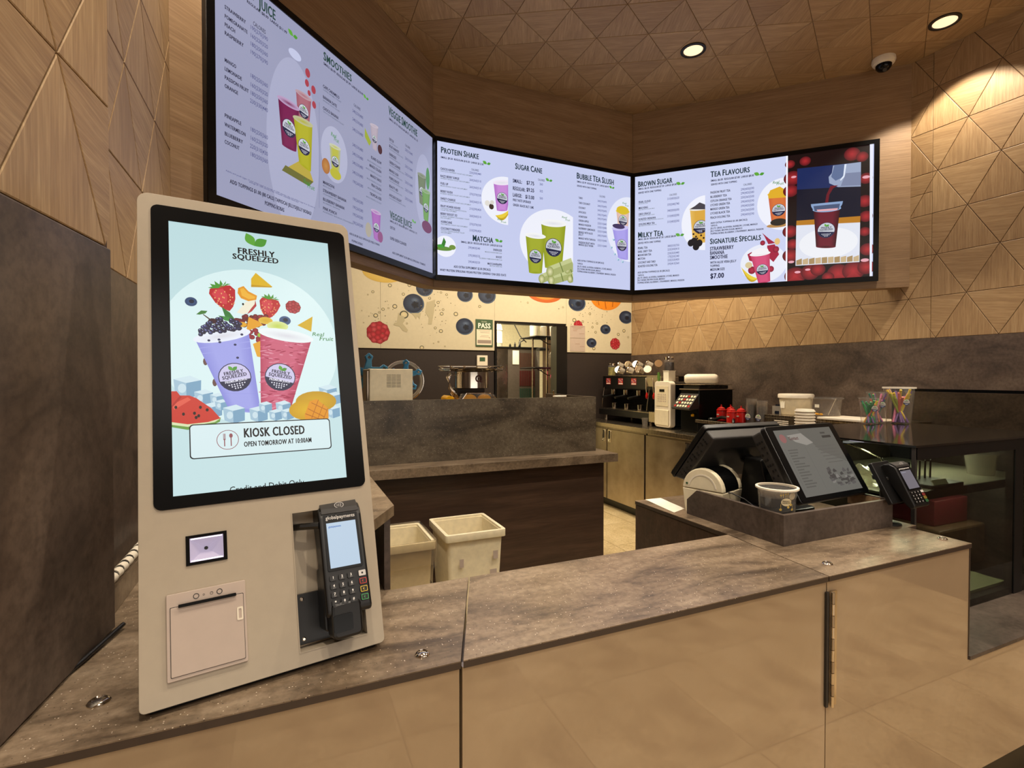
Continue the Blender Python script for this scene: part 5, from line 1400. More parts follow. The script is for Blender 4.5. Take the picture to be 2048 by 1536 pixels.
# ------------------------------------------------------------------ the room
ZT = 1.648      # top of the dark wainscot
CH = 3.5        # ceiling
S2 = math.sqrt(.5)
def inset(poly, d):
    n = len(poly); out = []
    for i in range(n):
        p0, p1, p2 = Vector(poly[i-1]), Vector(poly[i]), Vector(poly[(i+1) % n])
        a = (p1-p0).normalized(); b = (p2-p1).normalized(); na = Vector((-a.y, a.x)); nb = Vector((-b.y, b.x))
        k = 1 + na.dot(nb); out.append(tuple(p1 + (na+nb)*d/max(k, .25)))
    return out
def clip(P, reg):
    for i in range(len(reg)):
        a, b = Vector(reg[i]), Vector(reg[(i+1) % len(reg)]); e = b-a; Q = []
        side = lambda p: e.x*(p[1]-a.y)-e.y*(p[0]-a.x)
        for j in range(len(P)):
            p, q = P[j-1], P[j]; sp, sq = side(p), side(q)
            if (sp >= 0) != (sq >= 0):
                t = sp/(sp-sq); Q.append((p[0]+(q[0]-p[0])*t, p[1]+(q[1]-p[1])*t))
            if sq >= 0: Q.append(tuple(q))
        P = Q
        if len(P) < 3: return []
    R_ = [P[i] for i in range(len(P)) if (Vector(P[i])-Vector(P[i-1])).length > .003]
    return R_ if len(R_) >= 3 else []
def panel_mesh(poly, c, ang, t=.006, g=.0014):
    P = inset(poly, g); Q = inset(P, .0020); ca, sa = math.cos(-ang), math.sin(-ang); n = len(P)
    f = lambda p, z: ((p[0]-c[0])*ca-(p[1]-c[1])*sa, (p[0]-c[0])*sa+(p[1]-c[1])*ca, z)
    m = MB(); m.add([f(p, 0) for p in P]+[f(p, t-.0012) for p in P]+[f(p, t) for p in Q],
        [(i, (i+1) % n, n+(i+1) % n, n+i) for i in range(n)]+[(n+i, n+(i+1) % n, 2*n+(i+1) % n, 2*n+i) for i in range(n)]+[tuple(range(2*n, 3*n))])
    return m.mesh('panel')
def lattice(F, region, a, h, org, parent, ga):
    xs = [p[0] for p in region]; ys = [p[1] for p in region]; shared = {}
    k0, k1 = int((min(ys)-org[1])/h)-2, int((max(ys)-org[1])/h)+2
    for k in range(k0, k1):
        off = org[0] + (a/2 if k % 2 else 0); y = org[1]+k*h
        for i in range(int((min(xs)-off)/a)-2, int((max(xs)-off)/a)+3):
            x = off+i*a
            for up in (1, 0):
                T = [(x, y), (x+a, y), (x+a/2, y+h)] if up else [(x, y), (x+a/2, y-h), (x+a, y)]
                c = (x+a/2, y+(h/3 if up else -h/3)); P = clip(T, region)
                if not P: continue
                A = abs(sum(P[j-1][0]*P[j][1]-P[j][0]*P[j-1][1] for j in range(len(P))))/2
                if A < .0004: continue
                ang = ga[0] if up else ga[1]; full = A > a*h/2*.999
                if full:
                    if up not in shared: shared[up] = panel_mesh(T, c, ang)
                    me = shared[up]
                else: me = panel_mesh(P, c, ang)
                obj('panel', me, 'oak', parent, mtx=F @ Matrix.Translation((c[0], c[1], 0)) @ Matrix.Rotation(ang, 4, 'Z'))
M['gap'] = plain('panel_groove', '#4a3323', .7)
GA = (R(90), R(-8))
# floor: kitchen and customer side
fl = struct('floor', B(-3.5, 6.0, -4.0, 8.0, -.06, -.004), 'grout')
tm = MB().box(-.2585, .2585, -.2635, .2635, -.004, .0).mesh('tile')
for i in range(-5, 7):
    for j in range(-8, 9):
        x = 2.99-.26+.52*(i-4+2); y = 4.07+.265+.53*(j-3)
        if -1.9 < x < 4.2 and 1.2 < y < 5.3: obj('tile', tm, 'tile', fl, loc=(x, y, 0))
tm = MB().box(-.298, .298, -.298, .298, -.004, .0).mesh('tile')
for i in range(-5, 8):
    for j in range(9): obj('tile', tm, 'marble', fl, loc=(.1+.6*i, .65-.6*j, 0))
# left wall with the nearer pier
wl = struct('wall_left', B(-.47, -.381, 1.245, 5.3, 0, CH), 'gap')
obj('wainscot_panel', B(-.381, -.375, 1.246, 2.9, .90, ZT), 'lam', wl)
obj('wainscot_panel', B(-.381, -.375, 2.9, 5.2, 0, ZT), 'lamd', wl)
lattice(frame((-.381, 0, 0), (0, 1, 0), (0, 0, 1)), [(1.246, ZT), (2.16, ZT), (2.16, CH), (1.246, CH)], .324, .2725, (1.597, ZT), wl, GA)
pu = Vector((.1146, .9934, 0)).normalized(); pn = Vector((pu.y, -pu.x, 0)); pp = Vector((-.317, 1.228, 0))
pier = MB(); e0 = pp-pu*.335-pn*.007; e1 = pp+pu*.012-pn*.007
pier.prism([(e0.x, e0.y), (e1.x, e1.y), (-.62, e1.y), (-.62, e0.y)], .901, CH)
wp = struct('wall_left_pier', pier, 'gap')
PF = frame(pp-pn*.007, pu, (0, 0, 1))
obj('wainscot_panel', panel_mesh([(-.335, .9035), (.012, .9035), (.012, ZT), (-.335, ZT)], (0, 0), 0, .007), 'lam', wp, mtx=PF)
lattice(PF, [(-.335, ZT), (.012, ZT), (.012, CH), (-.335, CH)], .324, .2725, (-.008, ZT), wp, GA)
# right wall
wr = struct('wall_right', B(3.856, 3.98, -4, 8.0, 0, CH), 'gap')
obj('wainscot_panel', B(3.85, 3.856, .3, 5.2, 0, ZT), 'lam', wr)
FR = frame((3.856, 0, 0), (0, -1, 0), (0, 0, 1))
lattice(FR, [(-5.2, ZT), (-2.0, ZT), (-2.0, 2.60), (-5.2, 2.60)], .3235, .2698, (-1.971, ZT), wr, GA)
lattice(FR, [(-2.0, ZT), (-.7, ZT), (-.7, CH), (-2.0, CH)], .3235, .2698, (-1.971, ZT), wr, GA)
lattice(FR, [(-2.35, 2.60), (-2.0, 2.60), (-2.0, CH), (-2.35, CH)], .3235, .2698, (-1.971, ZT), wr, GA)
# back wall with printed boards and a doorway
wb = MB().box(-.47, 2.05, 5.2, 5.3, 0, CH).box(2.94, 3.98, 5.2, 5.3, 0, CH).box(2.05, 2.94, 5.2, 5.3, 2.0, CH)
wb = struct('wall_back', wb, 'lamd')
for x0, x1, z0 in ((-.375, .839, 1.675), (.841, 2.049, 1.675), (2.051, 2.934, 1.998), (2.936, 3.846, 1.675)):
    obj('mural_board', B(x0, x1, 5.188, 5.2, z0, 2.75), 'mural', wb)
a = Art((-.37, 1.68, 3.84, 2.74), 4e-6); a.draw(ART['W']); a.build('fruit_print', 'print', wb, mtx=frame((0, 5.1875, 0), (1, 0, 0), (0, 0, 1)))
dr = struct('door_1', MB().box(2.055, 2.075, 5.18, 5.31, 0, 1.995).box(2.075, 2.925, 5.19, 5.31, 1.975, 1.995).box(2.80, 2.938, 5.17, 5.31, 0, 1.97), 'black')
# store room behind the doorway
struct('wall_store_room', MB().box(1.2, 3.98, 7.6, 7.7, 0, 2.8).box(1.2, 1.3, 5.3, 7.6, 0, 2.8).box(1.2, 3.98, 5.3, 7.7, 2.8, 2.86), 'wallw')
# ceiling
ce = struct('ceiling', B(-4, 4.2, -4, 5.3, CH, CH+.1), 'oakf')
lattice(frame((0, 0, CH), (0, 1, 0), (1, 0, 0)), [(1.2, -.375), (2.145, -.375), (3.43, .91), (3.43, 2.547), (2.127, 3.85), (1.2, 3.85)], .318, .2722, (3.067, 1.223), ce, (R(25), R(-60)))
struct('wall_front', MB().box(-4, 6, -4.1, -4, 0, CH).box(-4.1, -4, -4, 5.3, 0, CH).box(6, 6.1, -4, 3, 0, CH), 'oakf')
# bulkhead that carries the menu screens
def bulk(p0, p1, q1, q0):
    return MB().prism([p0, p1, q1, q0], 2.003, CH)
t_ = .10; k_ = t_*math.tan(R(22.5))
wbk = struct('wall_bulkhead', bulk((.911, 3.4305), (2.546, 3.4305), (2.546-k_, 3.4305+t_), (.911+k_, 3.4305+t_)), 'oakf')
obj('fascia_panel', B(-1.8165, -.001, 2.003, CH, -t_, 0), 'oakf', wbk, mtx=frame((.91, 3.43, 0), (S2, S2, 0), (0, 0, 1)))
obj('fascia_panel', B(.001, 1.8425, 2.003, CH, -t_, 0), 'oakf', wbk, mtx=frame((2.547, 3.43, 0), (S2, -S2, 0), (0, 0, 1)))
obj('corner_post', MB().prism([(.9105, 3.4300), (.8395, 3.5003), (.9518, 3.5304)], 2.003, CH), 'oakf', wbk); obj('corner_post', MB().prism([(2.5465, 3.4300), (2.5045, 3.5304), (2.6175, 3.5003)], 2.003, CH), 'oakf', wbk)
# ------------------------------------------------------------------ downlights and camera dome
for n_, (x, y) in enumerate(DOWN[:2]):
    t = thing('ceiling_downlight', ('round lit downlight in the wood ceiling, the one nearer the middle of the room', 'round lit downlight in the wood ceiling close to the right wall')[n_], 'light', (x, y, CH), 0, 'recessed downlights')
    obj('trim_ring', MB().lathe([(.078, 0), (.078, -.012), (.062, -.014), (.058, -.006), (.058, 0)], 32, close=True), 'lampt', t, smooth=40)
    obj('lens', MB().lathe([(.0, -.0085), (.059, -.0085), (.059, -.007), (0, -.007)], 32), 'lampon', t)
t = thing('security_camera', 'small white dome camera on the wood ceiling above the right menu screen', 'camera', (3.62, 2.17, CH-.006))
obj('housing', MB().lathe([(.066, 0), (.068, -.02), (.060, -.036), (.045, -.042), (.0, -.042)], 28), 'white', t, smooth=40)
obj('dome', MB().lathe([(.046, -.040), (.044, -.058), (.032, -.074), (.015, -.081), (0, -.083)], 24), 'blackg', t, smooth=60)
obj('lens', MB().tube([(-.01, -.012, -.075), (-.016, -.018, -.084)], .012, 14), 'dgrey', t)
# ------------------------------------------------------------------ menu screens
SCR = {'M': ((.91, 3.43), (1, 0), .009, 1.628, .012, 1.602), 'L': ((.91, 3.43), (S2, S2), -1.692, -.012, -1.657, -.046), 'R': ((2.547, 3.43), (S2, -S2), .011, 1.660, .012, 1.628)}
LAB = {'M': 'black framed menu screen in the centre headed PROTEIN SHAKE and SUGAR CANE', 'L': 'black framed menu screen on the left headed JUICE and SMOOTHIES', 'R': 'black framed menu screen on the right with red drink photo and TEA FLAVOURS'}
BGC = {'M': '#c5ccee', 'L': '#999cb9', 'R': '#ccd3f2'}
for k in 'LMR':
    (ox, oy), (ux, uy), o0, o1, a0, a1 = SCR[k]
    t = thing('menu_screen', LAB[k], 'screen', group='wall menu screens', mtx=frame((ox, oy, 0), (ux, uy, 0), (0, 0, 1)))
    a0 = max(a0, o0+.012); 
    obj('housing', B(o0, o1, 2.052, 3.014, .0015, .019), 'black', t)
    plate([(o0, 2.05), (o1, 2.05), (o1, 3.016), (o0, 3.016)], [[(a0, 2.085), (a0, 2.987), (a1, 2.987), (a1, 2.085)]], .0192, .0262, 'blackg', 'bezel', t)
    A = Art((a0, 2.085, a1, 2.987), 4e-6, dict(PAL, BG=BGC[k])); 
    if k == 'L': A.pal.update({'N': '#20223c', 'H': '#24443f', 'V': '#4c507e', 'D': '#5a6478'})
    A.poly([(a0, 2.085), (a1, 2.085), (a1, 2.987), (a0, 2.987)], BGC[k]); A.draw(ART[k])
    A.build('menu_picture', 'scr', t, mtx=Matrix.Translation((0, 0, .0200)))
# ------------------------------------------------------------------ counter
zc = .9
def slab(name, poly, label, parts=None, mat='solid', th=.014, z=zc):
    t = thing(name, label, 'counter', (poly[0][0], poly[0][1], 0))
    P = [(x-poly[0][0], y-poly[0][1]) for x, y in poly]
    obj('worktop', MB().prism(P, z-.002, z), mat, t); obj('worktop_edge', MB().prism(inset(P, .0004) if False else P, z-th, z-.0021), 'edge', t)
    return t, P
t, P = slab('counter_left', [(-.62, .857), (.2745, .857), (.4075, 1.21), (.2165, 1.21), (.2165, 1.95), (-.375, 1.95), (-.375, 1.262), (-.40, 1.24), (-.62, .96)], 'speckled brown stone counter section under the self-order kiosk')
obj('front_panel', B(0, .8935, .006, .022, .19, .885), 'fascia', t); obj('toe_kick', B(0, .8935, .06, .08, 0, .19), 'black', t)
obj('carcass', MB().prism([(.0, .024), (.892, .024), (1.02, .345), (.834, .345), (.834, 1.08), (.25, 1.08), (.25, .42), (.23, .37), (.0, .1)], .12, .884), 'walnut', t)
t, P = slab('counter_gate', [(.2795, .857), (1.2345, .857), (1.268, 1.21), (.4125, 1.21)], 'hinged speckled counter flap and beige gate between the kiosk and the till')
obj('gate_panel', B(.0, .9545, .006, .022, .19, .885), 'fascia', t); obj('toe_kick', B(.01, .94, .06, .08, .0, .19), 'black', t)
obj('gate_back', MB().prism([(.0, .023), (.954, .023), (.978, .30), (.118, .30)], .868, .884), 'walnut', t)
t, P = slab('counter_right', [(1.2375, .857), (1.872, .857), (1.876, 1.035), (1.925, 1.035), (1.925, 1.69), (1.273, 1.69), (1.2715, 1.21)], 'speckled brown stone counter section carrying the till')
fp = MB().prism([(.0, .19), (0, .885), (.6335, .885), (.6335, .545), (2.6, .545), (2.6, .19)], .006, .022, 'y')
obj('front_panel', fp, 'fascia', t); obj('toe_kick', B(.0, 2.6, .06, .08, 0, .19), 'black', t)
obj('side_panel', B(.0375, .052, .36, .832, 0, .884), 'walnut', t); obj('end_trim', B(.6337, .637, .004, .18, .56, .886), 'edge', t)
obj('carcass', B(.06, .632, .025, .82, .1, .884), 'walnut', t)
tag(obj('shelf_slab', B(1.876, 3.84, .858, 2.2, .545, .557), 'solidd', bev=.001), 'dark stone plinth top in front of the glass display case', 'shelf')
# hinge on the gate
t = thing('gate_hinge', 'long polished steel piano hinge between the gate and the till counter', 'hinge', (1.2445, .852, .57))
obj('leaf', B(.001, .022, .004, .0095, 0, .29), 'chrome', t); obj('leaf', B(-.016, -.008, .004, .0095, 0, .29), 'dgrey', t)
for i in range(10): obj('knuckle', MB().tube([(0, 0, .001+i*.029), (0, 0, .0285+i*.029)], .0045, 10), 'chrome' if i % 2 == 0 else 'steel', t, smooth=50)
# chrome caps
for (x, y), r, lb in zip([(-.269, .969), (.218, .905), (1.313, .915), (1.838, .915)], (.0155, .0130, .0130, .0130),
        ('round chrome cap in the counter left of the kiosk', 'round chrome cap in the counter right of the kiosk', 'round chrome cap in the counter above the steel hinge', 'round chrome cap at the far right corner of the till counter')):
    t = thing('metal_disc', lb, 'disc', (x, y, zc), 0, 'chrome caps in the counter')
    obj('rim', MB().lathe([(r, 0), (r, .0015), (r*.82, .0045), (r*.7, .005), (r*.62, .0035), (r*.62, 0)], 28, close=True), 'chrome', t, smooth=35)
    obj('lens', MB().lathe([(r*.62, .0032), (r*.4, .0042), (0, .0046)], 20), 'chrome', t, smooth=60)
# raised shelf behind the kiosk
t = thing('raised_shelf', 'raised speckled shelf with mitred corner behind the kiosk', 'shelf', (.225, 1.21, zc))
SP = [(0, 0), (0, .55), (-.30, .55), (-.30, .10), (-.12, -.06), (-.075, -.13)]
obj('shelf_top', MB().prism(SP, .174, .198), 'solid', t); obj('end_panel', B(-.022, -.008, .004, .54, 0, .174), 'lam', t); obj('end_panel', B(-.29, -.276, .12, .54, 0, .174), 'lam', t)
# low ledge and spiral cable by the left wall
tag(obj('wall_ledge', B(-.3745, -.337, 1.262, 1.94, zc, .953), 'solid', bev=.001), 'low stone ledge along the left wall behind the kiosk', 'ledge')
t = thing('spiral_cable', 'white spiral-wrapped black cable on the ledge at the left wall', 'cable', (-.345, 1.26, .972))
for i in range(13):
    y = .012+i*.038; obj('wrap', MB().tube([(0, y, .001*math.sin(i)), (.002, y+.024, .001*math.sin(i+1))], .0105, 12), 'white', t, smooth=50)
obj('core', MB().tube([(0, 0, 0), (0, .52, 0)], .009, 10), 'cable', t, smooth=50)
t = obj('rubber_strip', MB().tube([(-.352, 1.03, .9045), (-.33, 1.11, .906), (-.302, 1.235, .909)], .0042, 8), 'cable', smooth=50); tag(t, 'black rubber strip at the foot of the left wall panel', 'strip')
# ------------------------------------------------------------------ kiosk
kz = R(11.218); kt = R(14.6)
K = thing('self_order_kiosk', 'tall beige self-order kiosk with lit juice screen reading KIOSK CLOSED', 'kiosk', (-.2000, .8870, .9), kz)
KF = frame((0, 0, .010), (1, 0, 0), (0, math.sin(kt), math.cos(kt)))
rec = [(.2215, .0225), (.2215, .2535), (.337, .2535), (.337, .0225)]
plate(arc(.3597, .008, .008, -90, 0, 4)+arc(.3497, .824, .018, 0, 90, 6)+arc(.018, .824, .018, 90, 180, 6)+arc(.008, .008, .008, 180, 270, 4), [rec, [(.0645, .1985), (.0645, .2385), (.1155, .2385), (.1155, .1985)]], -.040, 0, 'kiosk', 'shell', K, mtx=KF, bev=.0022)
bz = plate(rrect(.0195, .2865, .357, .8205, .012), [[(.0456, .3065), (.0456, .7923), (.3225, .7923), (.3225, .3065)]], .0002, .0022, 'blackg', 'screen_bezel', K, mtx=KF)
obj('screen_panel', B(.044, .324, .305, .794, -.002, .0003), 'black', K, mtx=KF)
A = Art((.0456, .3065, .3225, .7923), 1.2e-6, PAL); c0, c1 = s2l('#cde9ec'), s2l('#c2e2e6')
A.z = 1e-6; A.tri([(.0456, .3065), (.3225, .3065), (.3225, .7923)], [c0, c0, c1]); A.tri([(.0456, .3065), (.3225, .7923), (.0456, .7923)], [c0, c1, c1]); A.draw(ART['K'])
A.build('screen_picture', 'scrk', K, mtx=KF @ Matrix.Translation((0, 0, .0004)))
obj('light_bar', MB().box(.068, .112, .2005, .2025, .0012, .0018).box(.068, .112, .2345, .2365, .0012, .0018), 'ledw', K, mtx=KF)['kind'] = 'stuff'
M['ledf'] = plain('lilac_glow_reflector', '#8f8796', .5, emit='#b8aecb', es=.55, noise=0)  # reflected light on the scanner faces imitated by a faint emission
# scanner window
sr = plate([(.0612, .1955), (.1188, .1955), (.1188, .2415), (.0612, .2415)], [[(.0665, .2), (.0665, .237), (.1135, .237), (.1135, .2)]], .0002, .002, 'blackg', 'scanner_frame', K, mtx=KF)
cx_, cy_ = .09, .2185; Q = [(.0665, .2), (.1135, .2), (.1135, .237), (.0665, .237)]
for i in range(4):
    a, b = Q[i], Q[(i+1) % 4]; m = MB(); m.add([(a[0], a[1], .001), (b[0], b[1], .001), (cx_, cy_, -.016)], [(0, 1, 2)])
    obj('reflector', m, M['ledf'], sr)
obj('scanner_lens', MB().lathe([(.0028, -.016), (.0028, -.0128), (0, -.0125)], 14, (cx_, cy_, 0)), 'black', sr)
# printer door
pf = obj('printer_frame', MB().prism(rrect(.0343, .0335, .1427, .158, .002), .0002, .0045), 'kdoor', K, mtx=KF, bev=.0008)
obj('printer_door', MB().prism(rrect(.0395, .0395, .1385, .1380, .0015), .0045, .0062), 'kdoor', pf, bev=.0005)
obj('door_gap', plate(rrect(.0388, .0388, .1392, .1388, .0015), [rrect(.0395, .0395, .1385, .1382, .0015)[::-1]], .0044, .0052, 'dgrey', 'g').data, 'dgrey', pf)
bpy.data.objects.remove(bpy.data.objects['g'])
obj('paper_slot', B(.0497, .1283, .1368, .1415, .0062, .0105), 'blackg', pf, bev=.0006)
obj('latch', plate(rrect(.1288, .0985, .1376, .1185, .002), [rrect(.1312, .1010, .1352, .1160, .0012)[::-1]], .0062, .0072, 'white', 'g').data, 'white', pf); bpy.data.objects.remove(bpy.data.objects['g'])
icons = MB()
for x, r in ((.0735, .0042), (.0838, .0014), (.0945, .0022), (.1055, .0042)): icons.lathe([(r, 0), (r, .0004), (r*.75, .0004), (r*.75, 0)], 16, (x, .1485, .0045), close=True)
obj('printer_icons', icons, 'dgrey', pf)['kind'] = 'stuff'
# recess with bracket
rb = obj('recess_box', MB().box(.2215, .337, .0225, .2535, -.0405, -.038).box(.2195, .2213, .0225, .2535, -.038, -.0005).box(.3372, .339, .0225, .2535, -.038, -.0005), 'steelh', K, mtx=KF)
obj('recess_lip', plate([(.2200, .0210), (.2200, .2550), (.3385, .2550), (.3385, .0210)], [[(.2215, .0225), (.2215, .2535), (.337, .2535), (.337, .0225)][::-1]], 0, .0010, 'kiosk', 'g').data, 'kiosk', K, mtx=KF); bpy.data.objects.remove(bpy.data.objects['g'])
br = obj('bracket', MB().prism(rrect(.226, .028, .332, .1115, .003), -.0375, -.026), 'black', K, mtx=KF)
for x, y in ((.234, .1035), (.234, .037), (.322, .037)): obj('screw', MB().lathe([(.0034, 0), (.0034, .0015), (.002, .0022), (0, .0022)], 12, (x, y, -.026)), 'chrome', br)
obj('arm', MB().prism(rrect(.262, .045, .318, .150, .006), -.026, .012), 'black', br, bev=.003)
obj('cradle', MB().prism(rrect(.266, .034, .318, .094, .010), .010, .046), 'black', br, bev=.005)
obj('badge', MB().prism(rrect(.268, .046, .300, .074, .003), .046, .0475), 'blackg', br)
obj('cable_clip', MB().tube([(.230, .228, -.036), (.236, .228, .004), (.262, .226, .014)], .006, 8), 'black', br, smooth=40)
# rear housing and foot
obj('rear_housing', MB().prism([(.05, .02), (.205, .02), (.16, .30), (.252, .74), (.235, .76), (.05, .06)], .03, .338, 'x'), 'kiosk', K, bev=.004)
obj('foot', B(.012, .355, .012, .24, 0, .012), 'black', K, bev=.002)
# ------------------------------------------------------------------ card terminals
def card_terminal(label, mtx, keysx=0, lit=True):
    t = thing('card_terminal', label, 'card reader', mtx=mtx, group=None)
    prof = [(-.1185, -.006), (-.1165, -.020), (-.09, -.030), (.0, -.042), (.055, -.050), (.084, -.046), (.0865, -.030), (.078, -.010), (.062, .0015), (.050, .0035), (-.112, 0)]
    body = MB().prism(prof, -.0385, .0385, 'x'); obj('body', body, 'black', t, bev=.0045, seg=3)
    obj('paper_cover', MB().prism([(.056, .0032), (.064, .0022), (.0795, -.0085), (.086, -.022), (.087, -.022), (.081, -.007), (.065, .0045), (.056, .0045)], -.033, .033, 'x'), 'dgrey', t, bev=.0006)
    obj('screen_surround', MB().prism(rrect(-.0305, -.0445, .0305, .0545, .003), .0005, .0036), 'blackg', t)
    its = [('T', -.0225, .031, .022, .0032, 'globalpayments', '#2a6ab8' if lit else '#9a9aa8', 1)]
    d = simple_art('display', t, .052, .079, '#b2c8dd' if lit else '#6f6a72', its, 'scr', mtx=Matrix.Translation((0, -.0005, .0039)))
    its = [('T', -.026, -.001, .052, .0062, 'globalpayments', '#e0dcd8', 0)]
    a = Art(None, 4e-6); a.draw(its); a.draw([('E', '#c8c4c0', 0, .0235, .0085, .0055, '#c8c4c0'), ('E', '#3a3634', 0, .0235, .0078, .0048, '#3a3634')])
    for i in range(3): a.poly([(-.004+i*.003, .0235-.0015-i*.0008), (-.0034+i*.003, .0235-.0015-i*.0008), (-.0026+i*.003, .0235), (-.0034+i*.003, .0235+.0015+i*.0008), (-.004+i*.003, .0235+.0015+i*.0008), (-.0032+i*.003, .0235)], '#d8d4d0')
    # logo strip lies on the flat above the display
    a2 = a.build('logo_print', 'print', t, mtx=Matrix.Translation((0, .0465, .0041)))
    keys = [['1', '2', '3'], ['4', '5', '6'], ['7', '8', '9'], ['*', '0', '#']]; side = ['#c8c4c0', '#c03a30', '#d8b83a', '#3f9a5a']
    km = MB().prism(rrect(-.0058, -.0046, .0058, .0046, .0018), 0, .0026).mesh('key')
    for r_, row in enumerate(keys):
        y = -.0565-.0135*r_
        for c_, ch in enumerate(row):
            x = -.0235+.0152*c_; ko = obj('key', km, 'black', t, loc=(x, y, .0012))
            a = Art(None, 3e-6); a.text(-.0014, -.0008, .0030, .0040, ch, '#efece8', 1); a.text(-.0022, -.0030, .0044, .0012, {'2': 'ABC', '3': 'DEF', '4': 'GHI', '5': 'JKL', '6': 'MNO', '7': 'PQRS', '8': 'TUV', '9': 'WXYZ'}.get(ch, '-'), '#b8b4b0'); a.build('digit', 'print', ko, mtx=Matrix.Translation((0, 0, .0028)))
        a = Art(None, 3e-6); a.poly(rrect(-.0062, -.0048, .0062, .0048, .0015), side[r_]); a.poly(rrect(-.0052, -.0038, .0052, .0038, .001), '#c8c4c0' if r_ == 0 else '#151312')
        a.ell(0, 0, .0018, .0018, '#151312' if r_ == 0 else side[r_])
        if r_: a.ell(.0006, 0, .0013, .0013, '#151312')
        ko = obj('key', km, 'black', t, loc=(.0265, y, .0012)); a.build('key_print', 'print', ko, mtx=Matrix.Translation((0, 0, .0028)))
    return t
def tmtx(o, yaw, tilt, roll=0):
    y, q = R(yaw), R(tilt); u = Vector((math.cos(y), math.sin(y), 0)); nb = Vector((-u.y, u.x, 0)); v = Vector((0, 0, 1))*math.cos(q)+nb*math.sin(q)
    r = R(roll); return frame(o, u*math.cos(r)+v*math.sin(r), v*math.cos(r)-u*math.sin(r))
card_terminal('black card reader with lit blue-white display and number keys on the kiosk front', tmtx((.089, .972, 1.097), 8.3, 27))
# ------------------------------------------------------------------ bins, partition and steel counter
def bin_(name, label, x0, x1, y0, y1, z1, liner=False):
    cx, cy = (x0+x1)/2, (y0+y1)/2; a, b = (x1-x0)/2, (y1-y0)/2
    t = thing(name, label, 'bin', (cx, cy, 0), 0, 'kitchen bins'); k = .80; th = .005
    def ring(sx, z, r=.02): return [(x*sx, y*sx, z) for x, y in rrect(-a+.012, -b+.012, a-.012, b-.012, r)]
    R0, R1, R2, R3, R4 = ring(k, 0), ring(1, z1-.012), ring(.955, z1-.012), ring(.955*k/1, .01), None; n = len(R0)
    m = MB(); m.add(R0+R1+R2+R3, [(i, (i+1) % n, n+(i+1) % n, n+i) for i in range(n)]+[(n+i, n+(i+1) % n, 2*n+(i+1) % n, 2*n+i) for i in range(n)]+[(2*n+i, 2*n+(i+1) % n, 3*n+(i+1) % n, 3*n+i) for i in range(n)]+[tuple(range(n))[::-1], tuple(range(3*n, 4*n))])
    obj('bin_body', m, 'bin', t, smooth=40)
    o = rrect(-a, -b, a, b, .015); i_ = rrect(-a+.016, -b+.016, a-.016, b-.016, .01)
    rim = plate(o, [i_], z1-.035, z1, 'bin', 'rim', t, bev=.003)
    if liner:
        vs = []; fs = []; N = 72; rn = random.Random(6); levels = [(-.20, .93), (-.06, .955), (.004, .97), (.007, 1.035), (-.03, 1.045), (-.075, 1.04), (-.105, 1.02)]
        for li, (dz, sc_) in enumerate(levels):
            P = rrect(-a, -b, a, b, .02, 17)[:N]
            for q, (x, y) in enumerate(P):
                j = rn.uniform(-1, 1)*(.0015 if li in (2, 3) else .006); dd = rn.uniform(-.02, .012) if li == len(levels)-1 else rn.uniform(-.003, .003)
                vs.append((x*(sc_+j), y*(sc_+j), z1+dz+dd))
        n = len(P); fs = [(l*n+i, l*n+(i+1) % n, (l+1)*n+(i+1) % n, (l+1)*n+i) for l in range(len(levels)-1) for i in range(n)]
        obj('bin_liner', MB().add(vs, fs), 'film', t, smooth=60)
    else:
        a_ = obj('tape_mark', MB().box(-.085, -.065, -b*.985, -b*.98, z1-.16, z1-.12).box(-.09, -.062, -b*.955, -b*.95, z1-.25, z1-.215).box(.085, .11, -b*.99, -b*.985, z1-.14, z1-.10).box(.07, .105, -b*.962, -b*.957, z1-.22, z1-.19), 'kdoor', t)
    return t
bin_('slim_bin', 'empty beige rectangular bin without a liner in front of the brown partition', .672, .978, 2.32, 2.645, .65)
bin_('slim_bin', 'beige rectangular bin with a clear plastic liner beside the kiosk', .335, .612, 2.27, 2.60, .65, True)
t = thing('partition_counter', 'brown veneer partition with stone ledge and stone upstand facing the counter', 'counter', (.30, 2.77, 0))
obj('base_panel', B(-.67, 1.592, .075, .10, 0, .848), 'walnut', t); obj('return_panel', B(1.572, 1.592, .10, .62, 0, .848), 'walnut', t)
obj('ledge', B(-.67, 1.652, 0, .26, .848, .9), 'solid', t, bev=.001)
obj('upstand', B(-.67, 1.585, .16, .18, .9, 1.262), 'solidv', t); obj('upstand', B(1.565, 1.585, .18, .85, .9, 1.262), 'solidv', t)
obj('worktop', B(-.67, 1.565, .26, .85, .86, .9), 'steelh', t); obj('carcass', B(-.65, 1.56, .62, .64, 0, .86), 'walnut', t)
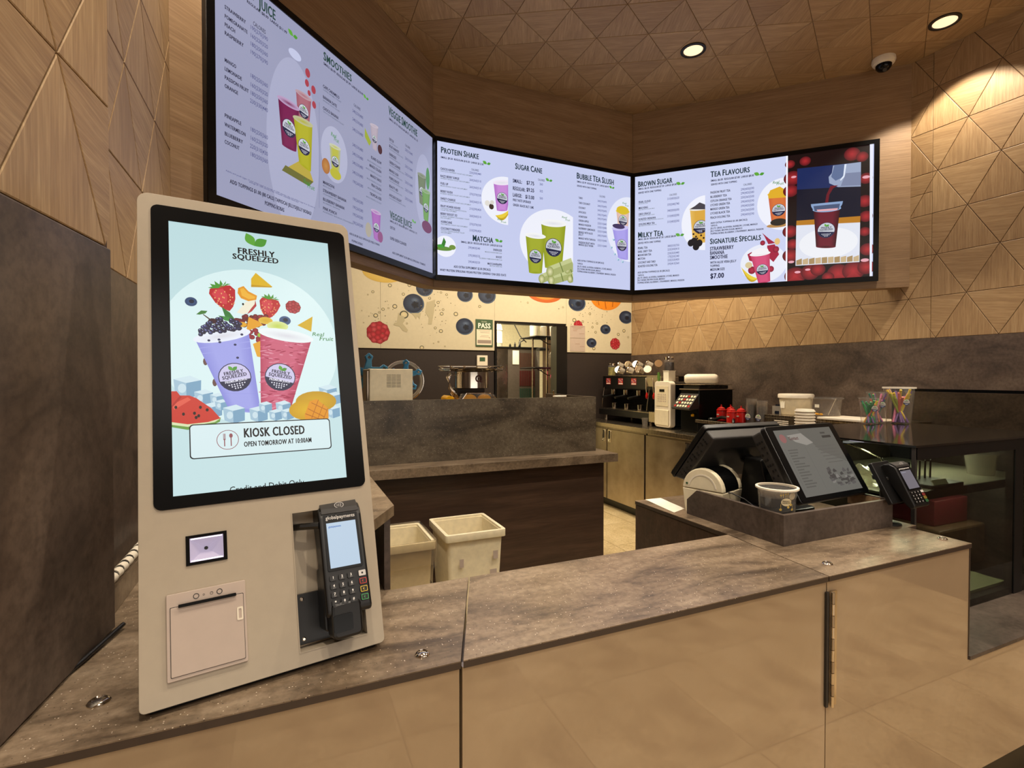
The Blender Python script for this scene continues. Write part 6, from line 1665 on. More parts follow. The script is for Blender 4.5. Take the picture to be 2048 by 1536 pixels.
# low upstand seen beyond, towards the doorway
t = thing('steel_counter', 'long stainless steel worktop with raised rear lip along the right wall', 'counter', (3.10, 2.9, .86))
obj('worktop', B(0, .745, -.0, 2.28, .008, .04), 'steelh', t, bev=.003); obj('front_edge', B(-.004, .004, 0, 2.28, -.002, .040), 'steelh', t, bev=.002); obj('rear_lip', B(.735, .745, 0, 2.28, .04, .12), 'steelh', t)
for nm, y0, y1, lab in (('steel_cabinet', 4.0, 5.17, 'stainless cabinet with recessed handles under the coffee machine'), ('steel_cabinet', 2.92, 3.985, 'stainless cabinet under the right part of the steel worktop')):
    t = thing(nm, lab, 'cabinet', (3.12, y0, 0), 0, 'steel cabinets along the right wall'); L = y1-y0
    obj('body', B(.022, .70, 0, L, .09, .857), 'steel', t); obj('toe_kick', B(.07, .09, 0, L, 0, .09), 'black', t)
    for q, (a_, b_) in enumerate(((0, L*.54-.003), (L*.54+.003, L)) if y0 > 3.9 else ((0, L*.42), (L*.42+.006, L))):
        d = obj('door', B(.0, .021, a_+.006, b_-.004, .095, .835), 'steel', t, bev=.002)
        ys = (b_-.07) if q == 0 else (a_+.03)
        if y0 > 3.9 or q == 1:
            if y0 < 3.9: ys = a_+.02
            h_ = obj('handle', plate([(0, 0), (.052, 0), (.052, .13), (0, .13)], [[(.008, .01), (.008, .12), (.044, .12), (.044, .01)]], 0, .004, 'chrome', 'g').data, 'chrome', d, mtx=frame((-.0005, ys+.052, .70), (0, -1, 0), (0, 0, 1)))
            bpy.data.objects.remove(bpy.data.objects['g']); obj('pull_recess', MB().box(.008, .044, .01, .12, .0002, .001), 'dgrey', h_); obj('pull', MB().box(.012, .04, .012, .035, .001, .004), 'chrome', h_)
# preparation fridge
t = thing('prep_fridge', 'raised steel topping fridge with white cutting board behind the till screens', 'fridge', (3.40, 1.98, 0))
obj('body', B(0, .44, 0, .91, .10, 1.085), 'steelh', t, bev=.003); obj('top_rail', B(.0, .44, 0, .91, 1.086, 1.103), 'steelh', t, bev=.002)
for y in (.76, .52, .28): 
    for k in range(3): obj('vent_slot', B(-.0012, .0, y-.06, y+.06, 1.03+.014*k, 1.037+.014*k), 'white', t)
obj('foot', B(.03, .40, .04, .87, 0, .1), 'black', t)
tag(obj('cutting_board', B(3.35, 3.62, 2.03, 2.42, 1.1035, 1.118), 'white', bev=.003), 'white plastic cutting board on the steel topping fridge', 'board')
t = thing('black_grill', 'flat black appliance with a raised edge left of the topping fridge', 'appliance', (3.24, 2.95, .9))
obj('body', B(0, .5, 0, .49, .0, .115), 'blackg', t, bev=.008); obj('rim', B(-.012, .015, -.01, .50, .1, .125), 'steelh', t, bev=.003); obj('handle', MB().tube([(.03, .12, .12), (.05, .14, .15), (.09, .30, .155), (.10, .42, .12)], .013, 10), 'black', t, smooth=50)
obj('knob', MB().lathe([(.03, .116), (.03, .135), (.022, .142), (0, .142)], 18, (.1, .42, 0)), 'black', t, smooth=40)
# sauce bottles
def bottle():
    t = thing('sauce_bottle', '', 'bottle', (0, 0, 0), 0, 'red sauce bottles')
    obj('bottle_body', MB().lathe([(.034, 0), (.038, .004), (.038, .075), (.036, .083), (.039, .086), (.039, .09)], 24), 'red', t, smooth=40)
    obj('cap', MB().lathe([(.0385, .0905), (.0385, .096), (.030, .101), (.030, .108), (.020, .114), (.007, .120), (.004, .138), (.0, .139)], 24), 'red', t, smooth=35)
    obj('label_strip', MB().lathe([(.0383, .052), (.0383, .062)], 24, close=False).mesh('l') if 0 else B(-.0395, -.0378, -.012, .012, .05, .06), 'kdoor', t); return t
b0 = bottle(); b0.location = (3.40, 3.325, 1.017); b0['label'] = 'red sauce bottle furthest left, beside the black coffee unit'
for (x, y), lb in (((3.30, 3.12), 'red sauce bottle nearest to the camera in the middle of the four'), ((3.47, 3.29), 'red sauce bottle hidden behind the other three'), ((3.40, 3.115), 'red sauce bottle furthest right, beside the stacked cups')): dup(b0, (x, y, 1.017), None, lb)
# stacked tumblers
for (x, y, n, h0), lb in (((3.42, 3.03, 8, .0), 'taller stack of clear printed plastic cups beside the red bottles'), ((3.42, 2.93, 7, -.006), 'shorter stack of clear printed plastic cups beside the steel fridge')):
    t = thing('cup_stack', lb, 'cups', (x, y, 1.017), 0, 'stacks of clear cups')
    m = [(.029, 0), (.041, .11), (.0445, .112), (.0445, .117), (.040, .117)]
    for i in range(n): obj('cup', MB().lathe(m if i else [(0, .002)] + m, 20), 'clear', t, smooth=30, loc=(0, 0, .012*i + (.0 if n == 8 else -.0)))
    a = Art(None, 4e-6); a.logo(0, 0, .026, 0, 1, '#c9c2b0'); a.build('cup_print', 'print', t, mtx=frame((-.0405, 0, .055), (0, -1, 0), (0, 0, 1)))
# white lidded tub and clear tub
t = thing('white_tub', 'white lidded plastic tub with a paper label on the steel fridge', 'tub', (3.60, 2.775, 1.104))
obj('tub_body', MB().lathe([(0, 0), (.100, 0), (.104, .004), (.116, .132)], 36), 'cream', t, smooth=40); obj('lid', MB().lathe([(.117, .125), (.124, .128), (.125, .150), (.120, .158), (.0, .156)], 36), 'white', t, smooth=35)
obj('paper_label', MB().add([(.113*math.cos(a_), .113*math.sin(a_), z) for a_ in (R(150), R(163), R(176)) for z in (.05, .115)], [(0, 2, 3, 1), (2, 4, 5, 3)]), 'paper', t)
t = thing('clear_tub', 'clear plastic tub with a small white sticker beside the white tub', 'tub', (3.50, 2.46, 1.119))
obj('tub_body', MB().lathe([(0, 0), (.085, 0), (.088, .004), (.098, .115), (.112, .119), (.112, .125), (.097, .125)], 36), 'clear', t, smooth=40)
obj('sticker', B(-.096, -.0945, -.016, .016, .06, .082), 'paper', t); obj('lid', MB().lathe([(.106, .126), (.106, .131), (0, .131)], 36), 'clear', t, smooth=30)
obj('spoon', MB().tube([(-.05, -.05, .008), (.06, -.03, .12)], .003, 8), 'clearm', t); 
f_ = MB(); rn = random.Random(3)
for i in range(7): a_ = rn.uniform(2.2, 4); f_.lathe([(0, 0), (.008, .006), (.006, .013), (0, .016)], 8, (.062*math.cos(a_), .062*math.sin(a_), .003))
obj('fruit_piece', f_, 'yellow', t)
t = thing('lid_stack', 'stack of white plastic lids just left of the straw cups', 'lids', (2.575, 1.93, 1.05))
for i in range(11): obj('lid', MB().lathe([(.047, 0), (.051, .002), (.051, .006), (.046, .009), (.044, .0145), (.040, .0145)], 26), 'clearm' if i > 12 else 'white', t, smooth=30, loc=(0, 0, .0155*i))
t = thing('phone_stand', 'black phone leaning on a small clear stand left of the white tub', 'phone', (3.50, 2.86, 1.104), R(-70))
obj('phone', MB().prism(rrect(-.016, 0, .016, .075, .004), 0, .006), 'blackg', t, mtx=Matrix.Rotation(R(75), 4, 'X')); obj('stand', B(-.035, .03, .0, .03, 0, .062), 'clearm', t)
# ------------------------------------------------------------------ espresso machine and its jars
t = thing('espresso_machine', 'wide black and steel three-group espresso machine in the back right corner', 'coffee machine', (3.36, 4.10, .94))
obj('top_housing', B(.0, .42, .0, .98, .315, .455), 'black', t, bev=.01); obj('cup_tray', B(-.008, .43, -.01, .99, .455, .465), 'steelh', t, bev=.002)
obj('back_housing', B(.18, .42, .0, .98, .07, .315), 'blackg', t, bev=.006); obj('drip_tray', B(-.05, .42, .04, .98, .02, .085), 'black', t, bev=.006); obj('drip_grate', B(-.03, .17, .05, .97, .086, .092), 'steelh', t)
obj('end_block', B(-.055, .10, -.075, .075, -.0, .105), 'steelh', t, bev=.005)
obj('end_cowl', B(-.02, .20, -.07, .16, .35, .452), 'steel', t, bev=.006)
for i in range(3):
    y = .84-.235*i
    g = obj('group_head', MB().lathe([(.0, 0), (.034, 0), (.036, .02), (.036, .055), (.03, .06), (0, .06)], 20, (.06, y, .252)), 'chrome', t, smooth=40)
    obj('portafilter', MB().tube([(.06, y, .242), (-.02, y, .236), (-.095, y-.01, .225)], .012, 10, rs=[.02, .010, .013]), 'black', g, smooth=50)
    a = Art(None, 5e-6); a.poly([(-.045, -.035), (.045, -.035), (.045, .035), (-.045, .035)], '#a3231c')
    for r_ in range(3):
        for c_ in range(4): a.poly([(-.036+c_*.02, -.008+r_*.014), (-.024+c_*.02, -.008+r_*.014), (-.024+c_*.02, .0+r_*.014), (-.036+c_*.02, .0+r_*.014)], ['#e8e0d4', '#e07050', '#5070b0'][(r_+c_+i) % 3])
    a.poly([(-.038, -.030), (.038, -.030), (.038, -.018), (-.038, -.018)], '#e8e0d4')
    a.build('button_panel', 'print', t, mtx=frame((-.0015, y+.02, .400), (0, -1, 0), (0, 0, 1)))
    obj('cup_jug', MB().lathe([(.0, 0), (.03, 0), (.034, .06), (.031, .06), (.028, .004)], 18, (.07, y, .093)), 'chrome', t, smooth=40)
for y in (.93, .12): obj('steam_wand', MB().tube([(-.01, y, .33), (-.03, y, .2), (-.035, y+.01, .10)], .005, 8), 'chrome', t, smooth=50)
for y in (.17, .06): 
    lv = obj('lever', MB().tube([(-.015, y, .44), (-.035, y-.03, .34), (-.04, y-.045, .28)], .006, 8), 'chrome', t, smooth=50); obj('lever_grip', MB().lathe([(0, -.035), (.012, -.025), (.014, 0), (.006, .03), (0, .032)], 12, (-.042, y-.05, .262)), 'red', lv, smooth=50)
for x, y in ((.0, .1), (.0, .9), (.36, .1), (.36, .9)): obj('leg', MB().lathe([(.02, -.04), (.02, .02)], 14, (x, y, 0)), 'chrome', t)
t = thing('tea_jar', 'clear jar of yellow-green leaves with a steel lid on the left of the espresso machine', 'jar', (3.44, 5.01, 1.4055))
obj('glass', MB().lathe([(0, 0), (.045, 0), (.047, .004), (.047, .105), (.038, .115)], 24), 'clear', t, smooth=35); obj('contents', MB().lathe([(0, .003), (.042, .003), (.042, .095), (0, .1)], 20), 'leafy', t, smooth=35); obj('lid', MB().lathe([(.037, .116), (.037, .136), (.034, .14), (0, .14)], 24), 'chrome', t, smooth=35)
t = thing('coffee_jar', 'tall jar of dark coffee beans on the right of the espresso machine', 'jar', (3.60, 4.22, 1.4055))
obj('glass', MB().lathe([(0, 0), (.05, 0), (.052, .004), (.052, .150), (.044, .16)], 24), 'clear', t, smooth=35); obj('contents', MB().lathe([(0, .003), (.047, .003), (.047, .135), (0, .14)], 20), 'bean', t, smooth=35); obj('lid', MB().lathe([(.046, .161), (.046, .185), (.042, .19), (0, .19)], 24), 'chrome', t, smooth=35)
g0 = thing('glass_tumbler', 'small clear glass tumbler lying tilted in the row on the espresso machine', 'glass', (0, 0, 0), 0, 'tilted glasses on the espresso machine')
obj('glass', MB().lathe([(0, 0), (.030, 0), (.033, .004), (.039, .07), (.036, .07), (.030, .008), (0, .008)], 20), 'clearm', g0, smooth=35); obj('rim_band', MB().lathe([(.0395, .058), (.041, .064), (.0395, .071), (.036, .071)], 20), 'chrome', g0, smooth=50)
first = True
for i in range(15):
    low = i >= 8; k = i-8 if low else i; y = 4.87-k*.085-(.04 if low else 0); x = 3.42 if low else 3.50; z = 1.445 if low else 1.503
    o = g0 if first else dup(g0); first = False
    o['label'] = ['first', 'second', 'third', 'fourth', 'fifth', 'sixth', 'seventh', 'eighth'][k]+' tilted glass from the left in the '+('lower' if low else 'upper')+' row on the espresso machine'
    o.location = (x, y, z); o.rotation_euler = (R(38 if (k+low) % 2 else -35), R(-62), R(15*(k % 3)))
# small plant packet and box on bean machine
t = thing('bean_machine', 'rounded white coffee bean machine with keypad beside the black unit', 'coffee machine', (3.25, 3.79, .915))
pf_ = rrect(0, 0, .225, .435, .03, 8); obj('front_shell', MB().prism([(y, z) for y, z in rrect(0, 0, .228, .435, .035, 8)], .0, .06, 'x'), 'white', t, bev=.006)
obj('body', MB().prism(rrect(.004, .004, .224, .431, .034, 8), .061, .30, 'x'), 'blackg', t)
obj('panel', B(-.004, .0, .03, .20, .20, .39), 'cream', t, bev=.001); obj('display', B(-.0055, -.004, .08, .15, .335, .36), 'blackg', t)
obj('hopper_door', B(-.008, .0, .02, .215, .02, .165), 'cream', t, bev=.003)
km = MB()
for r_ in range(4):
    for c_ in range(5): km.box(-.0052, -.004, .06+c_*.025, .074+c_*.025, .24+r_*.021, .252+r_*.021)
k_ = obj('keypad', km, 'kdoor', t); obj('foot', MB().box(.03, .26, .02, .20, -.014, 0), 'dgrey', t)
t = thing('tea_box', 'small white box with a green plant print on top of the bean machine', 'box', (3.27, 3.84, 1.3505))
obj('box_body', B(.0, .08, .0, .075, 0, .095), 'paper', t, bev=.001); obj('box_lid', B(-.003, .083, -.003, .078, .095, .101), 'white', t)
tag(obj('plant_packet', MB().prism([(0, 0), (.02, 0), (.028, .04), (.024, .085), (.012, .07), (.002, .085), (-.004, .04)], 0, .012, 'x'), plain('plant_green', '#4f7a2c', .5), loc=(3.25, 3.95, 1.3505)), 'narrow green packet standing next to the white box', 'packet')
t = thing('tea_brewer', 'black cube-shaped brewer with a slanted button pad, carrying a white roll', 'appliance', (3.30, 3.485, .9))
obj('body', B(0, .40, 0, .225, .0, .375), 'blackg', t, bev=.006); obj('top_plate', B(-.01, .41, -.01, .235, .375, .385), 'steel', t, bev=.002)
kp = obj('button_pad', MB().prism([(-.11, .215), (.0, .345), (.0, .21), (-.10, .20)], -.0, .225, 'y'), 'dgrey', t, bev=.003)
nm_ = (Vector((.11, 0, .13))).normalized()
for r_ in range(4):
    for c_ in range(6):
        p = Vector((-.11, .018+c_*.034, .215)) + nm_*(.022+r_*.036)
        obj('button', B(-.011, .011, -.008, .012, 0, .003), 'cream' if (r_+c_) % 5 else 'red', kp, mtx=frame(p+Vector((-.0008, 0, .0007)), (0, -1, 0), nm_))
obj('tap', MB().lathe([(0, 0), (.014, .002), (.014, .02), (0, .03)], 12, (-.012, .06, .14)), 'yellow', t, smooth=50)
t = thing('weighing_scale', 'low black weighing scale between the black brewer and the white roll', 'scale', (3.32, 3.50, 1.2855))
obj('base', B(.0, .34, .0, .2, .0, .03), 'black', t, bev=.004); obj('plate', B(-.02, .36, -.03, .28, .034, .040), 'steelh', t, bev=.002); obj('post', B(.1, .2, .05, .15, .03, .034), 'black', t)
tag(obj('white_roll', MB().tube([(0, .0, 0), (0, .012, 0), (0, .03, 0), (0, .26, 0), (0, .278, 0), (0, .29, 0)], .05, 22, rs=[.028, .040, .046, .046, .040, .028]), 'white', smooth=60, loc=(3.56, 3.52, 1.3725), rot=(0, 0, R(46))), 'plump white rolled cloth lying on the scale', 'cloth')
vs = []; rn = random.Random(8)
for i in range(13):
    for j in range(9): vs.append((3.32+.29*i/12, 3.47+.30*j/8, 1.3268-(.03*rn.random() if i in (0, 12) or j in (0, 8) else 0)+(.008*rn.random() if 0 < j < 8 and (j < 2 or j > 6) else 0)*0))
tag(obj('plastic_wrap', MB().add(vs, [(i*9+j, i*9+j+1, (i+1)*9+j+1, (i+1)*9+j) for i in range(12) for j in range(8)]), 'film', smooth=60), 'crumpled clear plastic wrap under the white roll', 'wrap')
t = thing('water_glass', 'small clear glass standing on the steel worktop in front of the espresso machine', 'glass', (3.225, 4.13, .9))
obj('glass', MB().lathe([(0, 0), (.024, 0), (.026, .003), (.032, .088), (.030, .088), (.024, .006), (0, .006)], 20), 'clear', t, smooth=40)
# ------------------------------------------------------------------ things behind the partition
t = thing('sealing_machine', 'plain white machine housing with vent slots behind the partition', 'machine', (.452, 3.20, .9005))
obj('housing', B(0, .263, 0, .30, .0, .543), 'cream', t, bev=.004)
vm = MB()
for i in range(9):
    for j in range(3): vm.box(.102+j*.03, .128+j*.03, -.0008, .0, .445+i*.009-.012, .447+i*.009-.012)
obj('vent_slots', vm, 'dgrey', t); obj('side_rail', B(-.012, -.002, .02, .05, 0, .53), 'steel', t)
def spider(lb, loc, rot, s):
    t = thing('blue_press_wheel', lb, 'wheel', loc, 0, 'blue press wheels'); t.rotation_euler = (R(90), 0, R(rot))
    P = []
    for i in range(5):
        a0 = 2*PI*i/5+.3
        for da, rr in ((-.42, .045), (-.20, .085), (-.24, .115), (0, .135), (.24, .115), (.20, .085)): P.append((rr*s*math.cos(a0+da), rr*s*math.sin(a0+da)))
    holes = []
    for i in range(5):
        a0 = 2*PI*i/5+.3; c = Vector((.105*s*math.cos(a0), .105*s*math.sin(a0))); holes.append([(c.x+.012*s*math.cos(a0+q*PI/2), c.y+.012*s*math.sin(a0+q*PI/2)) for q in range(4)][::-1])
    plate(P, holes, -.014, .014, 'blue', 'wheel_body', t, bev=.004); obj('hub', MB().lathe([(.03*s, .014), (.03*s, .03), (0, .034)], 18), 'steelh', t, smooth=40); return t
spider('blue five-armed plastic wheel at the left of the white housing', (.495, 3.545, 1.42), 4, 1.0)
spider('blue five-armed plastic wheel inside the clear ring', (.765, 3.64, 1.40), -20, .88)
t = thing('clear_ring', 'large clear plastic ring standing behind the white housing', 'ring', (.755, 3.70, 1.365)); t.rotation_euler = (R(90), 0, 0)
obj('ring', MB().lathe([(.125, -.02), (.142, -.018), (.145, 0), (.142, .018), (.125, .02), (.123, 0)], 44, close=True), 'clearm', t, smooth=50); obj('rim', MB().lathe([(.144, .019), (.148, .021), (.148, .026), (.143, .026)], 44, close=True), 'chrome', t, smooth=60)
obj('axle', MB().tube([(0, 0, -.05), (0, 0, .03)], .014, 12), 'black', t); obj('axle_stand', B(-.012, .012, -.463, -.0, .03, .05), 'black', t)
obj('stand_foot', B(-.10, .10, -.463, -.453, -.04, .09), 'black', t)
t = thing('citrus_juicer', 'steel citrus juicer with wire feed basket, clear cover and yellow parts', 'juicer', (1.135, 3.30, .9005))
obj('drum', MB().lathe([(.115, .42), (.115, .525), (.112, .528), (0, .528)], 36), 'chrome', t, smooth=35)
obj('body', B(-.15, .15, -.08, .2, .0, .30), 'yellow', t, bev=.02); obj('neck', B(-.10, .10, .0, .16, .30, .42), 'dgrey', t, bev=.01)
a = Art(None, 5e-6); q = [(.024*math.cos(R(x)), .024*math.sin(R(x))) for x in range(-40, 290, 15)]; a.poly(q + [(x*.6, y*.6) for x, y in q[::-1]], '#4a1c14'); a.ell(0, 0, .007, .007, '#4a1c14'); a.poly([(.008, -.012), (.014, -.006), (.028, -.024), (.018, -.026)], '#4a1c14')
a.build('drum_logo', 'print', t, mtx=frame((.012, -.1165, .482), (1, 0, 0), (0, 0, 1)))
def wire(pts, r=.0028, n=6): return MB().tube(pts, r, n)
rk = MB()
for z, s_ in ((.565, 1.0), (.545, .98), (.535, .95)):
    rk.tube([(-.19*s_, -.12*s_, z), (.19*s_, -.12*s_, z), (.19*s_, .14*s_, z), (-.19*s_, .14*s_, z), (-.19*s_, -.12*s_, z)], .003, 6)
for i in range(5): rk.tube([(-.186+.093*i, -.115, .565), (-.12+.06*i, -.06, .53)], .0028, 6); rk.tube([(-.186+.093*i, .135, .565), (-.12+.06*i, .09, .53)], .0028, 6)
obj('feed_basket', rk, 'chrome', t, smooth=50)
obj('basket_pan', MB().lathe([(.12, .529), (.17, .546), (.172, .550), (.118, .534)], 30), 'chrome', t, smooth=40)
cw = MB()
for i in range(5):
    a_ = .02*i; cw.tube([(-.11-.012*i, -.06+a_, .52), (-.17, -.07+a_, .49), (-.185+.012*i, -.08+a_, .42), (-.15+.015*i, -.08+a_, .36), (-.10+.02*i, -.07+a_, .33)], .003, 6)
obj('chute_wires', cw, 'chrome', t, smooth=50)
obj('clear_cover', MB().prism([(-.14, .30), (-.10, .385), (.05, .385), (.12, .375), (.16, .30)], -.125, -.081, 'y'), 'clear', t); 
cv = MB().tube([(-.14, -.127, .30), (-.075, -.127, .388), (.09, -.127, .388), (.155, -.127, .30)], .003, 6); obj('cover_frame', cv, 'chrome', t)
for x in (-.045, .055): obj('press_cup', MB().tube([(x, -.12, .335), (x, -.085, .335)], .045, 24), 'yellow', t, smooth=40)
obj('side_hopper', MB().prism([(-.205, .30), (-.205, .36), (-.185, .375), (-.15, .36), (-.15, .30)], -.10, .02, 'y'), 'yellow', t, bev=.004)
t = thing('scoop', 'pale plastic scoop resting behind the partition near its right end', 'scoop', (1.66, 3.02, 1.215), R(10))
obj('bowl', MB().lathe([(0, .03), (.03, .045), (.05, .055), (.055, .05), (.035, .03), (0, .015)], 18, sy=.6), 'white', t, smooth=50); obj('handle', MB().tube([(-.04, 0, .05), (-.055, 0, .085), (-.05, 0, .09)], .004, 6), 'chrome', t); obj('stand', MB().lathe([(.03, -.315), (.03, .02)], 14), 'cream', t)
t = thing('thermostat', 'white wall thermostat with a dark display below the printed boards', 'thermostat', (1.905, 5.2, 1.545))
obj('case', B(-.058, .062, -.022, 0, -.06, .075), 'white', t, bev=.003); obj('display', B(-.03, .032, -.0235, -.022, .012, .055), 'green', t)
# notices
t = thing('pass_notice', 'green framed notice reading PASS stuck to the printed board', 'sign', (1.93, 5.1865, 1.86))
obj('board', B(-.097, .097, -.006, 0, -.145, .145), 'green', t)
its = [('T', -.06, .102, .12, .012, 'DineSafe', '#d8d8c8', 0)]
a = Art(None, 5e-6); a.poly([(-.092, -.14), (.092, -.14), (.092, .14), (-.092, .14)], '#3f5a3e'); a.text(-.032, .115, .06, .012, 'DineSafe', '#c8d0b8', 0); a.text(-.072, .052, .144, .052, 'PASS', '#f4f2e4', 1)
a.poly([(-.088, -.128), (.085, -.128), (.085, .038), (-.088, .038)], '#eadcc4'); rn = random.Random(2)
for y, w0, w1 in ((.026, -.07, .07), (.012, -.05, .06), (.0, -.045, .06), (-.03, -.04, .05), (-.044, -.05, .06)): a.poly([(w0, y), (w1, y), (w1, y+.003), (w0, y+.003)], '#8a7a6c')
a.poly([(.05, -.058), (.066, -.058), (.066, -.042), (.05, -.042)], '#c9bba4'); a.poly([(-.078, -.112), (.078, -.112), (.078, -.075), (-.078, -.075)], '#9a8c80')
a.build('notice_print', 'print', t, mtx=frame((0, -.0063, 0), (1, 0, 0), (0, 0, 1)))
t = thing('paper_notice', 'pink-white paper notices taped to the printed board right of the doorway', 'notice', (3.085, 5.1865, 1.83))
obj('sheet', B(-.10, .10, -.002, 0, .01, .155), 'kdoor', t); obj('sheet', B(-.10, .10, -.002, 0, -.145, .006), 'kdoor', t)
a = Art(None, 5e-6)
for y, w0, w1 in ((.142, -.09, .09), (.132, -.08, .07), (.118, -.06, .05), (.104, -.06, .0), (.09, -.06, -.01), (.06, .02, .09), (-.06, -.03, .03), (-.09, .03, .09)): a.poly([(w0, y), (w1, y), (w1, y+.004), (w0, y+.004)], '#9a7a6a')
a.build('notice_print', 'print', t, mtx=frame((0, -.0023, 0), (1, 0, 0), (0, 0, 1)))
# ------------------------------------------------------------------ store room
t = thing('ice_machine', 'tall dark fronted steel ice machine seen through the doorway', 'machine', (2.43, 6.1, 0))
obj('body', B(.0, .62, .02, .65, .05, 1.76), 'steel', t, bev=.006); obj('front_panel', B(.165, .62, .0, .02, .9, 1.75), plain('tinted_panel', '#5a524a', .25), t); obj('side_column', B(.0, .16, .0, .02, .9, 1.75), 'steelh', t); obj('top_cover', B(-.01, .63, -.01, .66, 1.76, 1.776), 'black', t)
for k in range(3):
    for j in range(7): obj('grille_bar', B(.33+.032*j, .355+.032*j, -.004, 0, 1.50-k*.23, 1.70-k*.23), [plain('grille_brown', '#4a3228', .4), plain('grille_maroon', '#4c1f1c', .4), plain('grille_green', '#2c4034', .4)][k], t)
obj('paper_tag', B(.23, .32, -.004, 0, 1.55, 1.73), 'paper', t); obj('foot', B(.02, .60, .05, .63, 0, .05), 'black', t)
t = thing('water_jug', 'white plastic drum on top of the ice machine', 'drum', (2.50, 6.40, 1.7765))
obj('drum_body', MB().lathe([(0, 0), (.125, 0), (.13, .01), (.13, .05), (.135, .06), (.13, .07), (.13, .22), (.136, .23), (.13, .24), (.12, .30), (.07, .35), (.06, .38), (0, .38)], 32), 'white', t, smooth=30)
for i, (x, z) in enumerate(((.33, .05), (.40, .07), (.47, .11))): tag(obj('spray_bottle', MB().lathe([(0, 0), (.014, 0), (.014, z*.7), (.006, z*.8), (.006, z), (0, z)], 12), ['black', 'dgrey', 'black'][i], loc=(2.36+x, 6.25, 1.7765), smooth=40), ['shortest dark bottle on the ice machine', 'middle grey bottle on the ice machine', 'tallest thin dark bottle on the ice machine'][i], 'bottle')
tag(obj('power_cord', MB().tube([(2.80, 6.23, 1.785), (2.83, 6.24, 1.85), (2.90, 6.26, 1.88), (2.97, 6.35, 1.86), (2.95, 6.5, 1.95), (2.90, 6.6, 2.13), (2.97, 6.7, 2.27)], .007, 8), 'cable', smooth=50), 'black power cord looping up from the ice machine', 'cord')
t = thing('wire_shelf', 'black wire shelving with sloping brackets right of the doorway', 'shelf', (2.90, 5.60, 0))
for x in (0.0, .34):
    for y in (0, .40): obj('post', MB().tube([(x, y, 0), (x, y, 2.35)], .013, 10), 'dgrey' if x else 'steelh', t, smooth=50)
for z in (1.50, 1.88, 2.18):
    m = MB(); m.tube([(-.16, -.02, z), (.36, -.02, z)], .008, 8).tube([(-.16, .42, z), (.36, .42, z)], .008, 8).tube([(-.16, -.02, z), (-.16, .42, z)], .008, 8).tube([(.36, -.02, z), (.36, .42, z)], .008, 8)
    m.tube([(-.16, -.02, z), (.0, -.02, z-.09), (.36, -.02, z-.12)], .006, 6)
    for i in range(13): m.tube([(-.16, .01+i*.031, z+.006), (.36, .01+i*.031, z+.006)], .004, 5)
    for i in range(12): m.tube([(-.15+.044*i, -.02, z), (-.128+.044*i, -.02, z-.035)], .004, 5); m.tube([(-.128+.044*i, -.02, z-.035), (-.106+.044*i, -.02, z)], .004, 5)
    obj('wire_tray', m, 'black', t)
t = thing('blender_jug', 'clear blender jug with a black lid on the wire shelf', 'jug', (2.90, 5.72, 1.5145))
obj('jug', MB().lathe([(0, 0), (.06, 0), (.08, .18), (.082, .20)], 24), 'clear', t, smooth=40); obj('lid', MB().lathe([(.083, .2), (.083, .225), (.03, .24), (0, .24)], 24), 'black', t, smooth=35)
t = thing('blender_jug', 'clear rounded blender jug on the wire shelf beside the door edge', 'jug', (3.09, 5.74, 1.5145))
obj('jug', MB().lathe([(0, 0), (.07, 0), (.085, .05), (.085, .15), (.05, .2), (.045, .21)], 24), 'clearm', t, smooth=40); obj('jug_handle', MB().tube([(-.08, 0, .15), (-.11, 0, .12), (-.08, 0, .05)], .008, 8), 'clear', t, smooth=50)
t = thing('pink_scoop', 'pink plastic scoop hanging from the wire shelf', 'scoop', (2.98, 5.47, 1.40))
obj('bowl', MB().lathe([(0, -.10), (.04, -.09), (.075, -.05), (.085, 0), (.08, 0), (.06, -.05), (0, -.09)], 24), 'pink', t, smooth=50, rot=(R(75), 0, 0)); obj('handle', MB().tube([(0, 0, 0), (.02, 0, .05), (.0, 0, .06)], .008, 8), 'pink', t)
for i, (x, z, h) in enumerate(((2.82, 1.899, .22), (2.96, 1.899, .17), (3.10, 1.899, .25))): tag(obj('storage_bottle', MB().lathe([(0, 0), (.05, 0), (.052, h*.7), (.02, h*.85), (.022, h), (0, h)], 20), ['white', 'clearm', 'kdoor'][i], loc=(x, 5.8, z), smooth=40), ['white bottle on the upper wire shelf', 'frosted bottle on the upper wire shelf', 'pinkish bottle at the door side of the upper wire shelf'][i], 'bottle')
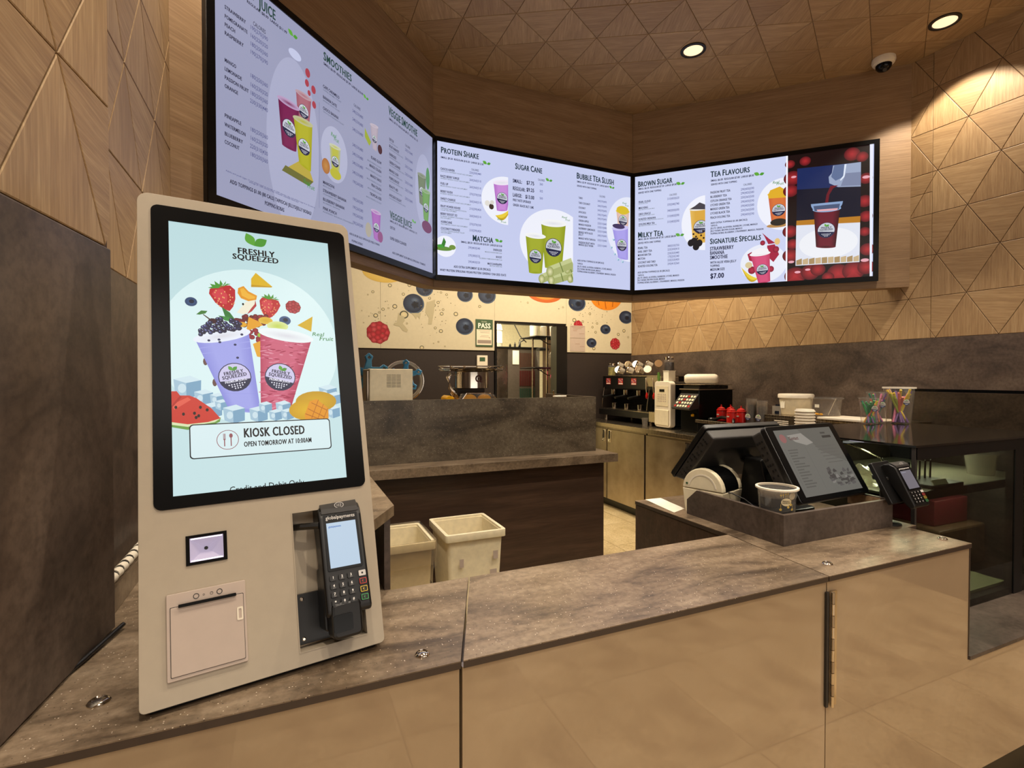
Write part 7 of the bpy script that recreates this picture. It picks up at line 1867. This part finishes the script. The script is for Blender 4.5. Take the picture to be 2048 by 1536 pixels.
# ------------------------------------------------------------------ till
t = thing('till_tray', 'dark stone tray wall around the till with a clipped left corner', 'tray', (1.327, 1.058, .9))
obj('front_wall', B(0, .512, 0, .013, 0, .092), 'solidd', t, bev=.0008); obj('side_wall', MB().prism([(.0135, 0), (.400, 0), (.400, .052), (.352, .094), (.0135, .092)], 0, .013, 'x'), 'solidd', t, bev=.0008); obj('side_wall', B(.499, .512, .0135, .14, 0, .092), 'solidd', t, bev=.0008)
obj('wood_cap', B(.495, .4985, .03, .14, .05, .088), 'oakf', t)
MW, MH = .375, .268
def monitor(name, label, mtx, pic):
    t = thing(name, label, 'till screen', mtx=mtx, group='till screens')
    obj('housing', MB().prism(rrect(-MW/2, -MH/2, MW/2, MH/2, .012), -.020, 0), 'black', t, bev=.003)
    obj('rear_cover', MB().add([(x*MW*.5*k, y*MH*.5*k2+dy, z) for k, k2, dy, z in ((.985, .96, 0, -.0202), (.97, .84, .016, -.066)) for x, y in ((-1, -1), (1, -1), (1, 1), (-1, 1))], [(0, 1, 2, 3), (7, 6, 5, 4), (0, 4, 5, 1), (1, 5, 6, 2), (2, 6, 7, 3), (3, 7, 4, 0)]), 'dgrey', t, bev=.008, seg=3)
    obj('glass', MB().prism(rrect(-MW/2+.004, -MH/2+.004, MW/2-.004, MH/2-.004, .010), .0004, .002), 'blackg', t)
    obj('vent_grille', MB().prism(rrect(-.07, .045, .11, .072, .012), -.0675, -.0662), 'black', t)
    sv = MB()
    for sx in (-1, 1):
        for i in range(10):
            for j in range(3): 
                if (i+j) % 4: x = sx*(MW*.5*.978); sv.box(x-.002, x+.002, -.09+i*.02, -.084+i*.02, -.056+j*.010, -.051+j*.010)
    obj('side_vents', sv, 'cable', t)['kind'] = 'stuff'
    if pic:
        a = Art((-.155, -.116, .155, .116), 5e-6); a.poly([(-.155, -.116), (.155, -.116), (.155, .116), (-.155, .116)], '#66645e'); a.poly([(-.03, .116), (.155, .116), (.155, -.02), (.04, .03)], '#5d5b55'); a.poly([(-.10, .095), (-.02, .100), (.02, .062), (-.02, .055), (-.07, .07)], '#8d8880')
        a.ell(-.125, .085, .016, .016, '#8a5a58'); a.text(-.095, .078, .05, .012, 'Curbside' if 0 else 'Contact', '#5c3f3e', 1)
        a.poly([(.085, .092), (.112, .092), (.112, .098), (.085, .098)], '#3f3d3a'); a.poly([(.085, .076), (.135, .076), (.135, .085), (.085, .085)], '#2f2d2b'); rn = random.Random(9)
        for i in range(14): y = .040-i*.0098; w_ = rn.uniform(.03, .075); a.poly([(-.13, y), (-.13+w_, y), (-.13+w_, y+.0042), (-.13, y+.0042)], '#55534e')
        a.poly([(-.142, -.1), (-.1405, -.1), (-.1405, .05), (-.142, .05)], '#5c5a55'); a.poly([(-.035, -.1), (-.0338, -.1), (-.0338, .05), (-.035, .05)], '#5c5a55')
        for i in range(6): y = .045-i*.012; a.poly([(.02+.005*i, y), (.13, y), (.13, y+.003), (.02+.005*i, y+.003)], '#5a5752')
        for i in range(34): x, y = rn.uniform(.0, .13), rn.uniform(-.1, -.035); a.poly([(x, y), (x+rn.uniform(.01, .03), y+.002), (x+rn.uniform(.01, .025), y+rn.uniform(.006, .018)), (x, y+.008)], rn.choice(['#423e3c', '#4c4846', '#7a7670', '#565250']))
        a.build('display_picture', 'scr', t, mtx=Matrix.Translation((0, 0, .0022)))
    return t
m1 = monitor('till_screen', 'black till screen facing the customers with a dim grey page', tmtx((1.648, 1.186, 1.115), 3.9, 30.5), True)
m2 = monitor('till_screen', 'black till screen seen from behind, facing the staff side', tmtx((1.545, 1.499, 1.124), 180, 40), False)
t = thing('screen_stand', 'black angled stand holding the two till screens', 'stand', (1.60, 1.36, .9))
obj('base', MB().prism(rrect(-.13, -.12, .13, .12, .03), 0, .035), 'black', t, bev=.006); obj('column', MB().prism([(-.075, .035), (.075, .035), (.045, .2), (-.03, .2)], -.05, .05, 'x'), 'black', t, bev=.006)
obj('neck', MB().tube([(0, -.02, .17), (0, -.1, .195)], .02, 12), 'black', t); obj('neck', MB().tube([(0, .02, .17), (0, .09, .19)], .02, 12), 'black', t)
t = thing('receipt_printer', 'round-backed cream receipt printer with a black band at the left of the till', 'printer', (1.345, 1.50, .9), R(-72.5))
# local x along the side profile, y across the width
top = arc(.078, .088, .078, 0, 180, 16)
def wedge(y0, y1, pts): return MB().prism(pts, y0, y1, 'y')
obj('lower_body', wedge(0, .146, [(.012, 0), (.144, 0), (.156, .086), (0, .086)]), 'cream', t, bev=.002)
obj('side_cover', wedge(.0, .024, top), 'cream', t, bev=.004); obj('side_cover', wedge(.124, .146, top), 'cream', t, bev=.004); obj('paper_lid', wedge(.0245, .1235, arc(.078, .088, .076, 0, 180, 16)), 'blackg', t, bev=.001)
obj('rim_trim', wedge(-.0012, .0, arc(.078, .09, .055, 10, 170, 14) + arc(.078, .09, .050, 170, 10, 14)), 'white', t); obj('power_lamp', MB().tube([(.018, -.002, .105), (.018, 0, .105)], .004, 10), 'green', t)
t = thing('clear_cup', 'clear plastic cup with printed emblem in the till tray', 'cup', (1.392, 1.135, .9))
obj('cup_wall', MB().lathe([(0, .001), (.043, .001), (.045, .004), (.055, .150), (.060, .152), (.060, .157), (.055, .157)], 36), 'clear', t, smooth=40); obj('rim', MB().lathe([(.0545, .151), (.0615, .152), (.0615, .157), (.0545, .158)], 36, close=True), 'white', t, smooth=40)
for i in range(4): obj('ridge', MB().lathe([(.0533+.0004*i, .128+.005*i), (.0545+.0004*i, .130+.005*i), (.0533+.0004*i, .132+.005*i)], 36), 'clear', t, smooth=60)
a = Art(None, 5e-6)
a.ell(-.002, .0, .015, .012, '#d8c8a0', n=24); a.text(-.013, .001, .022, .004, 'FRESHLY', '#3a2c18', 1); a.text(-.014, -.0045, .024, .004, 'SQUEEZED', '#3a2c18', 1); a.ell(.016, .018, .011, .011, '#a89a80')
for i in range(5): a.poly([(.006+i*.003, .011+i*.003), (.024-i*.001, .011+i*.003), (.024-i*.001, .012+i*.003), (.006+i*.003, .012+i*.003)], '#6a5a40')
for x in (-.018, -.012, -.005, .001): a.poly([(x, .014), (x+.0008, .014), (x+.0008, .034), (x, .034)], '#c8a850'); a.ell(x, .026+x*.3, .0022, .0022, '#c8a850')
for x, y in ((-.018, -.02), (.004, -.012), (.018, -.02), (.012, -.005)): a.poly([(x, y), (x+.0009, y), (x+.0009, y+.014), (x, y+.014)], '#c8a850'); a.ell(x, y-.003, .004, .004, '#c8a850')
# wrap the print round the cup wall
art = a; th0 = R(250)
for i, (x, y, z) in enumerate(art.v):
    an = th0 + x/.052; rr = .0452 + (.120+y)*.069 + .0004 + z; art.v[i] = (rr*math.cos(an), rr*math.sin(an), .120+y)
art.build('cup_print', 'print', t)
tag(obj('receipt', MB().add([(1.322, 1.688, .901), (1.395, 1.684, .9012), (1.366, 1.512, .9012), (1.292, 1.484, .901), (1.322, 1.688, .9003), (1.395, 1.684, .9003), (1.366, 1.512, .9003), (1.292, 1.484, .9003)], [(0, 3, 2, 1), (4, 5, 6, 7), (0, 1, 5, 4), (1, 2, 6, 5), (2, 3, 7, 6), (3, 0, 4, 7)]), 'paper'), 'blank pale paper slip on the counter left of the till', 'paper')
tag(obj('till_cable', MB().tube([(1.46, 1.20, .903), (1.47, 1.24, .93), (1.46, 1.32, .97), (1.44, 1.36, .985), (1.42, 1.37, .986)], .0022, 8), 'cable', smooth=50), 'thin black cable between the receipt printer and the till', 'cable')
# stand with the second card terminal
t = thing('terminal_stand', 'black pole stand with round foot at the right end of the counter', 'stand', (1.866, 1.088, .9))
obj('foot', MB().lathe([(.0, 0), (.038, 0), (.038, .003), (.030, .007), (0, .007)], 30), 'black', t, smooth=40); obj('pole', MB().lathe([(.0165, .007), (.0165, .150)], 22, (-.016, 0, 0)), 'black', t, smooth=40)
obj('collar', MB().lathe([(0, .150), (.036, .150), (.038, .157), (.038, .163), (.03, .168), (.03, .182), (0, .184)], 26, (-.018, 0, 0)), 'black', t, smooth=35)
TM2 = tmtx((1.858, 1.022, 1.062), -3, 28, 3) @ Matrix.Diagonal((1, .76, .9, 1))
obj('cradle', MB().prism(rrect(-.044, -.10, .044, .085, .006), -.068, -.051), 'black', t, bev=.003, mtx=Matrix.Translation((-1.900, -1.088, -.885)) @ TM2)
obj('arm', MB().tube([(-.018, 0, .17), (-.010, -.02, .175), (-.004, -.045, .165)], .016, 12), 'black', t, smooth=50)
card_terminal('black card reader tilted on the pole stand beside the till', TM2, lit=False)
# ------------------------------------------------------------------ display case and straws
t = thing('display_case', 'dark glass display case with black frame right of the till', 'display case', (1.93, 1.042, .557))
obj('top_glass', B(-.004, .93, -.004, .62, .602, .609), 'ctop', t); obj('header', B(.004, .93, 0, .02, .560, .601), 'black', t); obj('corner_post', B(.0, .01, .0, .012, 0, .601), 'dgrey', t)
obj('post', B(.64, .70, .0, .03, 0, .56), 'black', t); obj('side_glass', B(.001, .006, .013, .615, .0, .60), 'glass', t); obj('front_glass', B(.012, .64, .003, .008, .0, .56), 'glass', t); obj('front_glass', B(.70, .93, .003, .008, .0, .56), 'glass', t)
obj('rear_panel', B(.0, .93, .616, .622, .0, .60), 'solidd', t); obj('right_panel', B(.925, .93, .02, .616, .0, .60), 'dgrey', t); obj('inner_shelf', B(.012, .92, .06, .60, .420, .428), plain('pale_shelf', '#a9a592', .3), t); obj('shelf_edge', B(.012, .92, .05, .058, .40, .430), 'black', t); obj('case_floor', B(.008, .92, .012, .612, .001, .02), 'black', t)
obj('light_strip', B(.05, .88, .26, .28, .583, .590), 'ledw', t)
obj('service_ledge', B(.0, .93, .624, .95, .485, .493), 'steelh', t)
t = thing('case_tray', 'black serving tray with price card on the lit shelf of the display case', 'tray', (2.15, 1.10, .9855))
obj('tray_base', MB().prism(rrect(0, 0, .20, .14, .01), 0, .014), 'black', t, bev=.003); obj('price_card', MB().prism([(.0, 0), (.006, .0), (.022, .03), (.018, .03)], .02, .11, 'x'), 'paper', t)
for i in range(5): tag(obj('serving_pick', MB().tube([(2.18+.035*i, 1.20, 1.0), (2.182+.035*i, 1.20, 1.07)], .0035, 8), 'black', smooth=50), 'thin black serving pick standing in the tray of the display case', 'pick', 'black serving picks')
t = thing('case_tub', 'clear tub on the lit shelf of the display case', 'tub', (2.68, 1.20, .9855)); obj('tub_body', MB().lathe([(0, 0), (.045, 0), (.055, .085), (.062, .087), (.062, .09), (.055, .09)], 26), 'clearm', t, smooth=35)
t = thing('cake_cup', 'small printed paper cup of cake inside the case beside the till', 'cup', (2.0, 1.46, .9855)); obj('cup_wall', MB().lathe([(0, 0), (.03, 0), (.038, .075), (.036, .075)], 22), 'cream', t, smooth=35); obj('cake', MB().lathe([(.036, .07), (.028, .088), (0, .092)], 18), 'fruit', t, smooth=50)
vs = []; rn = random.Random(4)
for i in range(10):
    for j in range(8): vs.append((1.99+.11*i/9, 1.20+.17*j/7, .987+.06*math.sin(PI*i/9)*math.sin(PI*j/7)+rn.uniform(0, .018)))
tag(obj('bakery_bag', MB().add(vs, [(i*8+j, i*8+j+1, (i+1)*8+j+1, (i+1)*8+j) for i in range(9) for j in range(7)]), 'film'), 'crumpled clear bakery bag inside the display case', 'bag')
t = thing('bread_basket', 'black basket with an arched handle inside the display case', 'basket', (2.02, 1.44, .9855)); obj('basket_body', B(.05, .22, -.02, .13, 0, .035), 'black', t, bev=.005); obj('handle', MB().tube([(.06, -.24, .02), (.06, -.2, .10), (.06, -.08, .14), (.06, .04, .13), (.06, .1, .06)], .004, 8), 'steelh', t, smooth=50)
tag(obj('red_box', B(2.55, 2.80, 1.30, 1.5, .75, .86), plain('maroon_card', '#5e1a22', .5), bev=.003), 'maroon box on the lower level of the display case', 'box')
tag(obj('lower_crate', B(2.50, 2.84, 1.25, 1.55, .5775, .7495), plain('brown_crate', '#5a4230', .5, noise=.3), bev=.01), 'dark brown crate at the bottom of the display case', 'crate')
tag(obj('lower_board', B(2.30, 2.60, 1.08, 1.20, .578, .590), plain('pale_green_board', '#a5a884', .4), bev=.002), 'pale green board lying at the bottom of the display case', 'board')
t = thing('tall_case', 'taller glass case with a black cap rail behind the display case', 'display case', (2.87, .95, .557))
obj('side_glass', B(0, .006, 0, .70, 0, .765), 'glassl', t); obj('cap_rail', B(-.004, .012, -.01, .71, .766, .780), 'blackg', t); obj('base', B(.01, .5, .01, .69, 0, .02), 'black', t); obj('post', B(-.002, .008, .701, .711, 0, .765), 'black', t)
# straws in three clear cups
SC = {'yellow': '#e2c832', 'green': '#3f9a5a', 'purple': '#6a4a8c', 'coral': '#e0705a', 'pink': '#d87aa8', 'lime': '#a8b83a', 'teal': '#2f7a6a'}
SM = {k: plain('straw_'+k, v, .35, noise=0) for k, v in SC.items()}
def straws(cx, cy, z, r0, r1, h, n, cols, where, group, seed):
    rn = random.Random(seed)
    for i in range(n):
        a_ = 2.4*i+rn.random(); q = r0*.78*math.sqrt(rn.random()); b_ = a_+PI+rn.uniform(-.8, .8); L = h*rn.uniform(.72, .98); rr = r1*.80*(L/h)
        p0 = Vector((cx+q*math.cos(a_), cy+q*math.sin(a_), z+.006)); p1 = Vector((cx+rr*math.cos(b_), cy+rr*math.sin(b_), z+L)); c = cols[i % len(cols)]
        o = obj('straw', MB().tube([p0, p1], .0046 if r0 < .04 else .0058, 8), SM[c], smooth=50); tag(o, c+' plastic straw in the '+where, 'straw', c+' straws in the '+where)
for (cx, cy, z, r0, r1, h, n, cols, where, seed) in (
    (2.600, 1.605, 1.1665, .034, .046, .124, 19, ['green', 'teal', 'green', 'yellow', 'purple', 'green', 'coral', 'teal'], 'left clear cup', 1),
    (2.690, 1.625, 1.1665, .036, .048, .150, 17, ['coral', 'green', 'pink', 'purple', 'teal', 'coral'], 'middle clear cup', 2),
    (2.768, 1.570, 1.1665, .050, .064, .172, 25, ['yellow', 'purple', 'lime', 'yellow', 'purple', 'coral', 'pink', 'yellow'], 'largest lidded cup', 3)):
    t = thing('straw_cup', {1: 'left clear cup of mostly green straws on the black glass top', 2: 'middle clear cup of straws with a round white print', 3: 'largest straw cup with a white rim holding yellow and purple straws'}[seed], 'cup', (cx, cy, z), 0, 'cups of straws')
    obj('cup_wall', MB().lathe([(0, .001), (r0, .001), (r0+.001, .003), (r1, h), (r1+.004, h+.001), (r1+.004, h+.005), (r1-.001, h+.005)], 30), 'clear', t, smooth=40)
    if seed == 3: obj('rim', MB().lathe([(r1-.001, h), (r1+.005, h), (r1+.005, h+.007), (r1-.001, h+.007)], 30, close=True), 'white', t, smooth=40)
    a = Art(None, 4e-6); a.logo(0, 0, .014, 0, 1, '#b8b0a0'); a.build('cup_print', 'print', t, mtx=frame(((r0+r1)/2*math.cos(R(238)), (r0+r1)/2*math.sin(R(238)), h*.62), (math.cos(R(-32)), math.sin(R(-32)), 0), (0, 0, 1)) @ Matrix.Translation((0, 0, .004)))
    straws(cx, cy, z, r0, r1, h, n, cols, where, '', seed)
